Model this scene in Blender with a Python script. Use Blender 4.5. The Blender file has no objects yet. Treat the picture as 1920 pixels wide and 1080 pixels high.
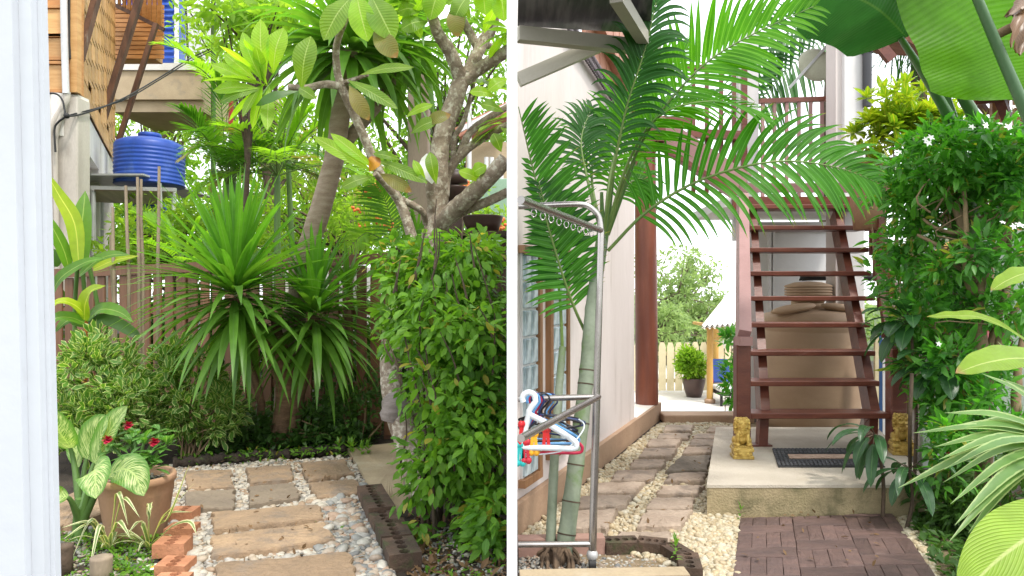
import bpy, bmesh, math, random
import numpy as np
from mathutils import Vector, Matrix, noise
random.seed(7); RNG = np.random.default_rng(7)
C = bpy.context.scene.collection
SC = bpy.context.scene
R = math.radians

# ------------------------------------------------------------------ camera, sky, sun, exposure
CAM_H, F, HZ = 1.5, 1300.0, 555.0
cam_d = bpy.data.cameras.new('camera'); cam = bpy.data.objects.new('camera', cam_d); C.objects.link(cam)
cam.location = (0, 0, CAM_H); cam.rotation_euler = (R(90), 0, 0)
cam_d.sensor_width = 36; cam_d.lens = F / 1920 * 36; cam_d.shift_y = (HZ - 540) / 1920
cam_d.clip_start = 0.05; cam_d.clip_end = 500
SC.camera = cam

SUN_EL, SUN_AZ = 60.0, 40.0      # the sun stands behind the camera, to the right
w = bpy.data.worlds.new('World'); SC.world = w; w.use_nodes = True
nt = w.node_tree; nt.nodes.clear()
sky = nt.nodes.new('ShaderNodeTexSky'); sky.sky_type = 'NISHITA'; sky.sun_disc = False
sky.sun_elevation = R(SUN_EL); sky.sun_rotation = R(180 - SUN_AZ); sky.dust_density = 3.0; sky.air_density = 1.0
cl = nt.nodes.new('ShaderNodeMix'); cl.data_type = 'RGBA'; cl.inputs[0].default_value = 0.72
cl.inputs[7].default_value = (12.0, 12.2, 12.4, 1)
bgn = nt.nodes.new('ShaderNodeBackground'); bgn.inputs[1].default_value = 0.15
outw = nt.nodes.new('ShaderNodeOutputWorld')
nt.links.new(sky.outputs[0], cl.inputs[6]); nt.links.new(cl.outputs[2], bgn.inputs[0]); nt.links.new(bgn.outputs[0], outw.inputs[0])
sun_d = bpy.data.lights.new('sun', 'SUN'); sun = bpy.data.objects.new('sun', sun_d); C.objects.link(sun)
sun_d.energy = 2.0; sun_d.angle = R(7); sun_d.color = (1.0, 0.95, 0.87)
sun.rotation_euler = (R(90 - SUN_EL), 0, R(SUN_AZ))
SC.view_settings.view_transform = 'Standard'; SC.view_settings.look = 'None'
SC.view_settings.exposure = 0.70; SC.view_settings.gamma = 1.0; SC.view_settings.use_curve_mapping = False
SC.render.engine = 'CYCLES'
SC.cycles.max_bounces = 8; SC.cycles.transparent_max_bounces = 8; SC.cycles.transmission_bounces = 6; SC.cycles.diffuse_bounces = 4

# ------------------------------------------------------------------ helpers
def P(px, py, Y): return Vector(((px - 960) / F * Y, Y, CAM_H - (py - HZ) / F * Y))
def G(px, py, z=0.0):
    Y = (CAM_H - z) * F / (py - HZ); return Vector(((px - 960) / F * Y, Y, z))
def V(*a): return Vector(a)
def rnd(a, b): return random.uniform(a, b)

class MB:
    def __init__(s): s.v = []; s.f = []; s.uv = []; s.m = []; s.sm = []
    def add(s, vs, fs, uvs=None, m=0, smooth=False):
        o = len(s.v); s.v += [tuple(p) for p in vs]
        s.uv += list(uvs) if uvs else [(0.5, 0.5)] * len(vs)
        for f in fs: s.f.append(tuple(i + o for i in f)); s.m.append(m); s.sm.append(smooth)
        return s
    def mesh(s, name, mats):
        me = bpy.data.meshes.new(name); me.from_pydata(s.v, [], s.f)
        uvl = me.uv_layers.new(name='UVMap')
        li = np.empty(len(me.loops), dtype=np.int32); me.loops.foreach_get('vertex_index', li)
        uvl.data.foreach_set('uv', np.array(s.uv, dtype=np.float32)[li].ravel())
        for mt in (mats if isinstance(mats, (list, tuple)) else [mats]): me.materials.append(mt)
        me.polygons.foreach_set('material_index', np.array(s.m, dtype=np.int32))
        me.polygons.foreach_set('use_smooth', np.array(s.sm, dtype=bool))
        me.update(); return me
    # shapes
    def box(s, c, d, rz=0.0, m=0, taper=1.0, bev=0.0):
        x, y, z = d[0] / 2, d[1] / 2, d[2] / 2
        M = Matrix.Translation(Vector(c)) @ Matrix.Rotation(rz, 4, 'Z')
        if bev <= 0:
            vs = [V(a * x * (taper if k > 0 else 1), b * y * (taper if k > 0 else 1), k * z) for k in (-1, 1) for a, b in ((-1, -1), (1, -1), (1, 1), (-1, 1))]
            fs = [(3, 2, 1, 0), (4, 5, 6, 7), (0, 1, 5, 4), (1, 2, 6, 5), (2, 3, 7, 6), (3, 0, 4, 7)]
        else:
            e = min(bev, x * .9, y * .9, z * .9)
            def ring(xx, yy, ee, zz): return [V(-xx + ee, -yy, zz), V(xx - ee, -yy, zz), V(xx, -yy + ee, zz), V(xx, yy - ee, zz), V(xx - ee, yy, zz), V(-xx + ee, yy, zz), V(-xx, yy - ee, zz), V(-xx, -yy + ee, zz)]
            vs = ring(x - e, y - e, e * .4, -z) + ring(x, y, e, -z + e) + ring(x, y, e, z - e) + ring(x - e, y - e, e * .4, z)
            fs = [tuple(range(7, -1, -1)), tuple(range(24, 32))]
            for r in range(3):
                for i in range(8): j = (i + 1) % 8; fs.append((r * 8 + i, r * 8 + j, r * 8 + 8 + j, r * 8 + 8 + i))
        return s.add([M @ p for p in vs], fs, m=m)
    def beam(s, a, b, wd, ht, up=(0, 0, 1), m=0):
        a = Vector(a); b = Vector(b); t = (b - a).normalized(); up = Vector(up)
        sd = t.cross(up)
        if sd.length < 1e-4: sd = V(1, 0, 0)
        sd.normalize(); n = sd.cross(t)
        vs = [p + sd * (i * wd / 2) + n * (j * ht / 2) for p in (a, b) for i, j in ((-1, -1), (1, -1), (1, 1), (-1, 1))]
        return s.add(vs, [(0, 1, 2, 3), (7, 6, 5, 4), (0, 4, 5, 1), (1, 5, 6, 2), (2, 6, 7, 3), (3, 7, 4, 0)], m=m)
    def tube(s, pts, r, n=8, m=0, caps=True, jit=0.0):
        pts = [Vector(p) for p in pts]; k = len(pts)
        if not isinstance(r, (list, tuple)): r = [r] * k
        vs = []; uv = []; ref = None; L = 0
        for i, p in enumerate(pts):
            t = (pts[min(i + 1, k - 1)] - pts[max(i - 1, 0)]).normalized()
            if ref is None: ref = t.orthogonal().normalized()
            ref = (ref - t * ref.dot(t)); ref = ref.normalized() if ref.length > 1e-5 else t.orthogonal().normalized()
            b = t.cross(ref)
            if i: L += (p - pts[i - 1]).length
            for j in range(n):
                a = 2 * math.pi * j / n; rr = r[i] * (1 + rnd(-jit, jit))
                vs.append(p + ref * (math.cos(a) * rr) + b * (math.sin(a) * rr)); uv.append((j / n, L))
        fs = []
        for i in range(k - 1):
            for j in range(n): q = (j + 1) % n; fs.append((i * n + j, i * n + q, i * n + n + q, i * n + n + j))
        s.add(vs, fs, uv, m=m, smooth=True)
        if caps: s.add(vs[:n], [tuple(range(n - 1, -1, -1))], m=m); s.add(vs[-n:], [tuple(range(n))], m=m)
        return s
    def lathe(s, c, prof, n=32, m=0, smooth=True):
        c = Vector(c); vs = []; k = len(prof)
        for r, z in prof:
            for j in range(n): a = 2 * math.pi * j / n; vs.append(c + V(math.cos(a) * r, math.sin(a) * r, z))
        fs = [(i * n + j, i * n + (j + 1) % n, i * n + n + (j + 1) % n, i * n + n + j) for i in range(k - 1) for j in range(n)]
        fs += [tuple(range(n - 1, -1, -1)), tuple(range((k - 1) * n, k * n))]
        return s.add(vs, fs, m=m, smooth=smooth)
    def prism(s, poly, z0, z1, m=0):
        n = len(poly); vs = [V(p[0], p[1], z0) for p in poly] + [V(p[0], p[1], z1) for p in poly]
        return s.add(vs, [tuple(range(n - 1, -1, -1)), tuple(range(n, 2 * n))] + [(i, (i + 1) % n, n + (i + 1) % n, n + i) for i in range(n)], m=m)
    def ell(s, c, r, n=10, k=7, M=None, m=0):
        vs = [V(0, 0, -1)]
        for i in range(1, k):
            ph = -math.pi / 2 + math.pi * i / k
            for j in range(n): a = 2 * math.pi * j / n; vs.append(V(math.cos(a) * math.cos(ph), math.sin(a) * math.cos(ph), math.sin(ph)))
        vs.append(V(0, 0, 1)); r = Vector(r) if not isinstance(r, (int, float)) else V(r, r, r)
        fs = [(0, 1 + (j + 1) % n, 1 + j) for j in range(n)]
        for i in range(k - 2):
            for j in range(n): o = 1 + i * n; fs.append((o + j, o + (j + 1) % n, o + n + (j + 1) % n, o + n + j))
        last = 1 + (k - 2) * n; fs += [(last + j, last + (j + 1) % n, len(vs) - 1) for j in range(n)]
        out = []
        for p in vs:
            q = V(p.x * r.x, p.y * r.y, p.z * r.z)
            if M: q = M @ q
            out.append(q + Vector(c))
        return s.add(out, fs, m=m, smooth=True)
    def blade(s, pts, W, prof='strap', nrm=None, fold=0.18, cols=1, wav=0.0, m=0):
        """a leaf along a midrib; cols = columns of quads per side"""
        pts = [Vector(p) for p in pts]; k = len(pts); nc = 2 * cols + 1; vs = []; uv = []; sd0 = None
        up = Vector(nrm) if nrm is not None else V(0, 0, 1)
        for i, p in enumerate(pts):
            t = i / (k - 1); tg = (pts[min(i + 1, k - 1)] - pts[max(i - 1, 0)]).normalized()
            sd = tg.cross(up)
            if sd.length < 0.15 and sd0 is not None: sd = sd0
            if sd.length < 1e-4: sd = V(1, 0, 0)
            sd.normalize()
            if sd0 is not None and sd.dot(sd0) < 0: sd = -sd
            sd0 = sd; n = sd.cross(tg)
            h = W / 2 * PROF[prof](t)
            for c in range(nc):
                u = (c - cols) / cols
                z = abs(u) * h * fold * (1 if abs(u) <= .5 or cols == 1 else 1.0) + (math.sin(t * 23 + u * 3) * wav * abs(u) if wav else 0)
                vs.append(p + sd * (u * h) + n * z); uv.append((u / 2 + .5, t))
        fs = [(i * nc + c, i * nc + c + 1, i * nc + nc + c + 1, i * nc + nc + c) for i in range(k - 1) for c in range(nc - 1)]
        return s.add(vs, fs, uv, m=m, smooth=True)

PROF = {
    'strap': lambda t: max(.02, min(1, .45 + t * 3) * (1 - max(0, (t - .35) / .65) ** 1.8)),
    'lance': lambda t: max(.02, math.sin(math.pi * min(1, t * .93 + .07) ** .75) ** .9),
    'oval': lambda t: max(.02, math.sin(math.pi * (t * .97 + .03) ** .9) ** .65),
    'obov': lambda t: max(.03, math.sin(math.pi * (t * .985 + .015) ** 1.35) ** .75),
    'banana': lambda t: max(.04, min(1, (t * 6) ** .6) * min(1, ((1 - t) * 5) ** .6)),
}
def arc(base, d, L, droop, n=8):
    p = Vector(base); d = Vector(d).normalized(); out = [p.copy()]; st = L / n
    for i in range(n):
        d = (d + V(0, 0, -1) * (droop / n) * (0.4 + 1.2 * i / n)).normalized(); p = p + d * st; out.append(p.copy())
    return out
def bez(ps, n=14):
    """smooth curve through the points"""
    ps = [Vector(p) for p in ps]
    if len(ps) == 2: return [ps[0].lerp(ps[1], i / n) for i in range(n + 1)]
    q = [ps[0] * 2 - ps[1]] + ps + [ps[-1] * 2 - ps[-2]]; out = []; seg = max(2, n // (len(ps) - 1))
    for i in range(1, len(q) - 2):
        for j in range(seg):
            t = j / seg; a, b, c, d = q[i - 1], q[i], q[i + 1], q[i + 2]
            out.append(.5 * ((2 * b) + (c - a) * t + (2 * a - 5 * b + 4 * c - d) * t * t + (3 * b - a - 3 * c + d) * t ** 3))
    out.append(ps[-1]); return out
def lerpl(a, b, n): return [a + (b - a) * i / (n - 1) for i in range(n)]

def tag(o, label=None, cat=None, group=None, kind=None):
    if label: o['label'] = label
    if cat: o['category'] = cat
    if group: o['group'] = group
    if kind: o['kind'] = kind
    return o
def thing(name, label, cat, loc, group=None):
    o = bpy.data.objects.new(name, None); C.objects.link(o); o.location = loc; o.empty_display_size = .1
    return tag(o, label, cat, group)
def attach(o, parent):
    if parent is not None:
        o.parent = parent
        if parent.parent is None and parent.type == 'EMPTY': o.matrix_parent_inverse = Matrix.Translation(-parent.location)
def obj(name, mb, mats, parent=None, M=None, kind=None):
    me = mb if isinstance(mb, bpy.types.Mesh) else mb.mesh(name, mats)
    o = bpy.data.objects.new(name, me); C.objects.link(o); attach(o, parent)
    if M is not None: o.matrix_basis = M
    if kind: o['kind'] = kind
    return o
def solo(name, mb, mats, label, cat, group=None, loc=None):
    """a thing that is one mesh"""
    o = obj(name, mb, mats); return tag(o, label, cat, group)
def struct(name, mb, mats): return obj(name, mb, mats, kind='structure')

# ------------------------------------------------------------------ materials
def nn(nt, t, **kw):
    n = nt.nodes.new(t)
    for k, v in kw.items(): setattr(n, k, v)
    return n
def mth(nt, op, a, b=None, clamp=False):
    n = nt.nodes.new('ShaderNodeMath'); n.operation = op; n.use_clamp = clamp
    for i, x in enumerate((a, b)):
        if x is None: continue
        if isinstance(x, (int, float)): n.inputs[i].default_value = x
        else: nt.links.new(x, n.inputs[i])
    return n.outputs[0]
def mix(nt, f, a, b, mode='MIX'):
    n = nt.nodes.new('ShaderNodeMix'); n.data_type = 'RGBA'; n.blend_type = mode; n.clamp_factor = True
    for i, x in ((0, f), (6, a), (7, b)):
        if isinstance(x, (int, float)): n.inputs[i].default_value = x
        elif isinstance(x, (tuple, list)): n.inputs[i].default_value = (*x[:3], 1)
        else: nt.links.new(x, n.inputs[i])
    return n.outputs[2]
def sstep(nt, x, lo, hi):
    n = nt.nodes.new('ShaderNodeMapRange'); n.interpolation_type = 'SMOOTHSTEP'
    nt.links.new(x, n.inputs[0]); n.inputs[1].default_value = lo; n.inputs[2].default_value = hi; return n.outputs[0]
def ntex(nt, vec, scale, detail=3, rough=.55):
    n = nt.nodes.new('ShaderNodeTexNoise'); n.inputs['Scale'].default_value = scale; n.inputs['Detail'].default_value = detail; n.inputs['Roughness'].default_value = rough
    if vec is not None: nt.links.new(vec, n.inputs['Vector'])
    return n.outputs[0]
def newmat(name):
    m = bpy.data.materials.new(name); m.use_nodes = True; nt = m.node_tree; nt.nodes.clear()
    return m, nt, nt.nodes.new('ShaderNodeBsdfPrincipled'), nt.nodes.new('ShaderNodeOutputMaterial')
def rand_of(nt):
    oi = nn(nt, 'ShaderNodeObjectInfo'); ge = nn(nt, 'ShaderNodeNewGeometry')
    return mth(nt, 'FRACT', mth(nt, 'ADD', oi.outputs['Random'], ge.outputs['Random Per Island']))
def surf(name, c1, c2=None, rough=.6, ns=4.0, metal=0.0, bump=0.0, bs=60.0, var=0.12, stain=None, ss=2.0, st=(.5, .7), stretch=(1, 1, 1), fine=0.15, spec=.4, island=True, trans=None):
    """general surface: two-tone noise, fine grain, per-piece variation, stains with a shape of their own, relief"""
    m, nt, b, o = newmat(name); tc = nn(nt, 'ShaderNodeTexCoord'); mp = nn(nt, 'ShaderNodeMapping'); mp.inputs['Scale'].default_value = stretch
    nt.links.new(tc.outputs['Object'], mp.inputs[0]); vec = mp.outputs[0]
    c2 = c2 or tuple(x * .75 for x in c1)
    oi = nn(nt, 'ShaderNodeObjectInfo')
    vo = nn(nt, 'ShaderNodeVectorMath', operation='ADD'); sc = nn(nt, 'ShaderNodeVectorMath', operation='SCALE')
    cmb = nn(nt, 'ShaderNodeCombineXYZ'); 
    for i in range(3): nt.links.new(oi.outputs['Random'], cmb.inputs[i])
    nt.links.new(cmb.outputs[0], sc.inputs[0]); sc.inputs['Scale'].default_value = 17.0
    nt.links.new(vec, vo.inputs[0]); nt.links.new(sc.outputs[0], vo.inputs[1]); vec = vo.outputs[0]
    col = mix(nt, sstep(nt, ntex(nt, vec, ns, 5), .3, .7), c1, c2)
    if fine: 
        f = mth(nt, 'ADD', mth(nt, 'MULTIPLY', ntex(nt, vec, bs, 3), 2 * fine), 1 - fine)
        col = mix(nt, 1.0, col, f, 'MULTIPLY')
    if var:
        r = rand_of(nt) if island else oi.outputs['Random']
        f = mth(nt, 'ADD', mth(nt, 'MULTIPLY', r, 2 * var), 1 - var); col = mix(nt, 1.0, col, f, 'MULTIPLY')
    if stain: col = mix(nt, sstep(nt, ntex(nt, vec, ss, 6, .65), *st), col, stain)
    nt.links.new(col, b.inputs['Base Color']); b.inputs['Roughness'].default_value = rough; b.inputs['Metallic'].default_value = metal
    b.inputs['Specular IOR Level'].default_value = spec
    if bump:
        bp = nn(nt, 'ShaderNodeBump'); bp.inputs['Strength'].default_value = bump; bp.inputs['Distance'].default_value = .02
        nt.links.new(ntex(nt, vec, bs * .5, 6, .6), bp.inputs['Height']); nt.links.new(bp.outputs[0], b.inputs['Normal'])
    nt.links.new(b.outputs[0], o.inputs[0]); return m
def leafmat(name, c1, c2, tw=.38, tg=1.9, ty=(1.15, 1.15, .45), rough=.38, rib=None, ribw=.06, margin=None, mw=.6, vein=None, vf=26, vs=.35, skew=.25, tip=None, tip0=.8, spot=None, sp=(.5, .62), bump=.25, spec=.45, old=False):
    m, nt, b, o = newmat(name); uvn = nn(nt, 'ShaderNodeUVMap'); uvn.uv_map = 'UVMap'; sp_ = nn(nt, 'ShaderNodeSeparateXYZ'); nt.links.new(uvn.outputs[0], sp_.inputs[0])
    u, v = sp_.outputs[0], sp_.outputs[1]; au = mth(nt, 'MULTIPLY', mth(nt, 'ABSOLUTE', mth(nt, 'SUBTRACT', u, .5)), 2)
    tc = nn(nt, 'ShaderNodeTexCoord'); r = rand_of(nt)
    ge_ = nn(nt, 'ShaderNodeNewGeometry'); drift = sstep(nt, ntex(nt, ge_.outputs['Position'], 3.2, 2), .32, .68)
    col = mix(nt, mth(nt, 'ADD', mth(nt, 'MULTIPLY', r, .5), mth(nt, 'MULTIPLY', drift, .5)), c1, c2); nz = ntex(nt, tc.outputs['Object'], 9, 4)
    if old: col = mix(nt, mth(nt, 'MULTIPLY', mth(nt, 'GREATER_THAN', mth(nt, 'FRACT', mth(nt, 'MULTIPLY', r, 7.31)), .955), .8), col, (.34, .27, .05))
    col = mix(nt, 1.0, col, mth(nt, 'ADD', mth(nt, 'MULTIPLY', nz, .7), .65), 'MULTIPLY')
    ph = mth(nt, 'SUBTRACT', mth(nt, 'MULTIPLY', v, vf), mth(nt, 'MULTIPLY', au, vf * skew))
    sn = mth(nt, 'SINE', mth(nt, 'MULTIPLY', ph, 6.2832))
    if spot:
        cb = nn(nt, 'ShaderNodeCombineXYZ'); nt.links.new(mth(nt, 'MULTIPLY', au, 1.6), cb.inputs[0]); nt.links.new(mth(nt, 'MULTIPLY', ph, 2.4), cb.inputs[1]); nt.links.new(mth(nt, 'MULTIPLY', r, 9), cb.inputs[2])
        msk = mth(nt, 'MULTIPLY', sstep(nt, ntex(nt, cb.outputs[0], 1.6, 4, .6), *sp), sstep(nt, au, .95, .55)); col = mix(nt, msk, col, spot)
    if vein: col = mix(nt, mth(nt, 'MULTIPLY', sstep(nt, sn, .55, 1.0), vs), col, vein)
    if margin: col = mix(nt, sstep(nt, mth(nt, 'ADD', au, mth(nt, 'MULTIPLY', mth(nt, 'SUBTRACT', ntex(nt, tc.outputs['Object'], 30, 2), .5), .5)), mw - .1, mw + .1), col, margin)
    if rib: col = mix(nt, sstep(nt, au, ribw * 1.6, ribw * .5), col, rib)
    if tip: col = mix(nt, sstep(nt, mth(nt, 'ADD', v, mth(nt, 'MULTIPLY', mth(nt, 'SUBTRACT', nz, .5), .3)), tip0 - .04, tip0 + .06), col, tip)
    nt.links.new(col, b.inputs['Base Color']); b.inputs['Roughness'].default_value = rough; b.inputs['Specular IOR Level'].default_value = spec
    if bump:
        bp = nn(nt, 'ShaderNodeBump'); bp.inputs['Strength'].default_value = bump; bp.inputs['Distance'].default_value = .004; nt.links.new(sn, bp.inputs['Height']); nt.links.new(bp.outputs[0], b.inputs['Normal'])
    t = nn(nt, 'ShaderNodeBsdfTranslucent'); nt.links.new(mix(nt, 1.0, col, tuple(tg * x for x in ty), 'MULTIPLY'), t.inputs[0])
    mx = nn(nt, 'ShaderNodeMixShader'); mx.inputs[0].default_value = tw; nt.links.new(b.outputs[0], mx.inputs[1]); nt.links.new(t.outputs[0], mx.inputs[2]); nt.links.new(mx.outputs[0], o.inputs[0]); return m

# ------------------------------------------------------------------ plants
def leaf_template(prof='lance', L=1.0, W=.4, fold=.25, bend=.3, n=3):
    m = MB(); m.blade(arc((0, 0, 0), (0, 1, .0), L, bend, n), W, prof, fold=fold); return m
def mats_from(pos, dirs, size, roll=.5, up=(0, 0, 1)):
    """numpy frames: Y axis along dirs, Z near up"""
    n = len(pos); d = dirs / np.linalg.norm(dirs, axis=1, keepdims=True)
    u = np.tile(np.array(up, float), (n, 1)) + RNG.normal(0, roll, (n, 3)); x = np.cross(d, u); x /= np.linalg.norm(x, axis=1, keepdims=True) + 1e-9
    z = np.cross(x, d); M = np.zeros((n, 4, 4)); M[:, :3, 0] = x * size[:, None]; M[:, :3, 1] = d * size[:, None]; M[:, :3, 2] = z * size[:, None]; M[:, :3, 3] = pos; M[:, 3, 3] = 1
    return M
def stuffmesh(name, tmpl, Ms, mat, smooth=True):
    tv = np.array(tmpl.v); k = len(tv); n = len(Ms)
    V4 = np.concatenate([tv, np.ones((k, 1))], 1); W = np.einsum('nij,kj->nki', Ms, V4)[:, :, :3].reshape(-1, 3)
    fl = [len(f) for f in tmpl.f]; fi = np.array([i for f in tmpl.f for i in f])
    loops = (fi[None, :] + (np.arange(n) * k)[:, None]).ravel(); tot = np.tile(np.array(fl), n); st = np.concatenate([[0], np.cumsum(tot)[:-1]])
    me = bpy.data.meshes.new(name); me.vertices.add(len(W)); me.vertices.foreach_set('co', W.astype(np.float32).ravel())
    me.loops.add(len(loops)); me.loops.foreach_set('vertex_index', loops.astype(np.int32))
    me.polygons.add(len(tot)); me.polygons.foreach_set('loop_start', st.astype(np.int32)); me.polygons.foreach_set('loop_total', tot.astype(np.int32))
    me.polygons.foreach_set('use_smooth', np.ones(len(tot), dtype=bool) if smooth else np.zeros(len(tot), dtype=bool))
    uv = me.uv_layers.new(name='UVMap'); tu = np.array(tmpl.uv)[fi]; uv.data.foreach_set('uv', np.tile(tu, (n, 1)).astype(np.float32).ravel())
    me.materials.append(mat); me.update(calc_edges=True); me.validate(); return me
def scatter(parent, tmpl, Ms, mat, nind=0, part='leaf', stuff='foliage'):
    """the leaves that show largest are parts of their own, the rest one mesh"""
    Ms = np.asarray(Ms)
    px = 960 + Ms[:, 0, 3] / np.maximum(Ms[:, 1, 3], .1) * F; py = HZ - (Ms[:, 2, 3] - CAM_H) / np.maximum(Ms[:, 1, 3], .1) * F
    vis = (px > 0) & (px < 1920) & (py > 0) & (py < 1080)
    order = np.argsort(Ms[:, 1, 3] - .6 * np.linalg.norm(Ms[:, :3, 1], axis=1) + np.where(vis, 0, 100))
    ind, rest = order[:nind], order[nind:]
    if len(rest): obj(stuff, stuffmesh(stuff, tmpl, Ms[rest], mat), None, parent, kind='stuff')
    if len(ind):
        me = tmpl.mesh(part, mat)
        for i in ind: obj(part, me, None, parent, M=Matrix(Ms[i].tolist()))
def clumps(c, r, ncl, per, cr, shell=.55, squash=.8):
    """points in clumps through an ellipsoid; returns positions and outward dirs"""
    c = np.array(c); r = np.array(r); d = RNG.normal(size=(ncl, 3)); d /= np.linalg.norm(d, axis=1, keepdims=True)
    rad = (shell + (1 - shell) * RNG.random(ncl) ** .5) * RNG.uniform(.8, 1.12, ncl); cen = c + d * rad[:, None] * r
    q = RNG.normal(size=(ncl, per, 3)); q /= np.linalg.norm(q, axis=2, keepdims=True); cs = cr * RNG.uniform(.6, 1.3, ncl)
    pos = cen[:, None] + q * (RNG.random((ncl, per, 1)) ** .45) * cs[:, None, None] * np.array([1, 1, squash])
    return cen, pos.reshape(-1, 3), q.reshape(-1, 3)
def strap_leaf(parent, base, d, L, W, droop, mat, prof='strap', n=8, fold=.2, nrm=None, name='leaf', cols=1, wav=0):
    m = MB(); m.blade(arc(base, d, L, droop, n), W, prof, nrm=nrm, fold=fold, cols=cols, wav=wav); return obj(name, m, mat, parent)
def path_leaf(parent, pts, W, mat, prof='oval', n=10, fold=.15, nrm=(0, -1, .5), name='leaf', cols=2, wav=0):
    m = MB(); m.blade(bez(pts, n), W, prof, nrm=nrm, fold=fold, cols=cols, wav=wav); return obj(name, m, mat, parent)
def rosette(parent, c, n, L, W, mat, el=(-20, 88), droop=1.2, spread=.05, az=(0, 360), prof='strap', dl=.25):
    c = Vector(c)
    for i in range(n):
        t = (i + .5) / n; e = R(el[0] + (el[1] - el[0]) * t ** .9 + rnd(-6, 6)); a = R(az[0] + (az[1] - az[0]) * ((i * .618034) % 1) + rnd(-8, 8))
        d = V(math.cos(a) * math.cos(e), math.sin(a) * math.cos(e), math.sin(e)); Li = L * rnd(1 - dl, 1.05)
        strap_leaf(parent, c + d * spread + V(0, 0, t * .12), d, Li, W * rnd(.8, 1.15), droop * rnd(.6, 1.4) * (1.25 - .8 * t), mat, prof)
def frond(parent, pts, n, LL, LW, mat, smat, nrm=(0, -1, .4), a0=70, a1=25, droop=.9, t0=.22, indiv=False, r=.008, vee=.25, two=True, name='frond', xmin=-1e9):
    """a feather palm leaf: a tapering rachis with leaflets on both sides"""
    c = bez(pts, 20); k = len(c); nrm = Vector(nrm).normalized(); m = MB(); m.tube(c, lerpl(r, r * .25, k), 6, m=0)
    fr = None
    if indiv: fr = obj(name, m, [smat, mat], parent)
    for i in range(n):
        t = t0 + (1 - t0) * (i + .5) / n; x = t * (k - 1); j = min(int(x), k - 2); p = c[j].lerp(c[j + 1], x - j); tg = (c[j + 1] - c[j]).normalized()
        s = tg.cross(nrm).normalized(); u = (t - t0) / (1 - t0); ang = R(a0 + (a1 - a0) * u); L = LL * (math.sin(math.pi * (.16 + .80 * u)) ** .7)
        for sg in ((-1, 1) if two else (1,)):
            if xmin > -1e8 and p.x < xmin: continue
            d = tg * math.cos(ang + R(rnd(-5, 5))) + s * sg * math.sin(ang) + nrm * (vee + rnd(-.12, .12))
            b = MB() if indiv else m
            ap_ = arc(p, d, L * rnd(.9, 1.05), droop * rnd(.7, 1.3), 5 if xmin < -1e8 else 8)
            if xmin > -1e8:
                cut = next((q_ for q_, w_ in enumerate(ap_) if w_.x < xmin), len(ap_)); ap_ = ap_[:cut]
                if len(ap_) < 3: continue
            b.blade(ap_, LW * (.7 + .3 * math.sin(math.pi * u)), 'strap', nrm=nrm, fold=.15, m=0 if indiv else 1)
            if indiv: obj('leaflet', b, mat, fr)
    if not indiv: fr = obj(name, m, [smat, mat], parent)
    return fr
def tree(name, label, cat, base, crowns, n, ls, mat, bark, group=None, trunk_r=.12, clump=.35, per=40, tmpl=None, limbs=True, up=.4, kindname='crown'):
    base = Vector(base); t = thing(name, label, cat, base, group); Ms = []; tm = tmpl or leaf_template('lance', 1, .45, .2, .3, 2)
    m = MB(); top = sum((Vector(c[0]) for c in crowns), Vector()) / len(crowns)
    trunk = bez([base, base.lerp(top, .5) + V(rnd(-.1, .1), 0, 0), top], 8); m.tube(trunk, lerpl(trunk_r, trunk_r * .35, len(trunk)), 8, jit=.08)
    tot = sum(c[1][0] * c[1][2] for c in crowns)
    for cc, rr in crowns:
        k = max(4, int(n * rr[0] * rr[2] / tot / per)); cen, pos, q = clumps(cc, rr, k, per, clump)
        d = q + np.array([0, 0, -.1]) + RNG.normal(0, .5, q.shape); Ms.append(mats_from(pos, d, ls * RNG.uniform(.6, 1.25, len(pos)), .7))
        if limbs:
            for ci in range(min(k, 9)):
                s = trunk[len(trunk) // 2].lerp(trunk[-1], rnd(0, .9)); e = Vector(cen[ci]); m.tube(bez([s, s.lerp(e, .5) + V(0, 0, rnd(0, .15)), e], 6), lerpl(trunk_r * .4, trunk_r * .1, 7), 5)
    obj('trunk', m, bark, t); o = obj(kindname, stuffmesh(kindname, tm, np.concatenate(Ms), mat), None, t, kind='stuff'); return t

# ------------------------------------------------------------------ stone and brick pieces
def stone_mesh(poly, z0, z1, jit=.012, sub=5, bev=.012):
    """a flat quarry stone with an uneven outline, chipped arris and slightly domed top"""
    pts = []
    for i in range(len(poly)):
        a = Vector(poly[i]).to_2d(); b = Vector(poly[(i + 1) % len(poly)]).to_2d()
        for k in range(sub): pts.append(a.lerp(b, k / sub) + Vector((rnd(-jit, jit), rnd(-jit, jit))))
    c = sum(pts, Vector((0, 0))) / len(pts); n = len(pts); m = MB()
    def ring(s, z, jz=0): return [V(c.x + (p.x - c.x) * s, c.y + (p.y - c.y) * s, z + rnd(-jz, jz)) for p in pts]
    e = 1 - bev / max(.05, (pts[0] - c).length)
    vs = ring(1.03, z0) + ring(1.0, z1 - bev, .002) + ring(e, z1, .002) + ring(e * .6, z1 + .002, .003) + [V(c.x, c.y, z1 + .003)]
    fs = [(r * n + i, r * n + (i + 1) % n, r * n + n + (i + 1) % n, r * n + n + i) for r in range(3) for i in range(n)]
    fs += [(3 * n + i, 3 * n + (i + 1) % n, 4 * n) for i in range(n)]
    return m.add(vs, fs)
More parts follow.
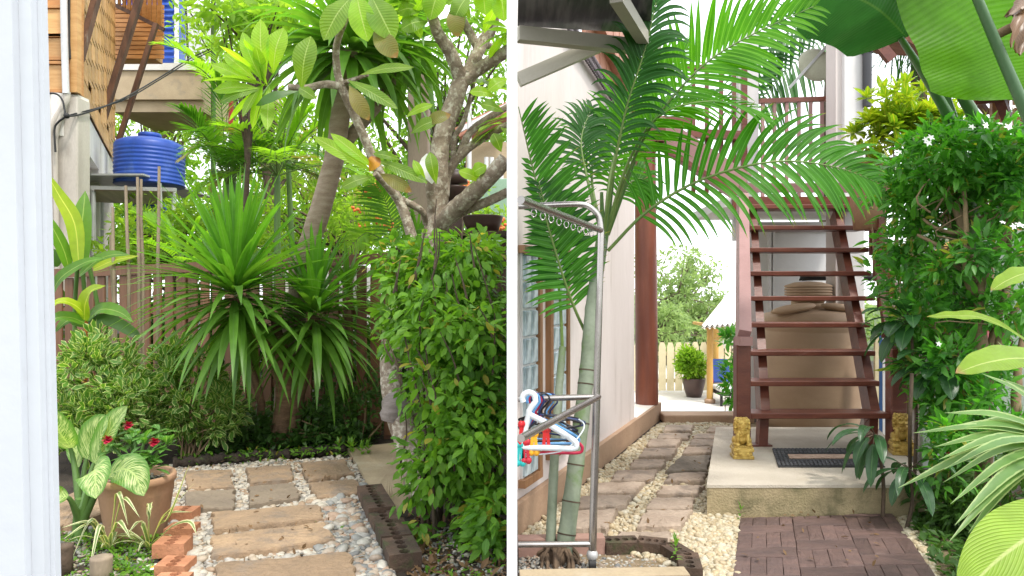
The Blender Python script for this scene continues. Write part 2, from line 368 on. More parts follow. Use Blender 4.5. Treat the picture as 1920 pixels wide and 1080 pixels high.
def brick_mesh(lx, ly, lz, holes=3, hr=.018, depth=.05):
    """a perforated brick: a row of holes along Y sunk into the top"""
    m = MB(); x, y = lx / 2, ly / 2; b = .004
    vs = [V(-x, -y, 0), V(x, -y, 0), V(x, y, 0), V(-x, y, 0), V(-x, -y, lz), V(x, -y, lz), V(x, y, lz), V(-x, y, lz)]
    m.add(vs, [(3, 2, 1, 0), (0, 1, 5, 4), (1, 2, 6, 5), (2, 3, 7, 6), (3, 0, 4, 7)])
    cl = ly / holes
    for h in range(holes):
        cy = -y + cl * (h + .5); sq = []; ci = []; cb = []; N = 8
        for j in range(N):
            a = 2 * math.pi * j / N + math.pi / 4; cx_, sy_ = math.cos(a), math.sin(a); k = 1 / max(abs(cx_), abs(sy_))
            sq.append(V(cx_ * k * x, cy + sy_ * k * cl / 2, lz)); ci.append(V(cx_ * hr * 1.25, cy + sy_ * hr, lz)); cb.append(V(cx_ * hr * 1.1, cy + sy_ * hr * .9, lz - depth))
        m.add(sq + ci + cb, [(j, (j + 1) % N, N + (j + 1) % N, N + j) for j in range(N)] + [(N + j, N + (j + 1) % N, 2 * N + (j + 1) % N, 2 * N + j) for j in range(N)] + [tuple(range(2 * N, 3 * N))])
    return m
def shrink(q, kx, ky):
    c = sum(q, Vector()) / len(q); return [V(c.x + (p.x - c.x) * kx, c.y + (p.y - c.y) * ky, p.z) for p in q]
def pebbles(name, poly, n, size, mat, z=0.0, avoid=(), flat=.6, big=.15):
    """loose stones over a ground polygon, left out under the slabs"""
    def inside(q, x, y):
        r = np.zeros(len(x), bool); j = len(q) - 1
        for i in range(len(q)):
            xi, yi = q[i][0], q[i][1]; xj, yj = q[j][0], q[j][1]
            if yi != yj: r ^= ((yi > y) != (yj > y)) & (x < (xj - xi) * (y - yi) / (yj - yi) + xi)
            j = i
        return r
    xs = [p[0] for p in poly]; ys = [p[1] for p in poly]; x = RNG.uniform(min(xs), max(xs), n * 3); y = RNG.uniform(min(ys), max(ys), n * 3)
    k = inside(poly, x, y)
    for a in avoid:
        c = np.mean(np.array([(p[0], p[1]) for p in a]), 0); k &= ~inside([((p[0] - c[0]) * .97 + c[0], (p[1] - c[1]) * .97 + c[1]) for p in a], x, y)
    x, y = x[k][:n], y[k][:n]; n = len(x); t = MB(); t.ell((0, 0, 0), 1, 7, 5)
    s = size * RNG.uniform(.55, 1.25, n) * np.where(RNG.random(n) < big, 1.6, 1); M = np.zeros((n, 4, 4)); a = RNG.uniform(0, 6.28, n); M[:, 3, 3] = 1
    e1, e2 = s * RNG.uniform(.8, 1.35, n), s * RNG.uniform(.65, 1, n); tl = RNG.normal(0, .25, n)
    M[:, 0, 0] = np.cos(a) * e1; M[:, 1, 0] = np.sin(a) * e1; M[:, 2, 0] = tl * e1; M[:, 0, 1] = -np.sin(a) * e2; M[:, 1, 1] = np.cos(a) * e2; M[:, 2, 2] = s * flat * RNG.uniform(.7, 1.2, n)
    M[:, 0, 3] = x; M[:, 1, 3] = y; M[:, 2, 3] = z + s * flat * RNG.uniform(-.1, .75, n)
    return obj(name, stuffmesh(name, t, M, mat), None, kind='stuff')

# ------------------------------------------------------------------ shared materials
M_soil = surf('soil', (.05, .036, .024), (.022, .016, .011), .95, 5, bump=.8, bs=90, fine=.35)
M_grassg = surf('far_ground', (.09, .13, .04), (.05, .07, .025), .95, 2, bump=.6, bs=40)
M_jamb = surf('shaded_jamb_paint', (.53, .56, .60), (.49, .515, .55), .5, 1.2, bump=.06, bs=30, fine=.03, var=0, stain=(.44, .455, .475), st=(.6, .85), ss=5)  # white paint toned blue-grey: the jamb's shade is put into the colour
M_white = surf('white_paint', (.66, .655, .65), (.6, .595, .59), .45, 3, bump=.06, bs=50, fine=.04, var=0)
M_wallw = surf('divider_paint', (.80, .80, .80), (.76, .76, .76), .6, 3, bump=.1, bs=60, fine=.04, var=0)
M_teak = surf('teak', (.46, .22, .07), (.36, .155, .042), .42, 3.0, bump=.12, bs=60, stretch=(1, 1, 7), var=.16, fine=.14)
M_teakl = surf('pale_teak', (.60, .35, .14), (.48, .25, .085), .5, 3.0, bump=.15, bs=60, stretch=(1, 1, 8), var=.22, fine=.18)
M_oldw = surf('weathered_timber', (.12, .06, .035), (.055, .028, .018), .7, 8, bump=.4, bs=70, stretch=(1, 1, .25), stain=(.25, .2, .16), st=(.6, .75), ss=5)
M_conc = surf('concrete', (.52, .48, .42), (.40, .36, .31), .85, 2.2, bump=.25, bs=70, stain=(.27, .24, .2), st=(.56, .75), ss=1.6, stretch=(1, 1, .35))
M_concw = surf('painted_concrete', (.68, .66, .62), (.58, .55, .5), .8, 2, bump=.15, bs=60, stain=(.4, .35, .3), st=(.62, .8), ss=2, stretch=(1, 1, .4))
M_tanc = surf('tan_render', (.48, .38, .25), (.4, .31, .2), .85, 2, bump=.15, stain=(.28, .24, .18), st=(.55, .75), ss=2.5)
M_blue = surf('blue_plastic', (.025, .085, .42), (.02, .065, .34), .42, 3, bump=.05, var=.04, fine=.1, stain=(.10, .17, .42), st=(.52, .78), ss=2.5, stretch=(1, 1, .4))
M_grey = surf('grey_metal', (.5, .5, .5), (.42, .42, .42), .4, 4, metal=.3)
M_black = surf('black_rubber', (.015, .015, .016), (.02, .02, .02), .6, 5)
M_fence = surf('brown_fence_paint', (.185, .09, .045), (.135, .064, .032), .5, 4, bump=.15, bs=60, stretch=(6, 6, .7), var=.18, fine=.2)
M_stone = surf('sandstone', (.32, .22, .135), (.235, .165, .105), .9, 3.5, bump=.9, bs=45, var=.17, stain=(.20, .155, .115), st=(.48, .68), ss=4, fine=.28)
M_stone_g = surf('grey_sandstone', (.24, .19, .135), (.19, .15, .11), .85, 4, bump=.5, bs=45, var=.1, fine=.22)
M_stone2 = surf('weathered_sandstone', (.37, .29, .225), (.27, .205, .155), .85, 3.5, bump=.6, bs=45, var=.16, stain=(.19, .15, .12), st=(.52, .68), ss=3, fine=.25)
M_slab = surf('worn_sunlit_cement', (.42, .335, .22), (.31, .24, .155), .85, 2.2, bump=.3, bs=60, stain=(.46, .4, .3), st=(.5, .7), ss=1.5, fine=.18)  # worn cement, lightened so the slab's sun patch sits in the colour
def pebmat(name, cols):
    m, nt, b, o = newmat(name); r = rand_of(nt); cr = nn(nt, 'ShaderNodeValToRGB'); cr.color_ramp.interpolation = 'CONSTANT'; nt.links.new(r, cr.inputs[0]); e = cr.color_ramp.elements
    while len(e) < len(cols): e.new(.5)
    for i, c in enumerate(cols): e[i].position = i / len(cols); e[i].color = (*c, 1)
    tc = nn(nt, 'ShaderNodeTexCoord'); f = mth(nt, 'ADD', mth(nt, 'MULTIPLY', ntex(nt, tc.outputs['Object'], 60, 4), .6), .7)
    nt.links.new(mix(nt, 1.0, cr.outputs[0], f, 'MULTIPLY'), b.inputs['Base Color']); b.inputs['Roughness'].default_value = .6; nt.links.new(b.outputs[0], o.inputs[0]); return m
M_peb = pebmat('river_pebble', [(.40, .365, .30), (.43, .39, .32), (.30, .275, .235), (.35, .285, .21), (.335, .315, .28), (.20, .185, .16), (.41, .37, .31), (.27, .19, .125)])
M_pebg = pebmat('grey_river_pebble', [(.30, .29, .26), (.19, .19, .175), (.34, .28, .22), (.25, .20, .155), (.145, .145, .14), (.38, .36, .31), (.22, .22, .205), (.30, .21, .15)])
M_cream = pebmat('cream_gravel', [(0.436, 0.363, 0.238), (0.462, 0.403, 0.284), (0.396, 0.310, 0.185), (0.462, 0.416, 0.317), (0.409, 0.356, 0.251), (0.356, 0.284, 0.178)])
M_brick = surf('orange_brick', (.44, .205, .11), (.35, .15, .075), .85, 6, bump=.4, bs=80, var=.15, fine=.2, stain=(.28, .13, .07), st=(.58, .72), ss=7)
M_mossb = surf('mossy_brick', (.10, .062, .042), (.05, .034, .024), .95, 6, bump=.6, bs=70, var=.2, fine=.25, stain=(.05, .052, .022), st=(.52, .68), ss=9)
M_terra = surf('terracotta', (.42, .255, .16), (.34, .195, .115), .8, 3, bump=.2, bs=60, fine=.12, stain=(.27, .18, .11), st=(.5, .72), ss=5, stretch=(1, 1, .6))
M_bark = surf('plumeria_bark', (.31, .255, .195), (.17, .125, .09), .9, 11, bump=.7, bs=60, fine=.35, stain=(.46, .42, .34), st=(.49, .63), ss=20)
M_bark2 = surf('dracaena_bark', (.25, .155, .09), (.15, .09, .055), .85, 6, bump=.6, bs=60, stretch=(1, 1, 4), fine=.3)
M_bark3 = surf('tall_trunk_bark', (.40, .31, .24), (.28, .2, .145), .85, 6, bump=.6, bs=60, stretch=(1, 1, 4), fine=.3)
M_barkd = surf('dark_bark', (.11, .075, .05), (.06, .045, .03), .9, 7, bump=.6, bs=60, fine=.3)
M_twig = surf('twig', (.26, .18, .10), (.17, .12, .07), .85, 8, bump=.4, bs=60, fine=.25)
M_cane = surf('bamboo_stake', (.33, .26, .18), (.2, .155, .11), .8, 6, bump=.4, bs=60, stretch=(1, 1, .3), stain=(.12, .1, .08), st=(.6, .7), ss=8)
L_drac = leafmat('dracaena_leaf', (.115, .245, .03), (.07, .17, .024), .36, 2.0, rough=.38, spec=.35, vein=(.12, .24, .06), vf=0, vs=0, bump=0, rib=(.11, .22, .06), ribw=.05)
L_dracy = leafmat('young_dracaena_leaf', (.115, .29, .03), (.075, .21, .025), .38, 2.0, rough=.38, spec=.35, bump=0, rib=(.15, .3, .08), ribw=.05)
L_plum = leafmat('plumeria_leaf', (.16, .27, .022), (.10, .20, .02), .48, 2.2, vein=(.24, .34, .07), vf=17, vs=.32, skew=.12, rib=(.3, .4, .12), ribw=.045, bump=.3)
L_plumy = leafmat('sunlit_plumeria_leaf', (.26, .42, .025), (.18, .34, .022), .52, 2.2, vein=(.34, .46, .08), vf=17, vs=.3, skew=.12, rib=(.36, .46, .14), ribw=.045)  # brighter copy of the plumeria leaf, sunlight put into its colour
L_plumb = leafmat('browned_plumeria_leaf', (.15, .17, .03), (.18, .15, .03), .4, 1.8, vein=(.25, .25, .08), vf=17, vs=.4, skew=.12, tip=(.24, .14, .03), tip0=.86, spot=(.19, .12, .025), sp=(.56, .66))
L_orange = leafmat('withered_orange_leaf', (.5, .2, .02), (.55, .28, .03), .35, 1.5, tip=(.3, .12, .03), tip0=.7)
L_hedge = leafmat('hedge_leaf', (.16, .32, .03), (.055, .155, .018), .38, 2.1, rough=.5, spec=.3, rib=(.12, .25, .05), ribw=.06, bump=.1, old=True)
L_var = leafmat('variegated_leaf', (.075, .19, .025), (.12, .25, .035), .36, 1.8, margin=(.52, .58, .24), mw=.74, rough=.45)
L_dief = leafmat('dieffenbachia_leaf', (.11, .26, .035), (.085, .215, .03), .35, 1.8, spot=(.56, .64, .3), sp=(.44, .58), vf=15, skew=.35, rib=(.42, .55, .2), ribw=.05, vein=(.3, .45, .12), vs=.25)
L_spid = leafmat('spider_plant_leaf', (.16, .25, .08), (.2, .28, .1), .3, 1.6, margin=(.68, .66, .42), mw=.52, bump=0)
L_ginger = leafmat('ginger_leaf', (.12, .26, .025), (.07, .18, .02), .42, 2.0, rib=(.28, .4, .1), ribw=.05, vein=(.18, .32, .06), vf=30, vs=.35, skew=.3)
L_gingy = leafmat('yellow_ginger_leaf', (.36, .44, .02), (.24, .38, .02), .42, 1.6, rib=(.55, .6, .1), ribw=.06, vein=(.25, .4, .03), vf=22, vs=.4, skew=.3)
L_palm = leafmat('palm_leaflet', (.085, .21, .02), (.05, .14, .016), .42, 2.1, rough=.4, spec=.3, rib=(.1, .22, .04), ribw=.08, bump=0)
L_palmy = leafmat('bright_palm_leaflet', (.20, .36, .03), (.13, .27, .025), .48, 2.2, rough=.45, spec=.25, bump=0)
L_tree = leafmat('tree_leaf', (.14, .26, .03), (.08, .17, .022), .48, 2.3, rough=.6, spec=.2, bump=0)
L_treey = leafmat('light_tree_leaf', (.21, .33, .045), (.13, .24, .03), .5, 2.3, rough=.6, spec=.2, bump=0)
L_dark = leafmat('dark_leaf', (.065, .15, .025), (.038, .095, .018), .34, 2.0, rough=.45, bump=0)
M_rach = surf('rachis_green', (.14, .21, .05), (.1, .17, .04), .5, 5)
M_stem = surf('green_stem', (.10, .19, .045), (.075, .15, .035), .45, 5, stretch=(1, 1, .4))
M_red = surf('red_petal', (.5, .02, .06), (.36, .006, .025), .5, 8)
M_orf = surf('orange_petal', (.75, .15, .03), (.7, .22, .05), .5, 8)
M_wpet = surf('white_petal', (.85, .85, .8), (.8, .8, .74), .5, 8, var=.04)

# ------------------------------------------------------------------ ground, terrain
m = MB(); m.prism([(-150, -60), (150, -60), (150, 200), (-150, 200)], -1.6, -1.06); struct('ground', m, M_grassg)
m = MB(); m.prism([(-40, -3), (25, -3), (25, 26), (4.9, 14.0), (2.79, 8.42), (1.2, 8.42), (1.2, 60), (-40, 60)], -1.05, 0.0); struct('garden_ground', m, M_soil)

# stand-in divider for the blank white strip between the two views, seen end-on
gw = thing('strip_divider', 'thin white stand-in divider with end post for the blank strip between both gardens', 'wall', (0, 2.4, 0))
m = MB(); m.box((0, 2.36, 1.32), (.0346, .12, 2.64), bev=.003); obj('end_post', m, M_wallw, gw)
m = MB(); m.box((0, 8.72, .8), (.032, 12.58, 1.6), bev=.003); obj('divider_panel', m, M_wallw, gw)

# white door jamb close to the camera on the far left
dj = thing('door_jamb', 'pale grey-white door jamb close up at the picture edge', 'door jamb', (-.95, 1.35, 0))
def jamb(x0, x1, y0, y1, tilt):
    m = MB(); z = (0, 2.7)
    vs = [V(x + tilt * (zz - 1.5), y, zz) for zz in z for x, y in ((x0, y0), (x1, y0), (x1, y1), (x0, y1))]
    m.add(vs, [(3, 2, 1, 0), (4, 5, 6, 7), (0, 1, 5, 4), (1, 2, 6, 5), (2, 3, 7, 6), (3, 0, 4, 7)]); return m
tl = -.024
obj('post', jamb(-1.25, -.925, 1.30, 1.3175, tl), M_jamb, dj); obj('stop_strip', jamb(-1.25, -.901, 1.318, 1.335, tl), M_jamb, dj); obj('edge_strip', jamb(-1.25, -.892, 1.3355, 1.352, tl), M_jamb, dj)

# ------------------------------------------------------------------ left: timber house on concrete
YH = 9.5; hc = P(147, 175, YH); HX, HB = hc.x, hc.z                # front corner
dirS = (P(217, 310, 14.75) - hc); dirS.z = 0; SL = dirS.length; dirS.normalize(); nS = V(dirS.y, -dirS.x, 0)
house = thing('timber_house', 'raised teak house on white concrete columns behind the fence', 'house', (HX, YH, 0))
m = MB(); m.beam(hc + V(-1.2, .10, 1.5), hc + V(-.02, .10, 1.5), .1, 3.0); obj('wall', m, M_teak, house)
for px0, px1, py0, py1 in ((60, 118, 15, 63), (60, 118, 69, 107), (60, 118, 120, 168), (131, 139, 119, 168)):
    a = P(px0, py0, YH); b = P(px1, py1, YH); cz = (a.z + b.z) / 2; w_, h_ = b.x - a.x, a.z - b.z
    p = MB(); p.box((a.x + w_ / 2, YH + .035, cz), (w_, .03, h_), bev=.012); pn = obj('panel', p, M_teakl, house)
    for dx, dz, ww, hh in ((0, h_ / 2 + .02, w_ + .08, .04), (0, -h_ / 2 - .02, w_ + .08, .04), (w_ / 2 + .02, 0, .04, h_)):
        f = MB(); f.box((a.x + w_ / 2 + dx, YH + .02, cz + dz), (ww, .06, hh)); obj('rail', f, M_teak, house)
m = MB(); m.box((HX - .03, YH - .005, HB + 1.5), (.09, .1, 3.0)); obj('corner_post', m, M_teakl, house)
m = MB(); m.tube([P(119, -40, YH - .12), P(121, 80, YH - .12), P(124, 176, YH - .12)], .045, 10); obj('drain_pipe', m, M_grey, house)
m = MB(); m.tube([P(130, -30, YH - .06), P(129, 70, YH - .06), P(131, 110, YH - .06)], .018, 6); obj('cable', m, M_black, house)
# side wall of lapped boards in upright columns
m = MB(); m.beam(hc + nS * -.1 + V(0, 0, 1.6), hc + dirS * SL + nS * -.1 + V(0, 0, 1.6), .1, 3.2); obj('side_wall', m, M_teak, house)
bw, bh = .46, .34; me = None
for i in range(int(SL / bw)):
    for j in range(10):
        if me is None:
            b = MB(); b.add([V(0, 0, 0), V(bw - .012, 0, 0), V(bw - .012, 0, bh - .006), V(0, 0, bh - .006), V(0, -.016, 0), V(bw - .012, -.016, 0), V(bw - .012, -.008, bh - .006), V(0, -.008, bh - .006)], [(4, 5, 6, 7), (0, 1, 5, 4), (0, 4, 7, 3), (5, 1, 2, 6), (7, 6, 2, 3)]); me = b.mesh('plank', M_teakl)
        M = Matrix.Translation(hc + dirS * (i * bw + .03) + V(0, 0, j * bh + rnd(-.01, .01))) @ Matrix.Rotation(math.atan2(dirS.y, dirS.x), 4, 'Z') @ Matrix.Scale(-1, 4, V(0, 1, 0))
        M = Matrix.Translation(hc + dirS * (i * bw + .03) + nS * .002 + V(0, 0, max(.004, j * bh + (i * 7 % 3) * .11 - .12) if j else .004)) @ Matrix((( dirS.x, -nS.x, 0, 0), (dirS.y, -nS.y, 0, 0), (0, 0, 1, 0), (0, 0, 0, 1)))
        obj('plank', me, None, house, M=M)
# concrete frame below
cf = thing('concrete_undercroft', 'white concrete columns and beam carrying the teak house', 'column', (HX - .3, YH + .1, 0))
m = MB(); m.box((P(125, 0, YH).x, YH + .12, HB / 2 - .02), (.33, .3, HB - .04), bev=.02); obj('column', m, M_conc, cf)
m = MB(); m.beam(hc + V(-1.3, .15, -.3), hc + V(-.02, .15, -.3), .25, .58); obj('beam', m, M_concw, cf)
a = hc + nS * -.17 + V(0, 0, -.3); b = a + dirS * SL; m = MB(); m.beam(a + dirS * .05, b, .3, .58); obj('beam', m, M_concw, cf)
m = MB(); m.beam(a + dirS * .3 + nS * -.1 + V(0, 0, -2.1), b + nS * -.1 + V(0, 0, -2.1), .1, 3.6); obj('infill_wall', m, M_concw, cf)
for k, s_ in ((2.9, .3), (5.4, .3)): m = MB(); m.box(a + dirS * k + nS * .0 + V(0, 0, -2.14), (s_, s_, 3.7), rz=math.atan2(dirS.y, dirS.x)); obj('column', m, M_concw, cf)
m = MB(); m.beam(P(60, 420, YH + .6), P(112, 420, YH + .6), .1, 5.2); obj('infill_wall', m, M_concw, cf)
for dx, r_ in ((0, .045), (11, .035)):
    m = MB(); m.tube(bez([P(126, 172, YH - .1), P(122, 195, YH - .1), P(95 + dx, 245, YH - .1), P(93 + dx, 300, YH - .1), P(96 + dx, 480, YH - .1), P(98 + dx, 620, YH - .1)], 20), r_, 8); obj('waste_pipe', m, M_conc, cf)
# boarded bay with struts
bay = thing('timber_bay', 'boarded brown timber bay jutting from the teak house above the tanks', 'bay', P(258, 110, 15))
bz0, bz1 = P(258, 110, 15).z, P(258, 8, 15).z; bx0, bx1 = P(206, 0, 15).x, P(307, 0, 15).x
m = MB(); m.box(((bx0 + bx1) / 2 - .1, 15.2, (bz0 + bz1) / 2), (bx1 - bx0 - .2, .3, bz1 - bz0)); obj('core', m, M_teak, bay)
for i in range(12):
    h = (bz1 - bz0) / 12; s = MB(); s.box(((bx0 + bx1) / 2, 15.03, bz0 + h * (i + .5)), (bx1 - bx0 - .02, .03, h - .018)); obj('slat', s, M_teak, bay)
A = [P(270, -30, 14.3), P(308, -30, 14.9), P(307, 55, 14.9), P(205, 6, 14.9)]
for i in range(10):
    a = P(214 + i * 9.5, -40, 14.4); b = P(214 + i * 9.5, 8 + i * 5.0, 14.85); s = MB(); s.beam(a, b, .09, .03, up=(0, -1, .3)); obj('plank', s, M_teak, bay)
m = MB(); m.beam(P(205, 4, 14.8), P(308, 56, 14.8), .05, .08); obj('fascia', m, M_oldw, bay)
for a, b, wd in ((P(182, -8, 10.2), P(149, 112, 9.75), .11), (P(264, -10, 13.2), P(192, 226, 12.9), .13), (P(293, 44, 14.6), P(215, 288, 14.5), .105)):
    m = MB(); m.beam(a, b, wd * .85, wd * .8, up=(0, 1, 0)); solo('timber_strut', m, M_oldw, {.11: 'rough dark timber strut nearest the house corner', .13: 'long brown timber strut slanting across the board wall', .105: 'thin brown timber strut under the bay end'}[wd], 'strut')
# slab with shed behind
sl = thing('concrete_terrace', 'tan concrete terrace slab with pale edge behind the struts', 'terrace', P(290, 205, 17))
for z0, z1, mt, dy in ((118, 131, M_concw, 0), (131, 185, M_tanc, .06), (185, 206, M_tanc, .2)):
    a = P(205, z0, 17); b = P(376, z1, 17); m = MB(); m.box(((a.x + b.x) / 2, 18 + dy, (a.z + b.z) / 2), (b.x - a.x, 2, a.z - b.z)); obj('slab' if z0 < 131 else 'beam', m, mt, sl)
shed = thing('corrugated_shed', 'bright blue corrugated shed behind the timber bay', 'shed', P(300, 118, 17.5))
a, b = P(228, -60, 17.4), P(327, 117, 17.4); n = 40; vs = []
for i in range(n + 1):
    z = b.z + (a.z - b.z) * i / n
    for x in (a.x, b.x): vs.append(V(x, 17.4 + .03 * math.sin(i * math.pi), z)); 
m = MB()
K = 120; vs = [V(x, 17.4 + .035 * math.sin(i / K * 16 * 2 * math.pi), b.z + (a.z - b.z) * i / K) for i in range(K + 1) for x in (a.x, b.x)]
m.add(vs, [(2 * i, 2 * i + 1, 2 * i + 3, 2 * i + 2) for i in range(K)], smooth=True); m.box(((a.x + b.x) / 2, 17.75, (a.z + b.z) / 2), (b.x - a.x, .5, a.z - b.z)); obj('corrugated_sheet', m, M_blue, shed)
m = MB(); m.box(P(331, 40, 17.45), (.07, .1, 2.2)); obj('post', m, M_white, shed)
for px, g_ in ((347, M_black), (358, M_white)):
    m = MB(); m.tube([P(px, -20, 17.2), P(px + 6, 118, 17.2)], .03, 6); solo('terrace_pole', m, g_, 'dark thin pole on the tan terrace' if g_ is M_black else 'white slanting pole at the terrace end', 'pole')
m = MB(); m.box(P(380, 75, 19.5), (1.0, .3, 1.7)); solo('pale_hut', m, M_white, 'pale wall of a hut beyond the terrace, behind palm fronds', 'hut')

# blue water tanks
def tank(px, pyb, Y, rpx, pyt, lab, cap=True):
    c = P(px, pyb, Y); r = rpx / F * Y; H = (pyb - pyt) / F * Y; t = thing('water_tank', lab, 'water tank', c, 'blue water tanks on the stand'); m = MB(); pr = [(r * .97, 0)]
    N = 9; hb = H * .74
    for i in range(N):
        for k in range(4): pr.append((r * (1 - .028 * (.5 - .5 * math.cos(k / 4 * 2 * math.pi))), hb * (i + k / 4) / N + .01))
    pr += [(r * .985, hb), (r * .98, hb + H * .06), (r * .93, hb + H * .12), (r * .75, hb + H * .18), (r * .42, hb + H * .235), (r * .32, hb + H * .25)]
    m.lathe(c, pr, 40); obj('barrel', m, M_blue, t)
    if cap: m = MB(); m.lathe(c + V(0, 0, hb + H * .25), [(r * .33, 0), (r * .33, H * .07), (r * .3, H * .09), (r * .12, H * .10)], 24); obj('lid', m, M_blue, t)
tank(281, 349, 12, 61, 258, 'ribbed blue water tank with round lid on the stand')
tank(243, 349, 13.3, 25, 276, 'smaller blue water tank half hidden behind the large one')
tank(280, 440, 14, 30, 372, 'blue water tank below the metal stand', False)
st = thing('tank_stand', 'metal stand with translucent roof sheet under the blue tanks', 'stand', P(245, 500, 12))
m = MB(); m.beam(P(170, 352, 11.4), P(330, 356, 11.4), .06, .06); m.beam(P(170, 349, 13.6), P(330, 352, 13.6), .06, .06); obj('rail', m, M_grey, st)
m = MB(); m.box(P(250, 350.5, 12.6) , (1.75, 2.6, .03)); obj('deck', m, M_grey, st)
M_sheet = surf('tin_sheet', (.42, .33, .26), (.3, .24, .19), .5, 2, stretch=(8, 1, 1))
m = MB(); m.add([P(172, 357, 11.35), P(325, 361, 11.35), P(290, 384, 11.9), P(178, 379, 11.9)], [(0, 1, 2, 3)]); so = m
m.add([p + V(0, .02, .015) for p in (P(172, 357, 11.35), P(325, 361, 11.35), P(290, 384, 11.9), P(178, 379, 11.9))], [(3, 2, 1, 0)]); obj('roof_sheet', m, M_sheet, st)
for px, Y in ((175, 11.4), (326, 11.5), (190, 13.4)): m = MB(); z = P(px, 355, Y); m.tube([z, V(z.x, z.y, 0)], .04, 8); obj('leg', m, M_grey, st)
m = MB(); m.tube(bez([P(300, 345, 11.35), P(300, 352, 11.3), P(302, 380, 11.3), P(302, 470, 11.3)], 10), .022, 8); solo('tank_pipe', m, M_grey, 'thin grey pipe running down from the large blue tank', 'pipe')
# overhead cable
m = MB(); m.tube(bez([P(78, 175, 9.3), P(105, 176, 9.3), P(117, 188, 9.3), P(121, 205, 9.3), P(126, 217, 9.3), P(160, 212, 9.6), P(230, 185, 10.5), P(300, 145, 12), P(360, 108, 13), P(440, 70, 14), P(480, 40, 15)], 60), .013, 6)
m.tube(bez([P(126, 217, 9.3), P(230, 188, 10.5), P(300, 149, 12), P(360, 113, 13), P(440, 76, 14)], 30), .010, 6); m.tube(bez([P(126, 217, 9.3), P(108, 230, 9.3), P(102, 245, 9.3), P(104, 285, 9.3)], 12), .014, 6); m.ell(P(125, 217, 9.3), .04, 8, 6)
solo('power_cable', m, M_black, 'black drooping power cable running from the concrete column', 'cable')

# ------------------------------------------------------------------ left: fence
fence = thing('slat_fence', 'brown painted wooden slat fence behind the flower bed', 'fence', (-3.6, 7.9, 0))
fa, fb = V(-8.7, 9.413, 0), V(-1.25, 7.2, 0); fd = (fb - fa).normalized(); FL = (fb - fa).length; n = int(FL / .165); me = None
for i in range(n + 1):
    p = fa + fd * (i * .165); ztop = 1.66 + .19 * i / n
    if me is None: b = MB(); b.box((0, 0, .5), (.118, .025, 1.0), bev=.004); me = b.mesh('slat', M_fence)
    obj('slat', me, None, fence, M=Matrix.Translation((p.x, p.y, .05)) @ Matrix.Rotation(math.atan2(fd.y, fd.x), 4, 'Z') @ Matrix.Diagonal((rnd(.94, 1.04), 1, ztop - rnd(.05, .08), 1)))
for z0, z1, dd in ((1.69, 1.89, -.03), (.5, .55, .03), (1.3, 1.35, .03)):
    m = MB(); o_ = V(fd.y, -fd.x, 0) * dd * -1; o_ = V(-fd.y, fd.x, 0) * dd; m.beam(fa + o_ + V(0, 0, z0), fb + o_ + V(0, 0, z1), .05 if dd > 0 else .03, .11 if dd < 0 else .08); obj('rail', m, M_fence, fence)
for i in range(4): m = MB(); p = fa.lerp(fb, i / 3 * .98 + .01) + V(-fd.y, fd.x, 0) * .09; m.box((p.x, p.y, .93), (.09, .09, 1.86)); obj('post', m, M_fence, fence)

# ------------------------------------------------------------------ left: path
pa = [[(348, 880), (435, 878), (437, 910), (349, 914)], [(346, 921), (442, 916), (438, 951), (345, 956)], [(462, 877), (545, 872), (549, 898), (465, 906)], [(466, 911), (552, 904), (562, 931), (465, 946)],
      [(563, 867), (645, 859), (662, 886), (575, 900)], [(578, 905), (668, 897), (682, 923), (590, 933)], [(397, 961), (602, 946), (608, 972), (398, 994)], [(394, 1004), (613, 977), (628, 1012), (392, 1042)],
      [(404, 1054), (656, 1031), (680, 1095), (405, 1110)], [(104, 936), (192, 898), (206, 958), (104, 992)]]
path = tag(bpy.data.objects.new('stone_path', None), kind='structure'); C.objects.link(path); path.location = (-1.5, 5, 0)
pa_g = []
for i, q in enumerate(pa):
    w_ = shrink([G(x, y, .052) for x, y in q], .98, .95); pa_g.append(w_); obj('stone', stone_mesh(w_, -.02, .052 + rnd(-.006, .008), .013, 8, .009), M_stone_g if i in (3, 1) else M_stone, path)
slab = [G(x, y, .03) for x, y in ((650, 840), (742, 829), (770, 850), (790, 905), (745, 965), (722, 945), (690, 905))]
obj('cement_slab', stone_mesh(slab, -.02, .03, .006, 5), M_slab, path)
m = MB(); m.prism([G(*p) for p in ((320, 872), (652, 858), (700, 905), (775, 1060), (790, 1400), (300, 1400), (296, 1080), (330, 945))], .001, .006); struct('path_bed', m, M_soil)
bedp = [G(x, y) for x, y in ((322, 872), (655, 860), (690, 915), (730, 1000), (745, 1150), (300, 1150), (320, 1000), (322, 930))]
pebbles('white_pebbles', bedp, 6500, .0185, M_peb, .004, pa_g + [slab], .6)
pebbles('grey_pebbles', [G(x, y) for x, y in ((600, 925), (680, 918), (725, 1010), (735, 1150), (600, 1150))], 1250, .029, M_pebg, .012, pa_g, .55)
pebbles('white_pebbles', [G(x, y) for x, y in ((560, 935), (675, 925), (690, 960), (640, 1010), (615, 970))], 260, .025, M_peb, .014, pa_g, .55)
pebbles('white_pebbles', [G(x, y) for x, y in ((340, 1000), (402, 990), (400, 1090), (340, 1090))], 220, .026, M_peb, .014, pa_g, .6)

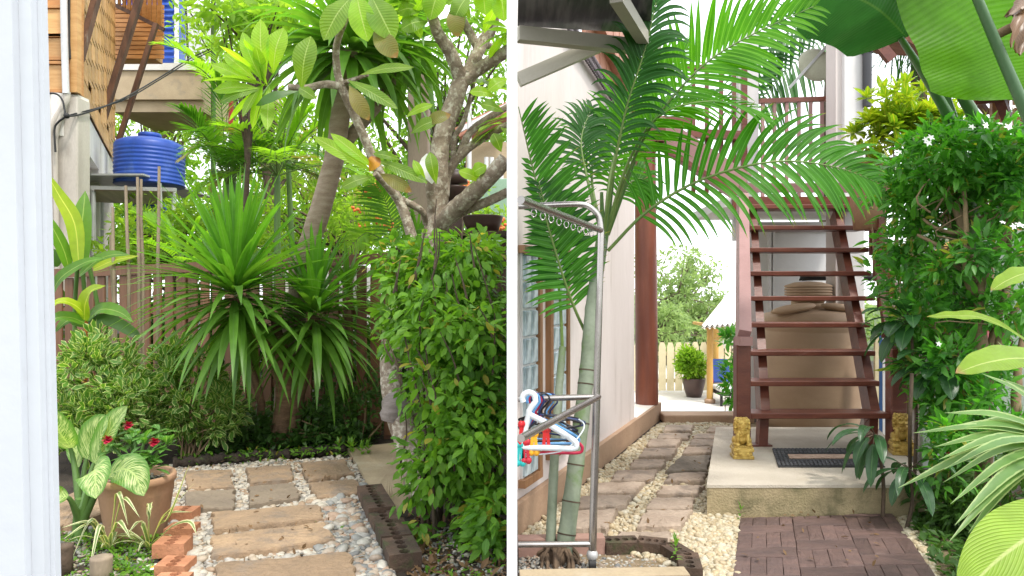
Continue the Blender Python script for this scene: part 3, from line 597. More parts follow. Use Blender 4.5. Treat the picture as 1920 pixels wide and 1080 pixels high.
# loose orange bricks
rowb = thing('brick_edging', 'row of loose orange perforated bricks beside the terracotta pot', 'brick edging', G(335, 1020))
bm_ = brick_mesh(.165, .135, .075, 3, .024, .05).mesh('brick', M_brick)
for px, py, z, rz, tilt, sc in ((345, 975, .0, .02, 0, 1), (342, 1008, .0, .03, .0, 1.02), (324, 1048, .03, .1, .0, 1.05), (330, 1077, .0, -.02, .05, 1.0), (322, 1110, 0, .05, 0, 1)):
    obj('brick', bm_, None, rowb, M=Matrix.Translation(G(px, py, 0) + V(0, 0, z)) @ Matrix.Rotation(rz, 4, 'Z') @ Matrix.Rotation(tilt, 4, 'X') @ Matrix.Scale(sc, 4))
# mossy brick edging
rowm = thing('brick_edging', 'mossy dark perforated bricks edging the hedge bed', 'brick edging', G(715, 980))
bm2 = brick_mesh(.17, .2, .10, 4, .024, .05).mesh('brick', M_mossb); q0, q1 = G(698, 948), G(752, 1055); N = 4
for i in range(N + 1):
    p = q0.lerp(q1, i / N); M = Matrix.Translation(p + V(0, 0, rnd(-.015, .015))) @ Matrix.Rotation(.33 + rnd(-.03, .03), 4, 'Z') @ Matrix.Rotation(rnd(-.04, .04), 4, 'Y') @ Matrix.Diagonal((1.05, 1.1 * (q1 - q0).length / N / .205, 1, 1)); obj('brick', bm2, None, rowm, M=M)
# log edge of the bed
m = MB(); m.tube(bez([G(325, 880) + V(0, 0, .05), G(430, 872) + V(0, 0, .06), G(540, 862) + V(0, 0, .05), G(648, 850) + V(0, 0, .05)], 60), [.042 + .02 * math.sin(i * 1.7) * math.sin(i * .6) for i in range(61)], 9, jit=.3); solo('log_edging', m, surf('rotting_wood', (.05, .036, .026), (.022, .017, .013), .98, 14, bump=1.0, fine=.4, stain=(.05, .07, .02), st=(.55, .68), ss=9), 'dark rotting log along the back of the stone path', 'log')

# ------------------------------------------------------------------ left: pot with desert rose
pc = G(256, 1003); pot = thing('terracotta_pot', 'terracotta pot holding a red-flowered desert rose', 'pot', pc); r_ = 67 / F * 4.42
m = MB(); m.lathe(pc, [(r_ * .72, 0), (r_ * .76, .02), (r_ * .92, .27), (r_ * .935, .275), (r_ * .94, .335), (r_ * 1.0, .34), (r_ * 1.0, .372), (r_ * .97, .385), (r_ * .88, .38), (r_ * .86, .33), (r_ * .02, .325)], 48); obj('pot', m, M_terra, pot)
m = MB(); m.lathe(pc + V(0, 0, .327), [(r_ * .86, 0), (r_ * .5, .012), (.01, .015)], 24); obj('soil', m, M_soil, pot)
pebbles('pot_chips', [pc.to_2d() + Vector((math.cos(a) * r_ * .8, math.sin(a) * r_ * .8)) for a in lerpl(0, 6, 12)], 180, .009, M_pebg, .338).name = 'gravel'
dr = thing('desert_rose', 'small desert rose with red blooms in the terracotta pot', 'plant', pc + V(0, 0, .33)); cd = pc + V(0, 0, .33)
m = MB(); tips = []
L_rose = leafmat('desert_rose_leaf', (.11, .26, .045), (.075, .2, .035), .35, 1.8, rib=(.3, .42, .18), ribw=.08, rough=.35)
for dx, dy, dz in ((-.13, -.02, .23), (-.03, .05, .30), (.06, 0, .27), (.13, -.05, .2), (.02, -.1, .19), (.19, .02, .24), (-.08, .1, .24), (.1, .1, .3), (.16, -.08, .14)):
    e = cd + V(dx - .01, dy, dz); m.tube(bez([cd + V(0, 0, -.02), cd + V(dx * .3, dy * .3, dz * .45), e], 6), [.022, .02, .017, .015, .013, .01, .008], 6); tips.append(e)
obj('stem', m, M_stem, dr)
for e in tips:
    for i in range(11):
        a = i * 2.4; el = rnd(-.35, .9); strap_leaf(dr, e + V(0, 0, rnd(-.04, .02)), V(math.cos(a) * math.cos(el), math.sin(a) * math.cos(el), math.sin(el)), rnd(.08, .12), .042, .5, L_rose, 'obov', 4)
for e in (tips[0] + V(-.01, -.03, .05), tips[1] + V(-.01, -.05, .06), tips[3] + V(.03, -.02, .07)):
    f = MB()
    for i in range(9): a = i * 2.399; f.blade(arc(e, V(math.cos(a), -.5 - (i % 3) * .3, math.sin(a) + .2),   .036, .5, 4), .038, 'oval', cols=1)
    obj('flower', f, M_red, dr)

# dieffenbachia
dc = G(150, 1010); df = thing('dieffenbachia', 'broad pale-spotted dumb cane plant beside the door jamb', 'plant', dc)
m = MB(); m.tube([dc, dc + V(.0, 0, .12), dc + V(.01, .0, .25)], [.045, .04, .035], 8); obj('stem', m, M_stem, df); YD = 4.25
for ps, W in ((((150, 955, YD + .05), (135, 850, YD + .1), (112, 810, YD), (96, 765, YD - .05)), .21), (((152, 950, YD + .1), (160, 870, YD + .15), (180, 820, YD + .15), (205, 782, YD + .1)), .25), (((155, 955, YD), (172, 880, YD + .1), (205, 810, YD + .1), (240, 762, YD + .05)), .19),
              (((156, 965, YD), (172, 893, YD - .08), (178, 885, YD - .25), (180, 935, YD - .34)), .2), (((160, 968, YD), (192, 905, YD - .05), (225, 880, YD - .1), (252, 890, YD - .2), (270, 930, YD - .24)), .2), (((148, 975, YD), (130, 935, YD - .1), (105, 928, YD - .15), (80, 905, YD - .2)), .11), (((150, 955, YD + .15), (143, 850, YD + .25), (142, 800, YD + .28)), .12)):
    pts = [P(*p) for p in ps]; c = bez(pts, 20); k = int(len(c) * .38)
    pet = MB(); pet.tube([dc.lerp(c[0], .8)] + c[:k + 1], lerpl(.026, .012, k + 2), 7); lf = MB(); lf.blade(c[k:] if len(c[k:]) > 4 else c[k - 3:], W, 'oval', nrm=(0, -.8, .6), fold=.22, cols=3, wav=.004); o_ = obj('leaf', lf, L_dief, df); obj('petiole', pet, M_stem, o_)

# spider plant tufts
for (px, py, lab), lv in (((280, 1030, 'cream-striped spider plant arching over the orange bricks'), ((430, 1000, 985), (360, 960, 968), (365, 905, 958), (355, 870, 975), (280, 960, 955), (282, 965, 950), (240, 1000, 985))),
                          ((205, 1032, 'cream-striped spider plant tuft below the dumb cane'), ((120, 1010, 990), (115, 990, 985), (240, 985, 930), (262, 970, 940), (245, 1010, 985), (165, 1085, 1020), (130, 1060, 985)))):
    b = G(px, py); t = thing('spider_plant', lab, 'plant', b)
    for i, (tx, ty, hy) in enumerate(lv):
        Y = b.y - rnd(.05, .3); tipp = P(tx if i or px < 250 else 368, ty, Y); mid = P((px + tx) / 2, min(hy, py - 35), b.y - .08); path_leaf(t, [b, b.lerp(mid, .55) + V(0, 0, .05), mid + V(0, 0, .02), tipp], rnd(.034, .044), L_spid, 'strap', 14, .25, (0, -.3, 1), 'leaf', 1)
    for i in range(7): a = rnd(0, 6.28); strap_leaf(t, b, V(math.cos(a), math.sin(a), rnd(.7, 2)), rnd(.2, .34), .024, rnd(1.0, 2.0), L_spid, 'strap', 10, .25)
for px, py, r_p, h, lab in ((190, 1090, .055, .13, 'short cut grey log stump among spider plant leaves'), (118, 1078, .05, .16, 'mossy dark stump at the foot of the door jamb')):
    b = G(px, py); m = MB(); m.lathe(b, [(r_p, 0), (r_p * .95, h * .5), (r_p, h - .01), (r_p * .96, h), (r_p * .5, h + .002), (.005, h + .001)], 18); solo('log_stump', m, M_cane if px > 150 else M_barkd, lab, 'stump')
# fallen plumeria flower
b = G(286, 1068, .015); t = MB(); t2 = MB()
for i in range(5): a = i * 1.2566; t.blade(arc(b + V(0, 0, .01), V(math.cos(a), math.sin(a), .35), .055, .7, 4), .036, 'obov'); t2.blade(arc(b + V(0, 0, .014), V(math.cos(a), math.sin(a), .35), .016, .7, 3), .012, 'obov')
ff = thing('fallen_flower', 'fallen white flower with yellow centre beside the orange bricks', 'flower', b); obj('petals', t, M_wpet, ff); obj('centre', t2, surf('yellow_petal', (.8, .5, .05)), ff)
# ground cover near the pot
tm = leaf_template('lance', 1, .5, .2, .4, 2)
def cover(name, poly_px, n, size, mat, h=.05, label=None):
    q = [G(*p) for p in poly_px]; xs = [p.x for p in q]; ys = [p.y for p in q]; pos = []
    cx = sum(xs) / len(xs); cy = sum(ys) / len(ys)
    for i in range(n):
        j = random.randrange(len(q)); a, b_ = q[j], q[(j + 1) % len(q)]; s1, s2 = rnd(0, 1), rnd(0, 1) ** .5; p = V(cx, cy, 0).lerp(a.lerp(b_, s1), s2); pos.append((p.x, p.y, rnd(0, h)))
    pos = np.array(pos); d = RNG.normal(0, 1, pos.shape); d[:, 2] = np.abs(d[:, 2]) * .6 + .15
    return obj(name, stuffmesh(name, tm, mats_from(pos, d, size * RNG.uniform(.6, 1.3, n), .4), mat), None, kind='stuff')
cover('ground_cover', [(215, 1000), (310, 985), (295, 1080), (250, 1140), (100, 1140), (100, 1010)], 1600, .03, L_hedge, .04)
cover('ground_cover', [(600, 838), (740, 800), (700, 835), (640, 850), (330, 862), (340, 830)], 2600, .07, L_dark, .18)
cover('bed_plants', [(420, 850), (640, 838), (735, 800), (735, 770), (420, 800)], 2200, .10, L_dark, .35)
cover('ground_cover', [(330, 868), (480, 862), (640, 850), (640, 858), (480, 872), (330, 880)], 500, .05, L_hedge, .09)
for k in range(5): 
    b = G(640 + k * 11 + rnd(-6, 6), 856 + rnd(-6, 4)); t = thing('weed', ['small bright green weed', 'tiny fern weed', 'green seedling', 'low leafy weed', 'pale weed sprig'][k] + ' at the corner of the cement slab, ' + ['first', 'second', 'third', 'fourth', 'fifth'][k] + ' from the log', 'weed', b, 'weeds at the cement slab'); rosette(t, b, 9, .09, .03, L_hedge, (5, 70), .8, .004, prof='lance')
pebbles('bed_chips', [G(x, y) for x, y in ((105, 985), (330, 960), (300, 1150), (105, 1150))], 900, .013, M_pebg, .0)

# ------------------------------------------------------------------ left: shrubs and plants
tv = leaf_template('obov', 1, .42, .25, .25, 3)
def bush(name, label, cat, ells, n, ls, mat, tmpl, nind, per=22, cr=.1, stems=8, base=None, outward=.6, up=.25, group=None, roll=.5, shell=.45, stemr=.012, smat=None, xmax=1e9, clear=None):
    c0 = Vector(ells[0][0]); base = Vector(base) if base is not None else V(c0.x, c0.y, 0); t = thing(name, label, cat, base, group); Ms = []; cens = []; tot = sum(e[1][0] * e[1][2] for e in ells)
    for c, r in ells:
        k = max(3, int(n * r[0] * r[2] / tot / per)); cen, pos, q = clumps(c, r, k, per, cr, shell); cens += [Vector(x) for x in cen]
        d = q * .9 + outward * (pos - np.array(c)) / np.array(r) * .6 + np.array([0, 0, up]) + RNG.normal(0, .35, q.shape); kk = (pos[:, 2] > base.z + .02) & (pos[:, 0] < xmax)
        if clear is not None:   # pruned away in front of the statue
            sx_ = 960 + pos[:, 0] / pos[:, 1] * F; sz_ = HZ - (pos[:, 2] - CAM_H) / pos[:, 1] * F; kk &= ~((sx_ > clear[0]) & (sx_ < clear[2]) & (sz_ > clear[1]) & (sz_ < clear[3]))
        Ms.append(mats_from(pos[kk], d[kk], ls * RNG.uniform(.6, 1.2, kk.sum()), roll))
    m = MB(); random.shuffle(cens)
    for e in cens[:stems]: s = base + V(rnd(-.08, .08), rnd(-.08, .08), 0); m.tube(bez([s, s.lerp(e, .5) + V(rnd(-.08, .08), rnd(-.05, .05), .05), e], 8), lerpl(stemr, stemr * .35, 9), 5)
    if stems: obj('stem', m, smat or M_twig, t)
    scatter(t, tmpl, np.concatenate(Ms), mat, nind); return t
def E(px, py, Y, rx, rz, ry): return (tuple(P(px, py, Y)), (rx / F * Y, ry, rz / F * Y))
bush('variegated_shrub', 'large cream and green variegated shrub behind the dumb cane', 'shrub', [E(175, 715, 6.3, 95, 80, .45), E(150, 790, 6.0, 75, 50, .35), E(230, 770, 6.1, 70, 70, .35), E(175, 655, 6.3, 28, 35, .2)], 3600, .105, L_var, tv, 260, stems=14)
bush('variegated_shrub', 'smaller cream-edged variegated shrub below the spiky dracaena', 'shrub', [E(360, 745, 6.4, 75, 85, .4), E(320, 680, 6.6, 40, 40, .25), E(400, 770, 6.3, 50, 50, .3)], 1900, .105, L_var, tv, 180, stems=12)
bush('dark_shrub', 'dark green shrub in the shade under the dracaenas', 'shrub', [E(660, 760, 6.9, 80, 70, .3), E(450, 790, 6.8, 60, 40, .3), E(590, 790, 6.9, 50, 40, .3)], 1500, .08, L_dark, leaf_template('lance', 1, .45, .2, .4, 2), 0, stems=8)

# ginger / heliconia by the fence
gb = G(165, 860); gi = thing('ginger_plant', 'tall ginger plant with upright green leaves before the concrete column', 'plant', V(P(150, 0, 6.9).x, 6.9, 0))
m = MB()
for a in (140, 160, 185): m.tube(bez([V(P(a, 0, 6.9).x, 6.9, 0), P(a, 600, 6.9), P((a + 150) / 2, 500, 6.8)], 8), .02, 6)
obj('stem', m, M_stem, gi)
for ps, W, mt in ((((148, 500, 6.7), (140, 420, 6.7), (110, 365, 6.65), (84, 318, 6.6)), .15, L_gingy), (((152, 505, 6.8), (152, 440, 6.8), (157, 390, 6.85), (160, 358, 6.9)), .2, L_ginger), (((130, 505, 6.8), (118, 465, 6.7), (95, 420, 6.6), (82, 400, 6.6)), .12, L_ginger), (((150, 515, 6.7), (180, 490, 6.6), (210, 478, 6.5), (245, 478, 6.45)), .13, L_ginger), (((95, 555, 6.6), (115, 520, 6.5), (160, 492, 6.5), (200, 484, 6.5)), .12, L_ginger), (((100, 500, 7), (95, 480, 6.95), (80, 462, 6.9)), .18, L_dark), (((175, 505, 6.9), (215, 488, 6.9), (260, 480, 6.9)), .12, L_gingy)):
    path_leaf(gi, [P(*p) for p in ps], W, mt, 'lance', 12, .25, (.2, -.8, .5), cols=2)
g2 = thing('heliconia_plant', 'low heliconia with a yellow leaf and orange stalk before the fence', 'plant', V(P(160, 0, 6.7).x, 6.7, 0))
m = MB(); m.tube([V(P(160, 0, 6.7).x, 6.7, 0), P(160, 640, 6.7), P(162, 590, 6.65)], .018, 6); obj('stem', m, M_orf, g2)
for ps, W, mt in ((((158, 600, 6.6), (160, 570, 6.55), (172, 545, 6.5), (198, 536, 6.45)), .17, L_gingy), (((160, 590, 6.6), (140, 572, 6.5), (112, 565, 6.4), (86, 585, 6.35)), .10, L_gingy), (((165, 600, 6.6), (190, 580, 6.5), (225, 586, 6.4), (250, 605, 6.35)), .15, L_ginger), (((158, 605, 6.6), (130, 595, 6.5), (100, 600, 6.4), (90, 640, 6.35)), .13, L_ginger), (((160, 610, 6.65), (130, 600, 6.6), (100, 625, 6.5)), .12, L_ginger), (((165, 605, 6.7), (200, 600, 6.7), (250, 625, 6.6), (258, 640, 6.6)), .13, L_dark), (((165, 600, 6.7), (190, 575, 6.7), (212, 578, 6.7)), .10, L_ginger)):
    path_leaf(g2, [P(*p) for p in ps], W, mt, 'lance', 12, .25, (.1, -.7, .6), cols=2, wav=.004)
for i, (xt, yt, xb, yb) in enumerate(((212, 388, 216, 700), (237, 348, 247, 690), (258, 332, 266, 690), (264, 336, 272, 690), (300, 312, 290, 690), (208, 440, 222, 640))):
    Y = 6.9 + i * .04; p0 = P(xt, yt, Y); p1 = P(xb, yb, Y); p1 = V(p1.x, Y, 0); m = MB(); pts = [p0.lerp(p1, k / 6) + V(rnd(-.01, .01), 0, 0) for k in range(7)]; m.tube(pts, [.014, .016, .017, .018, .018, .02, .02], 7, jit=.12)
    solo('bamboo_stake', m, M_cane, ['leaning stake with a blackened tip, leftmost of the tall stakes', 'straight grey bamboo stake left of the paired stakes', 'thicker of the two paired bamboo stakes', 'thinner right-hand stake of the pair', 'knob-topped bamboo stake beside the spiky dracaena', 'shortest bamboo stake just clear of the fence top'][i], 'stake', 'bamboo stakes by the fence')

# front dracaena (two heads, stout trunk)
yb = G(520, 838); yd = thing('spiky_dracaena', 'spiky green dracaena with a large fountain of sword leaves', 'plant', yb); YY = 6.25
m = MB(); m.tube(bez([yb, P(535, 740, 6.7), P(520, 680, 6.5), P(480, 610, 6.35), P(442, 556, YY)], 16), lerpl(.1, .06, 17), 12, jit=.06); obj('trunk', m, M_bark2, yd)
m = MB(); m.tube(bez([G(540, 836), P(550, 730, 6.7), P(515, 600, 6.5)], 10), lerpl(.06, .04, 11), 10, jit=.06); obj('trunk', m, M_bark2, yd)
m = MB(); m.tube(bez([G(480, 830), P(490, 760, 6.7), P(470, 690, 6.6), P(450, 640, 6.5)], 10), lerpl(.04, .03, 11), 10, jit=.06); obj('trunk', m, M_bark2, yd)
c = P(440, 552, YY)
rosette(yd, c, 96, 1.08, .068, L_dracy, (12, 86), .5, .05); rosette(yd, c + V(0, 0, -.06), 84, 1.12, .07, L_drac, (-18, 36), .85, .05); rosette(yd, c + V(.04, .02, -.22), 60, .98, .072, L_drac, (-50, 4), 1.3, .05)
y2 = thing('spiky_dracaena', 'darker dracaena with drooping blades right of the large one', 'plant', G(545, 830)); c = P(590, 590, 6.55)
m = MB(); m.tube(bez([G(548, 832), P(560, 740, 6.75), P(585, 650, 6.65), P(590, 595, 6.55)], 12), lerpl(.07, .05, 13), 10, jit=.06); obj('trunk', m, M_bark2, y2)
rosette(y2, c, 60, .78, .062, L_dracy, (15, 85), .9, .05); rosette(y2, c + V(0, 0, -.08), 58, .95, .068, L_drac, (-20, 30), .95, .05); rosette(y2, c + V(.02, 0, -.2), 44, .85, .07, L_drac, (-55, 0), 1.4, .05)
y3 = thing('spiky_dracaena', 'small dracaena tuft against the fence under the tall trunk', 'plant', G(650, 825)); c = P(652, 560, 7.0); rosette(y3, c, 34, .5, .05, L_drac, (-10, 80), 1.4, .04)
m = MB(); m.tube([G(650, 825), P(652, 565, 7.0)], .035, 8); obj('trunk', m, M_bark2, y3)
# tall dracaena
td = thing('tall_dracaena', 'tall leaning dracaena tree with long drooping strap leaves', 'tree', G(530, 832)); Yt = 6.9; c = P(655, 95, 6.5)
m = MB(); m.tube(bez([G(530, 832), P(545, 650, Yt), P(572, 490, 6.9), P(600, 395, 6.85), P(628, 290, 6.75), P(640, 200, 6.6), c], 30), lerpl(.115, .085, 31), 14, jit=.05); obj('trunk', m, M_bark3, td)
rosette(td, c, 80, 1.1, .095, L_dracy, (5, 82), 1.5, .08); rosette(td, c + V(0, 0, -.08), 74, 1.12, .115, L_drac, (-30, 16), 1.6, .1)
m = MB(); m.tube(bez([P(628, 290, 6.75), P(720, 180, 6.9), P(770, 100, 7.0)], 10), lerpl(.07, .05, 11), 10); obj('limb', m, M_bark3, td); rosette(td, P(772, 92, 7.0), 60, 1.0, .09, L_drac, (-45, 70), 2.0, .08)

# ------------------------------------------------------------------ left: plumeria
Yp = 5.7; pl = thing('plumeria_tree', 'mottled grey plumeria tree forking above the green hedge', 'tree', V(P(800, 0, Yp).x, Yp, 0))
def limb(pts, r0, r1, par=pl, mt=None, n=14, name='limb'):
    q = bez([P(*p) for p in pts], n * 2); m = MB(); m.tube(q, lerpl(r0, r1, len(q)), 12, jit=.07); obj(name, m, mt or M_bark, par)
b0 = V(P(790, 0, Yp).x, Yp, 0); q = bez([b0, P(795, 700, Yp), P(803, 500, Yp), P(812, 440, Yp)], 20); m = MB(); m.tube(q, lerpl(.12, .10, len(q)), 14, jit=.06); obj('trunk', m, M_bark, pl)
k_ = Yp / F
limb([(812, 445, Yp), (820, 400, Yp), (822, 340, Yp), (826, 270, Yp), (845, 210, Yp), (866, 150, Yp)], 20 * k_, 16 * k_)
limb([(866, 152, Yp), (845, 100, Yp - .1), (818, 55, Yp - .2), (800, -20, Yp - .3)], 14 * k_, 9 * k_)
limb([(868, 152, Yp), (905, 125, Yp), (945, 100, Yp - .1), (965, 85, Yp - .15)], 13 * k_, 10 * k_)
limb([(876, 140, Yp), (905, 80, Yp + .1), (925, 40, Yp + .1), (915, -30, Yp)], 12 * k_, 10 * k_)
limb([(896, 90, Yp + .1), (872, 45, Yp + .1), (855, 8, Yp), (835, -20, Yp)], 9 * k_, 6 * k_)
limb([(868, 160, Yp + .1), (885, 110, Yp + .3), (905, 85, Yp + .3), (940, 95, Yp + .3)], 9 * k_, 6 * k_)
limb([(820, 430, Yp), (850, 395, Yp - .15), (900, 350, Yp - .3), (948, 300, Yp - .4)], 17 * k_, 14 * k_)
limb([(838, 418, Yp), (870, 395, Yp - .1), (915, 378, Yp - .2), (952, 360, Yp - .25)], 10 * k_, 8 * k_)
limb([(832, 370, Yp), (838, 330, Yp + .1), (860, 295, Yp + .1), (900, 262, Yp + .1), (950, 235, Yp)], 10 * k_, 7 * k_)
limb([(862, 292, Yp + .1), (880, 250, Yp + .2), (915, 222, Yp + .2), (952, 200, Yp + .2)], 8 * k_, 6 * k_)
limb([(850, 310, Yp + .1), (852, 260, Yp + .15), (870, 225, Yp + .15), (890, 150, Yp + .2)], 6 * k_, 4 * k_)
limb([(818, 420, Yp), (808, 370, Yp - .1), (806, 345, Yp - .15), (806, 325, Yp - .15)], 8 * k_, 9 * k_)
# thin branch crossing left
limb([(775, 470, 5.4), (768, 430, 5.4), (748, 375, 5.4), (712, 325, 5.35), (683, 258, 5.3), (655, 195, 5.25), (638, 160, 5.2)], 10 * k_, 7 * k_)
limb([(750, 375, 5.4), (722, 345, 5.3), (703, 325, 5.2)], 7 * k_, 5 * k_)
limb([(748, 372, 5.4), (790, 395, 5.5), (798, 420, 5.6)], 7 * k_, 5 * k_)
limb([(640, 162, 5.2), (632, 130, 5.2), (632, 80, 5.1), (655, 20, 5.0)], 7 * k_, 5 * k_)
limb([(640, 162, 5.2), (610, 158, 5.15), (575, 165, 5.1), (540, 163, 5.05)], 7 * k_, 5 * k_)
limb([(645, 155, 5.2), (690, 140, 5.1)], 4 * k_, 3 * k_)
def pleaf(b, t, W, mt, par=pl, bow=0, nrm=(0, -1, .25), Y=5.0):
    a = P(b[0], b[1], Y); e = P(t[0], t[1], Y - .06); mid = a.lerp(e, .5) + V(0, -.05, bow); path_leaf(par, [a, mid, e], W * Y / F, mt, 'obov', 12, .12, nrm, cols=2, wav=.003)
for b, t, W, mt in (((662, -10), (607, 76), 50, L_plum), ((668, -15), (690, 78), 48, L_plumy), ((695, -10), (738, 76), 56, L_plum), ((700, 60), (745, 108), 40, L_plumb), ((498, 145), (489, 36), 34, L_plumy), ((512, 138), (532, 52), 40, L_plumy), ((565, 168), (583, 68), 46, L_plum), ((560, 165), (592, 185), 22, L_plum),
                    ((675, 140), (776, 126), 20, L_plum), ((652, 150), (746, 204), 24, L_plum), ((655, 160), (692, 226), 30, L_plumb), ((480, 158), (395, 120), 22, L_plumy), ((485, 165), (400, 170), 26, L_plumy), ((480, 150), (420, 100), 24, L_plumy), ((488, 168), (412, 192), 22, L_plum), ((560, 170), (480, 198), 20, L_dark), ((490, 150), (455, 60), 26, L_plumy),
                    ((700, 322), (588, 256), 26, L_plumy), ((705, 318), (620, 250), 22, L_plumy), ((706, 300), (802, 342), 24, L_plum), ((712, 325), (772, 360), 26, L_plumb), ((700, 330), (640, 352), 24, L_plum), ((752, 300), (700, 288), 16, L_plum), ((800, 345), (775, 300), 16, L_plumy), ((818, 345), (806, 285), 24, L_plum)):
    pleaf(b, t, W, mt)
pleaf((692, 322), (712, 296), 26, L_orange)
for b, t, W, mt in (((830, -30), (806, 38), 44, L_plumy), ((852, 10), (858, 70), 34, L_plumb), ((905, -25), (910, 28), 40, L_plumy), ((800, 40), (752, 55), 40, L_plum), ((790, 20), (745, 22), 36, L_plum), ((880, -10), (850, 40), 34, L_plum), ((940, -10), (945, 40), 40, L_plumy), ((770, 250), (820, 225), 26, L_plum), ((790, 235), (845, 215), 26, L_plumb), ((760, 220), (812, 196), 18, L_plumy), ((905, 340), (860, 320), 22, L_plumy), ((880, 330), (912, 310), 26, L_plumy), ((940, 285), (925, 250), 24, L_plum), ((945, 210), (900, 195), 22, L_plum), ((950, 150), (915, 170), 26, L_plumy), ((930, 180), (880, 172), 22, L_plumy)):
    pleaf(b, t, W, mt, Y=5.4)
for i in range(90):   # leaf heads up in the fork and beyond the frame top
    cx, cy, Y = random.choice(((800, -25, 5.4), (915, -30, 5.7), (835, -30, 5.6), (950, 60, 5.5), (700, -25, 5.2), (900, 160, 5.9), (940, 230, 5.8), (760, 20, 5.9), (855, 0, 5.5), (935, -5, 5.4), (780, -10, 5.3)))
    a = rnd(0, 6.28); d = V(math.cos(a), math.sin(a) * .7 - .2, rnd(-.5, .5)); strap_leaf(pl, P(cx + rnd(-12, 12), cy + rnd(-12, 12), Y), d, rnd(.22, .36), rnd(.08, .11), .6, random.choice((L_plum, L_plumy, L_plum)), 'obov', 8, .12, cols=2)
for i in range(14):   # head of leaves at the thin branch's left end
    a = i * .449 + rnd(-.2, .2); d = V(-abs(math.cos(a)) * .9 + .15, -.35 + .5 * math.sin(i * 1.7), math.sin(a)); strap_leaf(pl, P(500 + rnd(-10, 6), 160 + rnd(-6, 6), 5.05), d, rnd(.28, .4), rnd(.075, .1), .35, random.choice((L_plumy, L_plum)), 'obov', 9, .12, cols=2)
m = MB(); m.blade(bez([P(810, 345, 5.5), P(806, 318, 5.45), P(800, 288, 5.45)], 8), .15, 'obov', nrm=(0, -1, .2), fold=.5, cols=2); obj('pale_bract', m, M_wpet, pl)
# sweeping lower trunk seen through the hedge edge
t2 = thing('mottled_trunk', 'mottled trunk wrapped in bark cloth left of the hedge', 'trunk', G(752, 880))
q = bez([G(792, 950, -.05), P(776, 870, 5.3), P(745, 770, 5.5), P(733, 700, 5.6), P(735, 620, 5.7), P(742, 560, 5.8)], 24); m = MB(); m.tube(q, lerpl(.115, .07, len(q)), 14, jit=.06); obj('trunk', m, M_bark, t2)
m = MB(); m.tube(bez([P(735, 790, 5.46), P(742, 760, 5.47), P(748, 745, 5.5)], 6), [.09, .11, .11, .12, .11, .105, .085], 12, jit=.12); obj('wrap', m, surf('grey_wrap', (.3, .26, .24), (.2, .17, .15), .9, 8, bump=.5, stretch=(1, 1, 5)), t2)

# ------------------------------------------------------------------ left: leafy hedge on the right
hb = G(840, 1040); th = leaf_template('oval', 1, .5, .22, .35, 3)
hedge = bush('garden_hedge', 'tall bright green hedge with small pointed leaves and bare stems below', 'hedge',
             [E(850, 520, 4.9, 105, 50, .55), E(830, 600, 4.7, 85, 70, .5), E(900, 620, 4.6, 55, 90, .5), E(855, 720, 4.5, 85, 90, .42), E(905, 830, 4.4, 48, 110, .35), E(840, 840, 4.4, 45, 80, .3), E(915, 960, 4.3, 35, 70, .25), E(770, 560, 5.0, 45, 65, .35), E(740, 480, 5.1, 30, 20, .25), E(890, 480, 4.9, 60, 25, .5), E(918, 1035, 4.05, 34, 55, .2), E(932, 960, 4.1, 22, 70, .2), E(745, 470, 5.0, 10, 30, .1), E(800, 452, 4.8, 9, 26, .1), E(862, 448, 4.7, 12, 24, .1), E(905, 455, 4.7, 9, 28, .1), E(738, 620, 4.9, 16, 60, .15), E(775, 900, 4.35, 22, 60, .15), E(790, 1010, 4.15, 20, 40, .12)], 9200, .082, L_hedge, th, 300, per=22, cr=.15, stems=0, up=-.55, shell=.4, base=hb, xmax=-.06)
m = MB()
for i in range(24):
    x0 = rnd(-.58, -.08); y0 = rnd(4.25, 5.0); z1 = rnd(.7, 1.35); a = V(x0, y0, 0); e = V(x0 + rnd(-.22, .2), y0 + rnd(-.1, .15), z1); e.x = min(e.x, -.06); m.tube(bez([a, a.lerp(e, .4) + V(rnd(-.06, .06), rnd(-.05, .05), 0), e], 10), lerpl(rnd(.010, .024), .005, 11), 6, jit=.12)
for i in range(34):
    a = P(rnd(735, 930), rnd(480, 900), rnd(4.25, 4.6)); a.x = min(a.x, -.1); e = a + V(rnd(-.12, .12), rnd(-.12, 0), rnd(.12, .4)); e.x = min(e.x, -.06); m.tube(bez([a, a.lerp(e, .5) + V(rnd(-.03, .03), 0, 0), e], 6), lerpl(.008, .003, 7), 5)
obj('stem', m, M_barkd, hedge)

L_lit = leafmat('dead_leaf', (.22, .13, .06), (.13, .075, .035), .15, 1.2, rough=.8, bump=0)
def litter(poly_px, n, size=.06):
    o = cover('leaf_litter', poly_px, n, size, L_lit, .012); o.data.materials[0] = L_lit; return o
litter([(740, 965), (960, 1000), (955, 1200), (760, 1200), (770, 1080)], 420); litter([(330, 850), (640, 838), (720, 800), (420, 810)], 350, .07); cover('ground_cover', [(800, 1000), (940, 1010), (950, 1200), (780, 1200)], 240, .035, L_hedge, .03)
pebbles('bed_chips', [G(770, 990), G(945, 990), G(950, 1200), G(770, 1200)], 900, .012, M_pebg, .0)
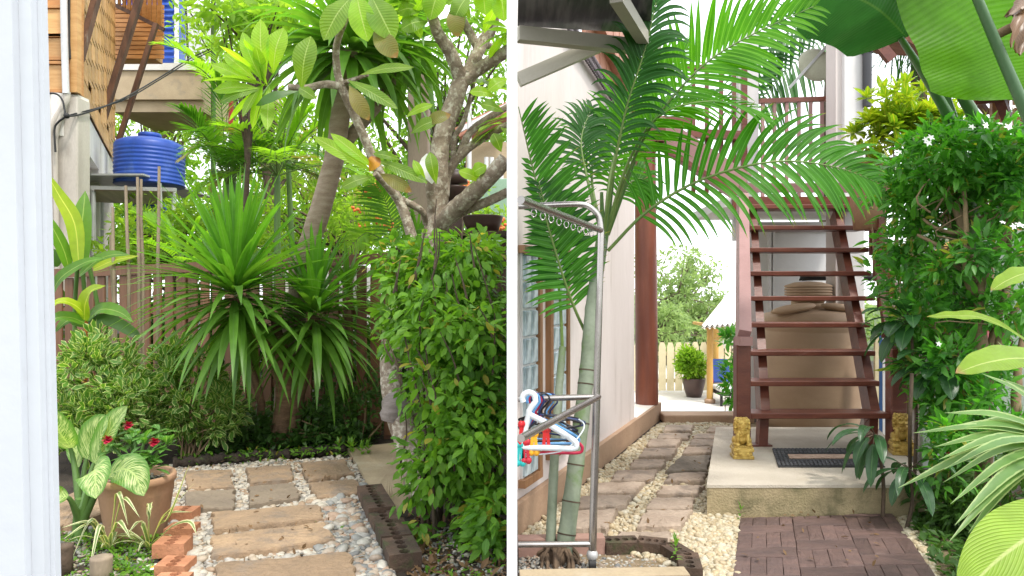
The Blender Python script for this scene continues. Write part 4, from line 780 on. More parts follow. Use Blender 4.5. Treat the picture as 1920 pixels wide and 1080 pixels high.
# ------------------------------------------------------------------ left: things behind the fence
m = MB(); m.box(V(P(600, 0, 9.5).x, 9.6, .95), (1.35, .6, 1.9), bev=.02); t = solo('cement_planter', m, M_concw, 'pale beige cement block behind the fence and leaning trunk', 'planter')
t = thing('concrete_post', 'brown square concrete post behind the plumeria trunk', 'post', V(P(786, 0, 8.2).x, 8.2, 0)); a = P(786, 120, 8.2); m = MB(); m.box((a.x, 8.2, a.z / 2), (.24, .24, a.z), bev=.015); obj('shaft', m, surf('brown_concrete', (.25, .2, .15), (.18, .14, .10), .85, 3, bump=.3, stretch=(1, 1, .3)), t); m = MB(); m.box((a.x, 8.2, a.z + .04), (.3, .3, .08)); obj('cap', m, M_conc, t)
M_brownp = surf('brown_glazed_pot', (.06, .033, .025), (.04, .022, .018), .45, 4, stain=(.1, .06, .05), st=(.6, .8))
def urn(c, r, h, lab, prof=None, name='planter_pot', cat='pot', group=None):
    m = MB(); m.lathe(c, prof or [(r * .72, 0), (r * .86, h * .5), (r * .98, h * .92), (r, h), (r * .9, h), (r * .8, h * .8), (.01, h * .78)], 28); return solo(name, m, M_brownp, lab, cat, group)
m = MB(); m.box(P(905, 441, 7.4), (.62, .5, .05)); m.box(V(P(905, 441, 7.4).x, 7.45, P(905, 441, 7.4).z / 2 - .04), (.5, .4, P(905, 441, 7.4).z - .08)); solo('brick_pier', m, M_mossb, 'low brown pier topped by the dark planter bowl', 'pier')
urn(P(905, 437, 7.4) , 39 / F * 7.4, 31 / F * 7.4, 'dark brown planter bowl on a low pier behind the hedge')
c = P(852, 385, 7.6); m = MB(); m.lathe(c, [(.13, 0), (.14, .18), (.15, .2), (.05, .21), (.05, .23), (.15, .24), (.12, .36), (.03, .4)], 24); m.box(V(c.x, c.y, c.z / 2), (.2, .2, c.z)); solo('stone_lantern', m, M_brownp, 'dark rounded stone lantern behind the plumeria fork', 'lantern')
for k, (px, Y) in enumerate(((130, 9.6), (250, 9.3), (370, 9.1), (480, 8.9), (640, 8.6), (735, 8.3))):
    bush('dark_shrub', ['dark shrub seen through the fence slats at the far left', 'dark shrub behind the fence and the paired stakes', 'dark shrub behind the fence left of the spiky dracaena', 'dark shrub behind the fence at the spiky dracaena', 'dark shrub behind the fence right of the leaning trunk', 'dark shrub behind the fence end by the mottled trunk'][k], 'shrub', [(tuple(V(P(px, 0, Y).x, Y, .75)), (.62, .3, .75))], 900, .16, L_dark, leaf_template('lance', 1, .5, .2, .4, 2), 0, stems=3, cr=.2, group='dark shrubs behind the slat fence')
# orange-flowered ixora and small palm
t = bush('ixora_bush', 'sunny ixora bush with orange flowers beyond the fence', 'bush', [E(690, 410, 9.2, 55, 45, .5), E(640, 390, 9.8, 60, 60, .5)], 1500, .09, L_treey, tv, 0, stems=8)
f = MB()
for px, py in ((700, 350), (712, 342), (690, 365), (720, 355), (705, 412), (715, 418), (728, 425), (668, 395), (735, 345), (680, 425)):
    for k in range(7): f.ell(P(px + rnd(-8, 8), py + rnd(-7, 7), 8.8 + rnd(-.1, .1)), .022, 5, 4)
obj('flowers', f, M_orf, t, kind='stuff')
t = bush('ixora_bush', 'ixora bush with orange flowers right of the stone lantern', 'bush', [E(880, 385, 8.6, 40, 45, .4), E(930, 420, 8.6, 40, 40, .4)], 900, .09, L_treey, tv, 0, stems=6); f = MB()
for px, py in ((872, 348), (868, 372), (878, 360), (940, 430), (945, 415)):
    for k in range(7): f.ell(P(px + rnd(-7, 7), py + rnd(-7, 7), 8.2 + rnd(-.1, .1)), .022, 5, 4)
obj('flowers', f, M_orf, t, kind='stuff')
sp_ = thing('cycad_palm', 'feathery green palm leaf fanning behind the thin branch', 'palm', V(P(730, 0, 7.8).x, 7.8, 0)); m = MB(); m.tube([V(P(730, 0, 7.8).x, 7.8, 0), P(745, 465, 7.8)], .05, 8); obj('trunk', m, M_barkd, sp_)
frond(sp_, [P(745, 468, 7.8), P(735, 420, 7.7), P(722, 375, 7.6), P(705, 345, 7.5)], 22, .42, .03, L_palm, M_rach, (0, -1, .3), 75, 40, .5, .08)
frond(sp_, [P(745, 468, 7.8), P(775, 440, 7.6), P(790, 430, 7.5), P(830, 440, 7.3)], 18, .3, .03, L_palm, M_rach, (0, -1, .3), 75, 40, .6, .1)
frond(sp_, [P(745, 468, 7.8), P(700, 440, 7.8), P(680, 440, 7.7), P(650, 470, 7.6)], 18, .3, .03, L_palmy, M_rach, (0, -1, .3), 75, 40, .6, .1)
# tiled roof end and railings far right of the left garden
M_tile = surf('clay_tile', (.3, .12, .07), (.2, .08, .05), .8, 5, bump=.3)
t = thing('far_roof', 'small red roof with pale trim behind the plumeria limbs', 'roof', P(910, 245, 12)); m = MB(); m.beam(P(860, 255, 12), P(958, 205, 12), .5, .14, up=(0, -.6, 1)); obj('tiles', m, M_tile, t); m = MB(); m.beam(P(858, 246, 11.7), P(958, 195, 11.7), .06, .08); obj('trim', m, M_white, t)
m = MB(); m.box(V(P(915, 0, 12.4).x, 12.6, P(915, 265, 12.4).z / 2), (.8, .3, P(915, 265, 12.4).z)); obj('wall', m, M_tanc, t)
t = thing('white_railing', 'white posts of a far railing behind the plumeria', 'railing', V(P(920, 0, 10.5).x, 10.5, 0))
for px in (880, 912, 922, 940): m = MB(); a = P(px, 295 if px > 900 else 170, 10.5); m.tube([V(a.x, 10.5, 0), a], .035, 6); obj('post', m, M_white, t)
m = MB(); m.box(V(P(935, 0, 9.5).x, 9.5, P(935, 335, 9.5).z / 2), (.6, .04, P(935, 335, 9.5).z), bev=.01); solo('green_bin', m, surf('pale_green_plastic', (.3, .45, .33), (.26, .4, .3), .5), 'pale green panel low behind the plumeria limb', 'panel')

# areca and red palms left of the tall trunk
M_redshaft = surf('red_crownshaft', (.42, .03, .02), (.3, .025, .02), .45, 5)
def palm(name, label, base, crown, n, L, mat, LL=.42, LW=.035, nl=26, red=False, el=(5, 80), r=.05, fl=1.0, az=(0, 360), group=None):
    base = Vector(base); crown = Vector(crown); t = thing(name, label, 'palm', base, group); m = MB(); m.tube(bez([base, base.lerp(crown, .5), crown], 8), lerpl(r, r * .8, 9), 10); obj('trunk', m, M_stem, t)
    if red:
        for dx, dz in ((0, -.35), (.32, -.2), (.12, -.75)): m = MB(); m.tube([crown + V(dx, -.05, dz), crown + V(dx * 1.1, -.05, dz + .35), crown + V(dx * 1.2, -.05, dz + .62)], [.04, .035, .015], 8); obj('crownshaft', m, M_redshaft, t)
    for i in range(n):
        a = R(az[0] + (az[1] - az[0]) * ((i * .618) % 1)); e = R(rnd(*el)); d = V(math.cos(a) * math.cos(e), math.sin(a) * math.cos(e), math.sin(e)); p = arc(crown, d, L * rnd(.8, 1.1), rnd(.8, 1.5) * fl, 8)
        frond(t, [p[0], p[3], p[6], p[8]], nl, LL, LW, mat, M_rach, (d.x * -.3, d.y * -.3 - .2, 1), 65, 25, .6, .18, r=.012)
    return t
palm('areca_palm', 'full green areca palm leaning over the blue water tank', V(P(390, 0, 9.5).x, 9.5, 0), P(425, 345, 9.5), 14, 1.35, L_palm, .44, .042, az=(-110, 150), el=(30, 85))
palm('areca_palm', 'bright young areca palm behind the bamboo stakes', V(P(330, 0, 8.6).x, 8.6, 0), P(340, 500, 8.6), 10, .8, L_palmy, .30, .035, 22)
palm('areca_palm', 'tall palm whose fronds hang from the top left of the trees', V(P(400, 0, 13).x, 13, 0), P(400, -60, 12), 11, 1.7, L_palmy, .6, .05, 28, el=(-25, 60), az=(-80, 120))
palm('lipstick_palm', 'lipstick palm with a red crownshaft among the green palms', V(P(440, 0, 9.8).x, 9.8, 0), P(436, 200, 9.8), 9, 1.2, L_palmy, .35, .035, 22, red=True)
palm('fan_palm', 'feathery palm between the lipstick palm and tall trunk', V(P(520, 0, 9.2).x, 9.2, 0), P(520, 330, 9.2), 12, 1.3, L_palmy, .4, .035, 22)
palm('fan_palm', 'small dry-fronded palm behind the cement block', V(P(560, 0, 11).x, 11, 0), P(540, 300, 11), 10, 1.6, leafmat('dry_frond', (.3, .24, .1), (.2, .22, .06), .35, 1.6, bump=0), .4, .035, 22, el=(-10, 70))
# trees beyond
tree('garden_tree', 'leafy light green tree behind the blue tanks', 'tree', V(P(270, 0, 20).x, 20, 0), [E(280, 240, 20, 90, 60, 1.2), E(240, 300, 19, 60, 60, 1), E(350, 180, 22, 90, 90, 1.4)], 4200, .16, L_treey, M_barkd, trunk_r=.16, group='trees behind the left garden')
tree('garden_tree', 'bright leafy tree at the top behind the tall dracaena', 'tree', V(P(520, 0, 17).x, 17, 0), [E(440, 60, 16, 110, 90, 1.2), E(560, 20, 17, 120, 80, 1.3), E(500, 250, 18, 120, 120, 1.2)], 5200, .16, L_treey, M_barkd, trunk_r=.16, group='trees behind the left garden')
tree('garden_tree', 'dense green tree behind the plumeria branches', 'tree', V(P(820, 0, 16).x, 16, 0), [E(760, 120, 15, 120, 110, 1.2), E(900, 140, 15, 90, 130, 1.2), E(830, 320, 16, 140, 110, 1.2)], 5600, .15, L_tree, M_barkd, trunk_r=.18, group='trees behind the left garden')
tree('garden_tree', 'pale sunlit tree low behind the ixora bush', 'tree', V(P(650, 0, 14).x, 14, 0), [E(640, 330, 14, 110, 100, 1), E(560, 430, 13, 90, 60, .8), E(720, 420, 12.5, 90, 60, .8)], 4200, .13, L_treey, M_barkd, trunk_r=.12, group='trees behind the left garden')
tree('garden_tree', 'low green tree behind the fence beside the stakes', 'tree', V(P(370, 0, 12).x, 12, 0), [E(300, 440, 11.5, 90, 55, .7), E(420, 440, 11.5, 100, 60, .7), E(250, 470, 10.5, 60, 40, .4)], 3200, .13, L_treey, M_barkd, trunk_r=.1, group='trees behind the left garden')
tree('garden_tree', 'overhanging bright branch of leaves at the top by the cable', 'tree', V(P(470, 0, 9).x, 9, 0), [E(430, 35, 8.4, 60, 45, .5), E(520, 30, 8.2, 60, 40, .5)], 900, .15, L_treey, M_barkd, trunk_r=.06, clump=.25, group='trees behind the left garden')
far = MB()
Ms = []
for px, py, rx, rz in ((200, 430, 300, 120), (500, 400, 350, 160), (850, 380, 300, 180)):
    c, r = E(px, py, 27, rx, rz, 1.5); cen, pos, q = clumps(c, r, 120, 40, .7, .2); Ms.append(mats_from(pos, q + RNG.normal(0, .5, q.shape), .32 * RNG.uniform(.6, 1.3, len(pos)), .7))
obj('far_woods', stuffmesh('far_woods', leaf_template('lance', 1, .5, .2, .3, 2), np.concatenate(Ms), L_tree), None, kind='stuff')

# ================================================================== right garden
M_pink = surf('pink_white_render', (.62, .56, .54), (.56, .50, .48), .75, 2, bump=.12, bs=60, fine=.06, stretch=(1, 1, .18), stain=(.44, .38, .345), st=(.52, .8), ss=3.2)
M_plinth = surf('tan_plinth', (.40, .27, .18), (.34, .22, .145), .85, 3, bump=.25, bs=60, fine=.14, stain=(.28, .2, .14), st=(.58, .78), ss=2)
M_redw = surf('dark_red_wood_paint', (.165, .052, .032), (.115, .034, .023), .38, 4, bump=.12, bs=50, stretch=(1, 4, 4), var=.14, fine=.2, spec=.4, stain=(.23, .12, .10), st=(.58, .78), ss=3)
M_mauve = surf('faded_red_paint', (.30, .17, .16), (.25, .135, .125), .5, 3, bump=.1, fine=.08)
M_col = surf('red_wood_column', (.20, .062, .035), (.125, .036, .022), .35, 3, bump=.1, stretch=(3, 3, .35), fine=.18, spec=.5)
M_gable = surf('gable_boards', (.42, .2, .13), (.33, .145, .09), .5, 3, stretch=(4, 4, .5), var=.15)
M_steel = surf('stainless_steel', (.46, .43, .41), (.38, .355, .34), .27, 6, metal=.95, fine=.06, var=0)
M_winf = surf('window_timber', (.30, .155, .075), (.22, .11, .05), .6, 5, bump=.2, stretch=(4, 4, .6))
M_plat = surf('washed_pebble_concrete', (.46, .41, .34), (.40, .35, .285), .9, 4, bump=.5, bs=160, fine=.3, stain=(.40, .34, .26), st=(.55, .75), ss=3)
M_platf = surf('mossy_concrete_face', (.34, .27, .16), (.24, .2, .11), .95, 3.5, bump=.6, bs=130, fine=.35, stain=(.11, .10, .05), st=(.44, .74), ss=5)
M_paver = surf('dark_red_paver', (.13, .08, .068), (.09, .058, .052), .6, 4, bump=.35, bs=60, var=.22, fine=.22, stretch=(1, 3, 1), stain=(.17, .12, .10), st=(.58, .8), ss=5)
M_gold = surf('gold_paint', (.60, .43, .12), (.38, .24, .05), .38, 30, metal=.35, bump=.2, bs=220, fine=.15)
M_cream2 = surf('cream_fence_paint', (.72, .63, .42), (.65, .56, .36), .6, 4, var=.06)
M_bamb = surf('yellow_bamboo', (.6, .36, .10), (.5, .28, .07), .5, 4, stretch=(1, 1, .5))
M_terr = surf('pale_terrace', (.72, .68, .62), (.64, .60, .55), .6, 1, bump=.1)
M_potd = surf('dark_glazed_pot', (.10, .06, .05), (.07, .045, .04), .4, 4)
M_urn = surf('tan_jar_glaze', (.40, .28, .18), (.34, .23, .145), .65, 2.5, fine=.08, stretch=(1, 1, 2), stain=(.3, .2, .13), st=(.55, .8))
M_ptrunk = surf('palm_trunk_green', (.235, .275, .20), (.155, .19, .125), .6, 5, bump=.15, bs=50, fine=.2, stain=(.10, .175, .04), st=(.54, .70), ss=3.0)
M_root = surf('palm_roots', (.16, .11, .07), (.09, .06, .04), .95, 8, bump=.6)
m_, nt_, b_, o_ = newmat('glass_block'); b_.inputs['Base Color'].default_value = (.36, .46, .48, 1); b_.inputs['Roughness'].default_value = .06; b_.inputs['Specular IOR Level'].default_value = .8
tc_ = nn(nt_, 'ShaderNodeTexCoord'); bp_ = nn(nt_, 'ShaderNodeBump'); bp_.inputs['Strength'].default_value = .35; bp_.inputs['Distance'].default_value = .02; nt_.links.new(ntex(nt_, tc_.outputs['Object'], 22, 3), bp_.inputs['Height']); nt_.links.new(bp_.outputs[0], b_.inputs['Normal'])
mg_ = nn(nt_, 'ShaderNodeMapping'); mg_.inputs['Scale'].default_value = (9, 9, 2.5); nt_.links.new(tc_.outputs['Object'], mg_.inputs[0]); nt_.links.new(mix(nt_, sstep(nt_, ntex(nt_, mg_.outputs[0], 2.2, 3), .35, .65), (.20, .27, .30), (.58, .68, .72)), b_.inputs['Base Color']); nt_.links.new(b_.outputs[0], o_.inputs[0]); M_glass = m_
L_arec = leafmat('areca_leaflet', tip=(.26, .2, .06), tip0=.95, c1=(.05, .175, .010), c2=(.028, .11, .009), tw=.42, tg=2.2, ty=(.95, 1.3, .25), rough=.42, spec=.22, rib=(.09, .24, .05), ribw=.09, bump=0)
L_arecy = leafmat('backlit_areca_leaflet', (.08, .235, .010), (.045, .16, .009), .5, 2.2, (1.0, 1.25, .2), rough=.45, spec=.2, rib=(.14, .3, .05), ribw=.09, bump=0)  # brighter yellow-green copy of the areca leaflet, backlight put into the colour
L_arecd = leafmat('shaded_areca_leaflet', (.03, .105, .016), (.018, .07, .014), .34, 1.9, (.9, 1.3, .4), rough=.42, spec=.22, rib=(.05, .14, .05), ribw=.09, bump=0)  # darker copy of the areca leaflet, shade put into the colour
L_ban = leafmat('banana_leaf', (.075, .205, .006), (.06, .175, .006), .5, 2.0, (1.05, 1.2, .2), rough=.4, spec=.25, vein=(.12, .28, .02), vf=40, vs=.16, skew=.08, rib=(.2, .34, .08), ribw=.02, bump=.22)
L_band = leafmat('shaded_banana_leaf', (.035, .115, .035), (.028, .095, .03), .3, 1.7, (.9, 1.2, .5), rough=.4, vein=(.035, .11, .04), vf=36, vs=.2, skew=.08, rib=(.08, .16, .05), ribw=.02, bump=.22)  # darker copy of the banana leaf, with shade put into its colour
L_jas = leafmat('jasmine_leaf', (.12, .31, .035), (.035, .13, .028), .4, 2.1, (.9, 1.25, .4), rough=.36, rib=(.08, .2, .05), ribw=.07, bump=.1, spec=.4, old=True)
L_crot = leafmat('croton_leaf', (.12, .27, .016), (.27, .37, .02), .36, 1.7, rough=.32, rib=(.5, .45, .05), ribw=.1, vein=(.4, .35, .03), vf=9, vs=.3, bump=.15, tip=(.10, .06, .02), tip0=.93)
L_cord = leafmat('cordyline_leaf', (.03, .095, .028), (.02, .065, .02), .25, 1.7, (.9, 1.2, .5), rough=.25, vein=(.05, .14, .04), vf=22, vs=.4, skew=.5, rib=(.07, .16, .05), ribw=.05, bump=.3, spec=.6)
L_turm = leafmat('pale_ginger_leaf', (.26, .42, .045), (.22, .37, .04), .42, 1.7, rough=.32, vein=(.40, .52, .12), vf=20, vs=.55, skew=.5, rib=(.48, .58, .2), ribw=.045, bump=.5, tip=(.42, .28, .14), tip0=.95)
L_pand = leafmat('striped_blade', (.13, .25, .06), (.10, .2, .05), .3, 1.7, rough=.4, margin=(.30, .40, .16), mw=.72, bump=0)

# pebbled path, terrace
terr_z = -1.0
m = MB(); m.prism([(1.0, 8.5), (2.85, 8.5), (9, 14), (9, 26), (-1, 26)], -1.05, terr_z); struct('terrace_floor', m, M_terr)
m = MB(); s0 = [G(1236, 796), G(1384, 796)]; m.box((2.315, 8.27, .05), (1.06, .28, .10), bev=.01); struct('threshold_step', m, M_plinth)
m = MB(); m.box((2.315, 8.421, .052), (1.06, .02, .10)); obj('threshold_edge', m, M_terr, kind='structure')
m = MB(); m.prism([(1.7, 8.43), (2.9, 8.43), (2.9, 8.47), (1.7, 8.47)], -1.05, -.01); struct('retaining_wall', m, M_plinth)
rp = [[(1075, 957), (1159, 953), (1140, 993), (1068, 992)], [(1060, 998), (1135, 997), (1128, 1020), (1055, 1020)], [(1085, 930), (1189, 926), (1174, 948), (1080, 954)], [(1118, 905), (1210, 903), (1190, 924), (1104, 925)], [(1155, 878), (1237, 878), (1220, 901), (1143, 900)], [(1187, 860), (1251, 860), (1244, 875), (1178, 876)],
      [(1205, 840), (1270, 840), (1262, 857), (1198, 857)], [(1217, 823), (1277, 823), (1271, 838), (1212, 838)], [(1235, 810), (1295, 810), (1292, 821), (1230, 821)], [(1248, 796), (1301, 796), (1299, 808), (1244, 808)],
      [(1159, 993), (1262, 992), (1252, 1020), (1143, 1022)], [(1210, 955), (1298, 954), (1281, 987), (1190, 987)], [(1221, 931), (1306, 930), (1297, 952), (1212, 952)], [(1240, 907), (1321, 907), (1313, 925), (1229, 924)], [(1256, 885), (1326, 883), (1322, 901), (1244, 900)], [(1275, 852), (1335, 851), (1328, 882), (1247, 884)], [(1285, 837), (1338, 836), (1334, 850), (1278, 851)], [(1295, 822), (1352, 822), (1346, 835), (1290, 835)], [(1302, 811), (1360, 811), (1354, 821), (1298, 821)], [(1330, 797), (1376, 797), (1372, 809), (1325, 809)]]
M_bedc = surf('gravel_bed', (.24, .18, .11), (.16, .12, .07), .95, 20, bump=.8)
path2 = tag(bpy.data.objects.new('stone_path', None), kind='structure'); C.objects.link(path2); path2.location = (1.2, 6, 0); rg = []
M_rough = surf('rough_dark_stone', (.2, .165, .13), (.13, .105, .08), .9, 6, bump=1.0, bs=30, fine=.3, stretch=(1, .5, 1))
for i, q in enumerate(rp): w_ = shrink([G(x, y, .055) for x, y in q], .95, .88); rg.append(w_); obj('stone', stone_mesh(w_, -.02, .055 + rnd(-.007, .009), .013, 8, .009), M_rough if i == 15 else M_stone2, path2)
m = MB(); m.prism([(.03, 4.25), (1.0, 3.3), (2.9, 3.3), (3.2, 8.2), (1.75, 8.2)], .001, .006); struct('path_bed', m, M_bedc)
gp = [(.05, 4.3), (.55, 3.95), (.95, 3.4), (1.23, 3.4), (1.36, 4.7), (1.95, 6.6), (2.6, 8.13), (1.74, 8.13)]
gp[1] = (.55, 4.12); gp[2] = (.98, 3.75)
pebbles('cream_gravel', gp, 13500, .0155, M_cream, .004, rg, .65)
pebbles('cream_gravel', [G(1282, 968), G(1388, 968), G(1380, 1090), G(1290, 1090), G(1240, 1010)], 2600, .0145, M_cream, .008, rg, .65)
pebbles('cream_gravel', [G(1675, 962), G(1700, 962), G(1770, 1090), G(1735, 1090)], 700, .016, M_cream, .004, (), .6)
# pavers: basket weave of dark red blocks
pv = tag(bpy.data.objects.new('paver_patio', None), kind='structure'); C.objects.link(pv); pv.location = (1.8, 4, 0)
def quadmap(u, v):   # u along the width, v away from the viewer
    a, b, c, d = G(1372, 1100, .03), G(1770, 1100, .03), G(1674, 963, .03), G(1388, 970, .03)
    return a.lerp(b, u).lerp(d.lerp(c, u), v)
def paver(u0, v0, u1, v1):
    g = .0025; q = [quadmap(u0, v0), quadmap(u1, v0), quadmap(u1, v1), quadmap(u0, v1)]; c = sum(q, Vector()) / 4; q = [p + (c - p).normalized() * g for p in q]
    dz = rnd(-.003, .003); q = [(p.x, p.y) for p in q]; obj('brick', stone_mesh(q, -.02, .03 + dz, .0012, 3, .004), M_paver, pv)
NU, NV = 3, 3; vh = .36
for bi in range(NU):
    off = (0, .72, .30)[bi]; j = -2
    v = -off * vh
    while v < 1:
        u0, u1 = bi / NU, (bi + 1) / NU
        v1 = v + vh * .36
        if v1 > 0 and v < 1: paver(u0, max(v, -.3), u1, min(v1, 1))
        v2 = v + vh
        if v2 > 0 and v1 < 1:
            for k in range(4): paver(u0 + (u1 - u0) * k / 4, max(v1, -.3), u0 + (u1 - u0) * (k + 1) / 4, min(v2, 1))
        v = v2
m = MB(); m.prism([quadmap(-.01, 0), quadmap(1.01, 0), quadmap(1.01, 1.02), quadmap(-.01, 1.02)], .002, .012); struct('patio_bed', m, M_soil)

# bed in the lower left corner of the right garden
kerb = thing('bed_kerb', 'tan kerb at the very bottom edge under the clothes rack', 'kerb', G(1150, 1085)); a, b = G(975, 1076, .1), G(1288, 1070, .1); m = MB(); m.beam(V(max(a.x, .04), a.y, .05), V(b.x, b.y, .05), .11, .1); obj('kerb', m, M_slab, kerb)
k2 = thing('bed_kerb', 'pinkish low kerb behind the palm roots', 'kerb', G(1060, 1040)); a, b = G(973, 1040), G(1132, 1036); m = MB(); m.beam(V(.035, a.y, .05), V(b.x, b.y, .05), .09, .1); obj('kerb', m, surf('pink_kerb', (.36, .22, .18), (.3, .18, .14), .85, 3, bump=.3), k2)
eb = thing('brick_edging', 'curved mossy perforated brick edging in front of the gravel path', 'brick edging', G(1220, 1050)); eme = brick_mesh(.12, .2, .075, 4, .02, .05).mesh('brick', M_mossb)
for (px, py), (qx, qy) in (((1133, 1036), (1195, 1034)), ((1196, 1034), (1250, 1040)), ((1252, 1041), (1284, 1062)), ((1288, 1060), (1296, 1092))):
    a, b = G(px, py), G(qx, qy); d = b - a; obj('brick', eme, None, eb, M=Matrix.Translation((a + b) / 2) @ Matrix.Rotation(math.atan2(d.y, d.x) - R(90), 4, 'Z') @ Matrix.Diagonal((1, d.length / .198, 1, 1)))
pebbles('bed_chips', [(.04, 3.6), (.04, 4.0), (.85, 4.0), (.85, 3.6)], 1600, .009, M_pebg, .0)
for px, py in ((1268, 1046), (1388, 978), (1266, 1052)):
    b = G(px, py, .1 if py > 1000 else 0); t = thing('weed', {1268: 'small weed sprouting from the curved brick edging', 1388: 'grass weed at the corner of the dark red patio', 1266: 'tiny second weed in a hole of the curved brick edging'}[px], 'weed', b); rosette(t, b, 9, .045, .013, L_hedge, (10, 80), .8, .003, prof='lance')

# ------------------------------------------------------------------ right: house wall, plinth, windows
wk = .4287; wx = lambda y: .03 + wk * (y - 4.4)      # wall face
wn = V(1, -wk, 0).normalized(); wd_ = V(wk, 1, 0).normalized(); wang = math.atan2(wd_.y, wd_.x)
hw = thing('house_wall', 'pale pinkish rendered house wall with glass block windows', 'house', (wx(6), 6, 0))
def wp(y, z, out=0): return V(wx(y), y, z) + wn * out
YE = 7.36
m = MB(); t_ = wn * -.14; q = [wp(4.41, 0), wp(YE, 0), wp(YE, 3.42), wp(6.55, 3.46), wp(4.41, 3.72)]
m.add(q + [V(max(.021, (p + t_).x), (p + t_).y, p.z) for p in q], [(0, 1, 2, 3, 4), (9, 8, 7, 6, 5)] + [(i, i + 5, (i + 1) % 5 + 5, (i + 1) % 5) for i in range(5)]); obj('wall', m, M_pink, hw)
# plinth
m = MB(); x0 = lambda y: .036 + wk * (y - 4.29); poly = [(.036, 4.29), (x0(8.45), 8.45), (x0(8.24) - .75, 8.45), (wx(7.36) + .004, 7.37), (wx(4.4) + .004, 4.4)]
m.prism(poly, 0, .205); obj('plinth', m, M_plinth, hw)
m = MB(); m.prism([(wx(7.36) - .1, 7.39), (x0(7.36) - .03, 7.36), (x0(8.43) - .03, 8.43), (x0(8.2) - .6, 8.43)], .206, .212); obj('ledge_tile', m, M_terr, hw)
# windows
for y0, y1, z0, z1 in ((4.44, 4.70, .30, 1.80), (4.90, 5.24, .37, 1.84)):
    wf = MB()
    for a, b in ((wp(y0, z0, .015), wp(y0, z1, .015)), (wp(y1, z0, .015), wp(y1, z1, .015)))[1 if y0 < 4.5 else 0:]: wf.beam(a, b, .05, .06, up=wn)
    for z in (z0, z1): wf.beam(wp(y0 - .02, z, .016), wp(y1 + .02, z, .016), .05, .064, up=wn)
    fr = obj('window_frame', wf, M_winf, hw); nr = 8; ch = (z1 - z0 - .05) / nr; L = (y1 - y0) / wd_.y - .045; gme = None
    gb_ = MB(); gb_.beam(wp(y0 + .01, (z0 + z1) / 2, .006), wp(y1 - .01, (z0 + z1) / 2, .006), .016, z1 - z0 - .02); obj('mortar', gb_, M_white, hw)
    for i in range(nr):
        for j in range(2):
            if gme is None: g_ = MB(); g_.box((0, 0, 0), (L / 2 - .012, .03, ch - .014), bev=.008); gme = g_.mesh('glass_block', M_glass)
            y = y0 + (y1 - y0) * (.07 + .43 * (j + .5)); obj('glass_block', gme, None, hw, M=Matrix.Translation(wp(y, z0 + .025 + ch * (i + .5), .018)) @ Matrix.Rotation(wang, 4, 'Z'))
# ornamental trim along the wall head, gable boards
m = MB(); M_trim = surf('dark_lattice', (.10, .075, .085), (.05, .04, .045), .5, 20)
for i in range(44):
    y = 5.2 + i * .034; z = 3.60 - (y - 5.2) * .16 - .02
    for k in range(2): m.ell(wp(y + k * .017, z - k * .075, .05), (.015, .02, .034), 6, 4); m.ell(wp(y + k * .017, z - .037 - k * .075, .05), (.012, .02, .012), 6, 4)
obj('lattice_trim', m, M_trim, hw)
for i in range(7):
    y = 5.85 + i * .21; b = MB(); b.beam(wp(y, 3.32, -.02) , wp(y, 4.6, -.02), .20, .03, up=wn); obj('plank', b, M_gable, hw)
m = MB(); m.beam(wp(5.6, 3.95, .03), wp(7.4, 3.35, .03), .04, .12, up=wn); obj('barge_board', m, M_gable, hw)
# red column on the ledge
c = V(1.615, 8.3, .212); rc = thing('red_column', 'round dark red timber column on the tiled ledge', 'column', c); m = MB(); m.tube([c, c + V(-.01, 0, 1.4), c + V(-.02, 0, 3.1)], [.135, .132, .125], 28); obj('shaft', m, M_col, rc)
m = MB(); m.box(c + V(-.02, 0, 3.18), (.4, .4, .16)); obj('capital', m, M_redw, rc)

# ------------------------------------------------------------------ right: carport roof corner
cp = thing('carport_roof', 'grey carport corner with translucent roof sheet and beige beams', 'roof', P(1080, 60, 3.6))
M_beige = surf('beige_beam_paint', (.48, .45, .38), (.42, .39, .33), .55, 3, fine=.06)
m_, nt_, b_, o_ = newmat('smoked_roof_sheet'); tc_ = nn(nt_, 'ShaderNodeTexCoord'); wv = nn(nt_, 'ShaderNodeTexWave'); wv.inputs['Scale'].default_value = 6; wv.inputs['Distortion'].default_value = 3; nt_.links.new(tc_.outputs['Object'], wv.inputs[0])
mp_ = nn(nt_, 'ShaderNodeMapping'); mp_.inputs['Scale'].default_value = (14, 1.5, 1); nt_.links.new(tc_.outputs['Object'], mp_.inputs[0]); nt_.links.new(mix(nt_, sstep(nt_, ntex(nt_, mp_.outputs[0], 1.5, 5), .4, .7), (.06, .05, .06), (.20, .18, .20)), b_.inputs['Base Color']); b_.inputs['Roughness'].default_value = .25
tr_ = nn(nt_, 'ShaderNodeBsdfTranslucent'); tr_.inputs[0].default_value = (.12, .11, .13, 1); mx_ = nn(nt_, 'ShaderNodeMixShader'); mx_.inputs[0].default_value = .3; nt_.links.new(b_.outputs[0], mx_.inputs[1]); nt_.links.new(tr_.outputs[0], mx_.inputs[2]); nt_.links.new(mx_.outputs[0], o_.inputs[0]); M_smoke = m_
zc = 2.92; A = P(955, 62, 3.7); B = P(1208, 84, 4.0)
m = MB(); q = [V(.03, 2.6, zc + .06), V(.56, 2.6, zc + .12), V(.80, 4.02, zc + .1), V(.03, 3.75, zc + .04)]; m.add(q + [p + V(0, 0, .012) for p in q], [(3, 2, 1, 0), (4, 5, 6, 7)] + [(i, (i + 1) % 4, (i + 1) % 4 + 4, i + 4) for i in range(4)]); obj('roof_sheet', m, M_smoke, cp)
m = MB(); m.beam(V(.03, 3.72, P(0, 64, 3.72).z), V(P(1235, 92, 4.0).x, 4.0, P(0, 92, 4.0).z), .06, .075); obj('beam', m, M_beige, cp)
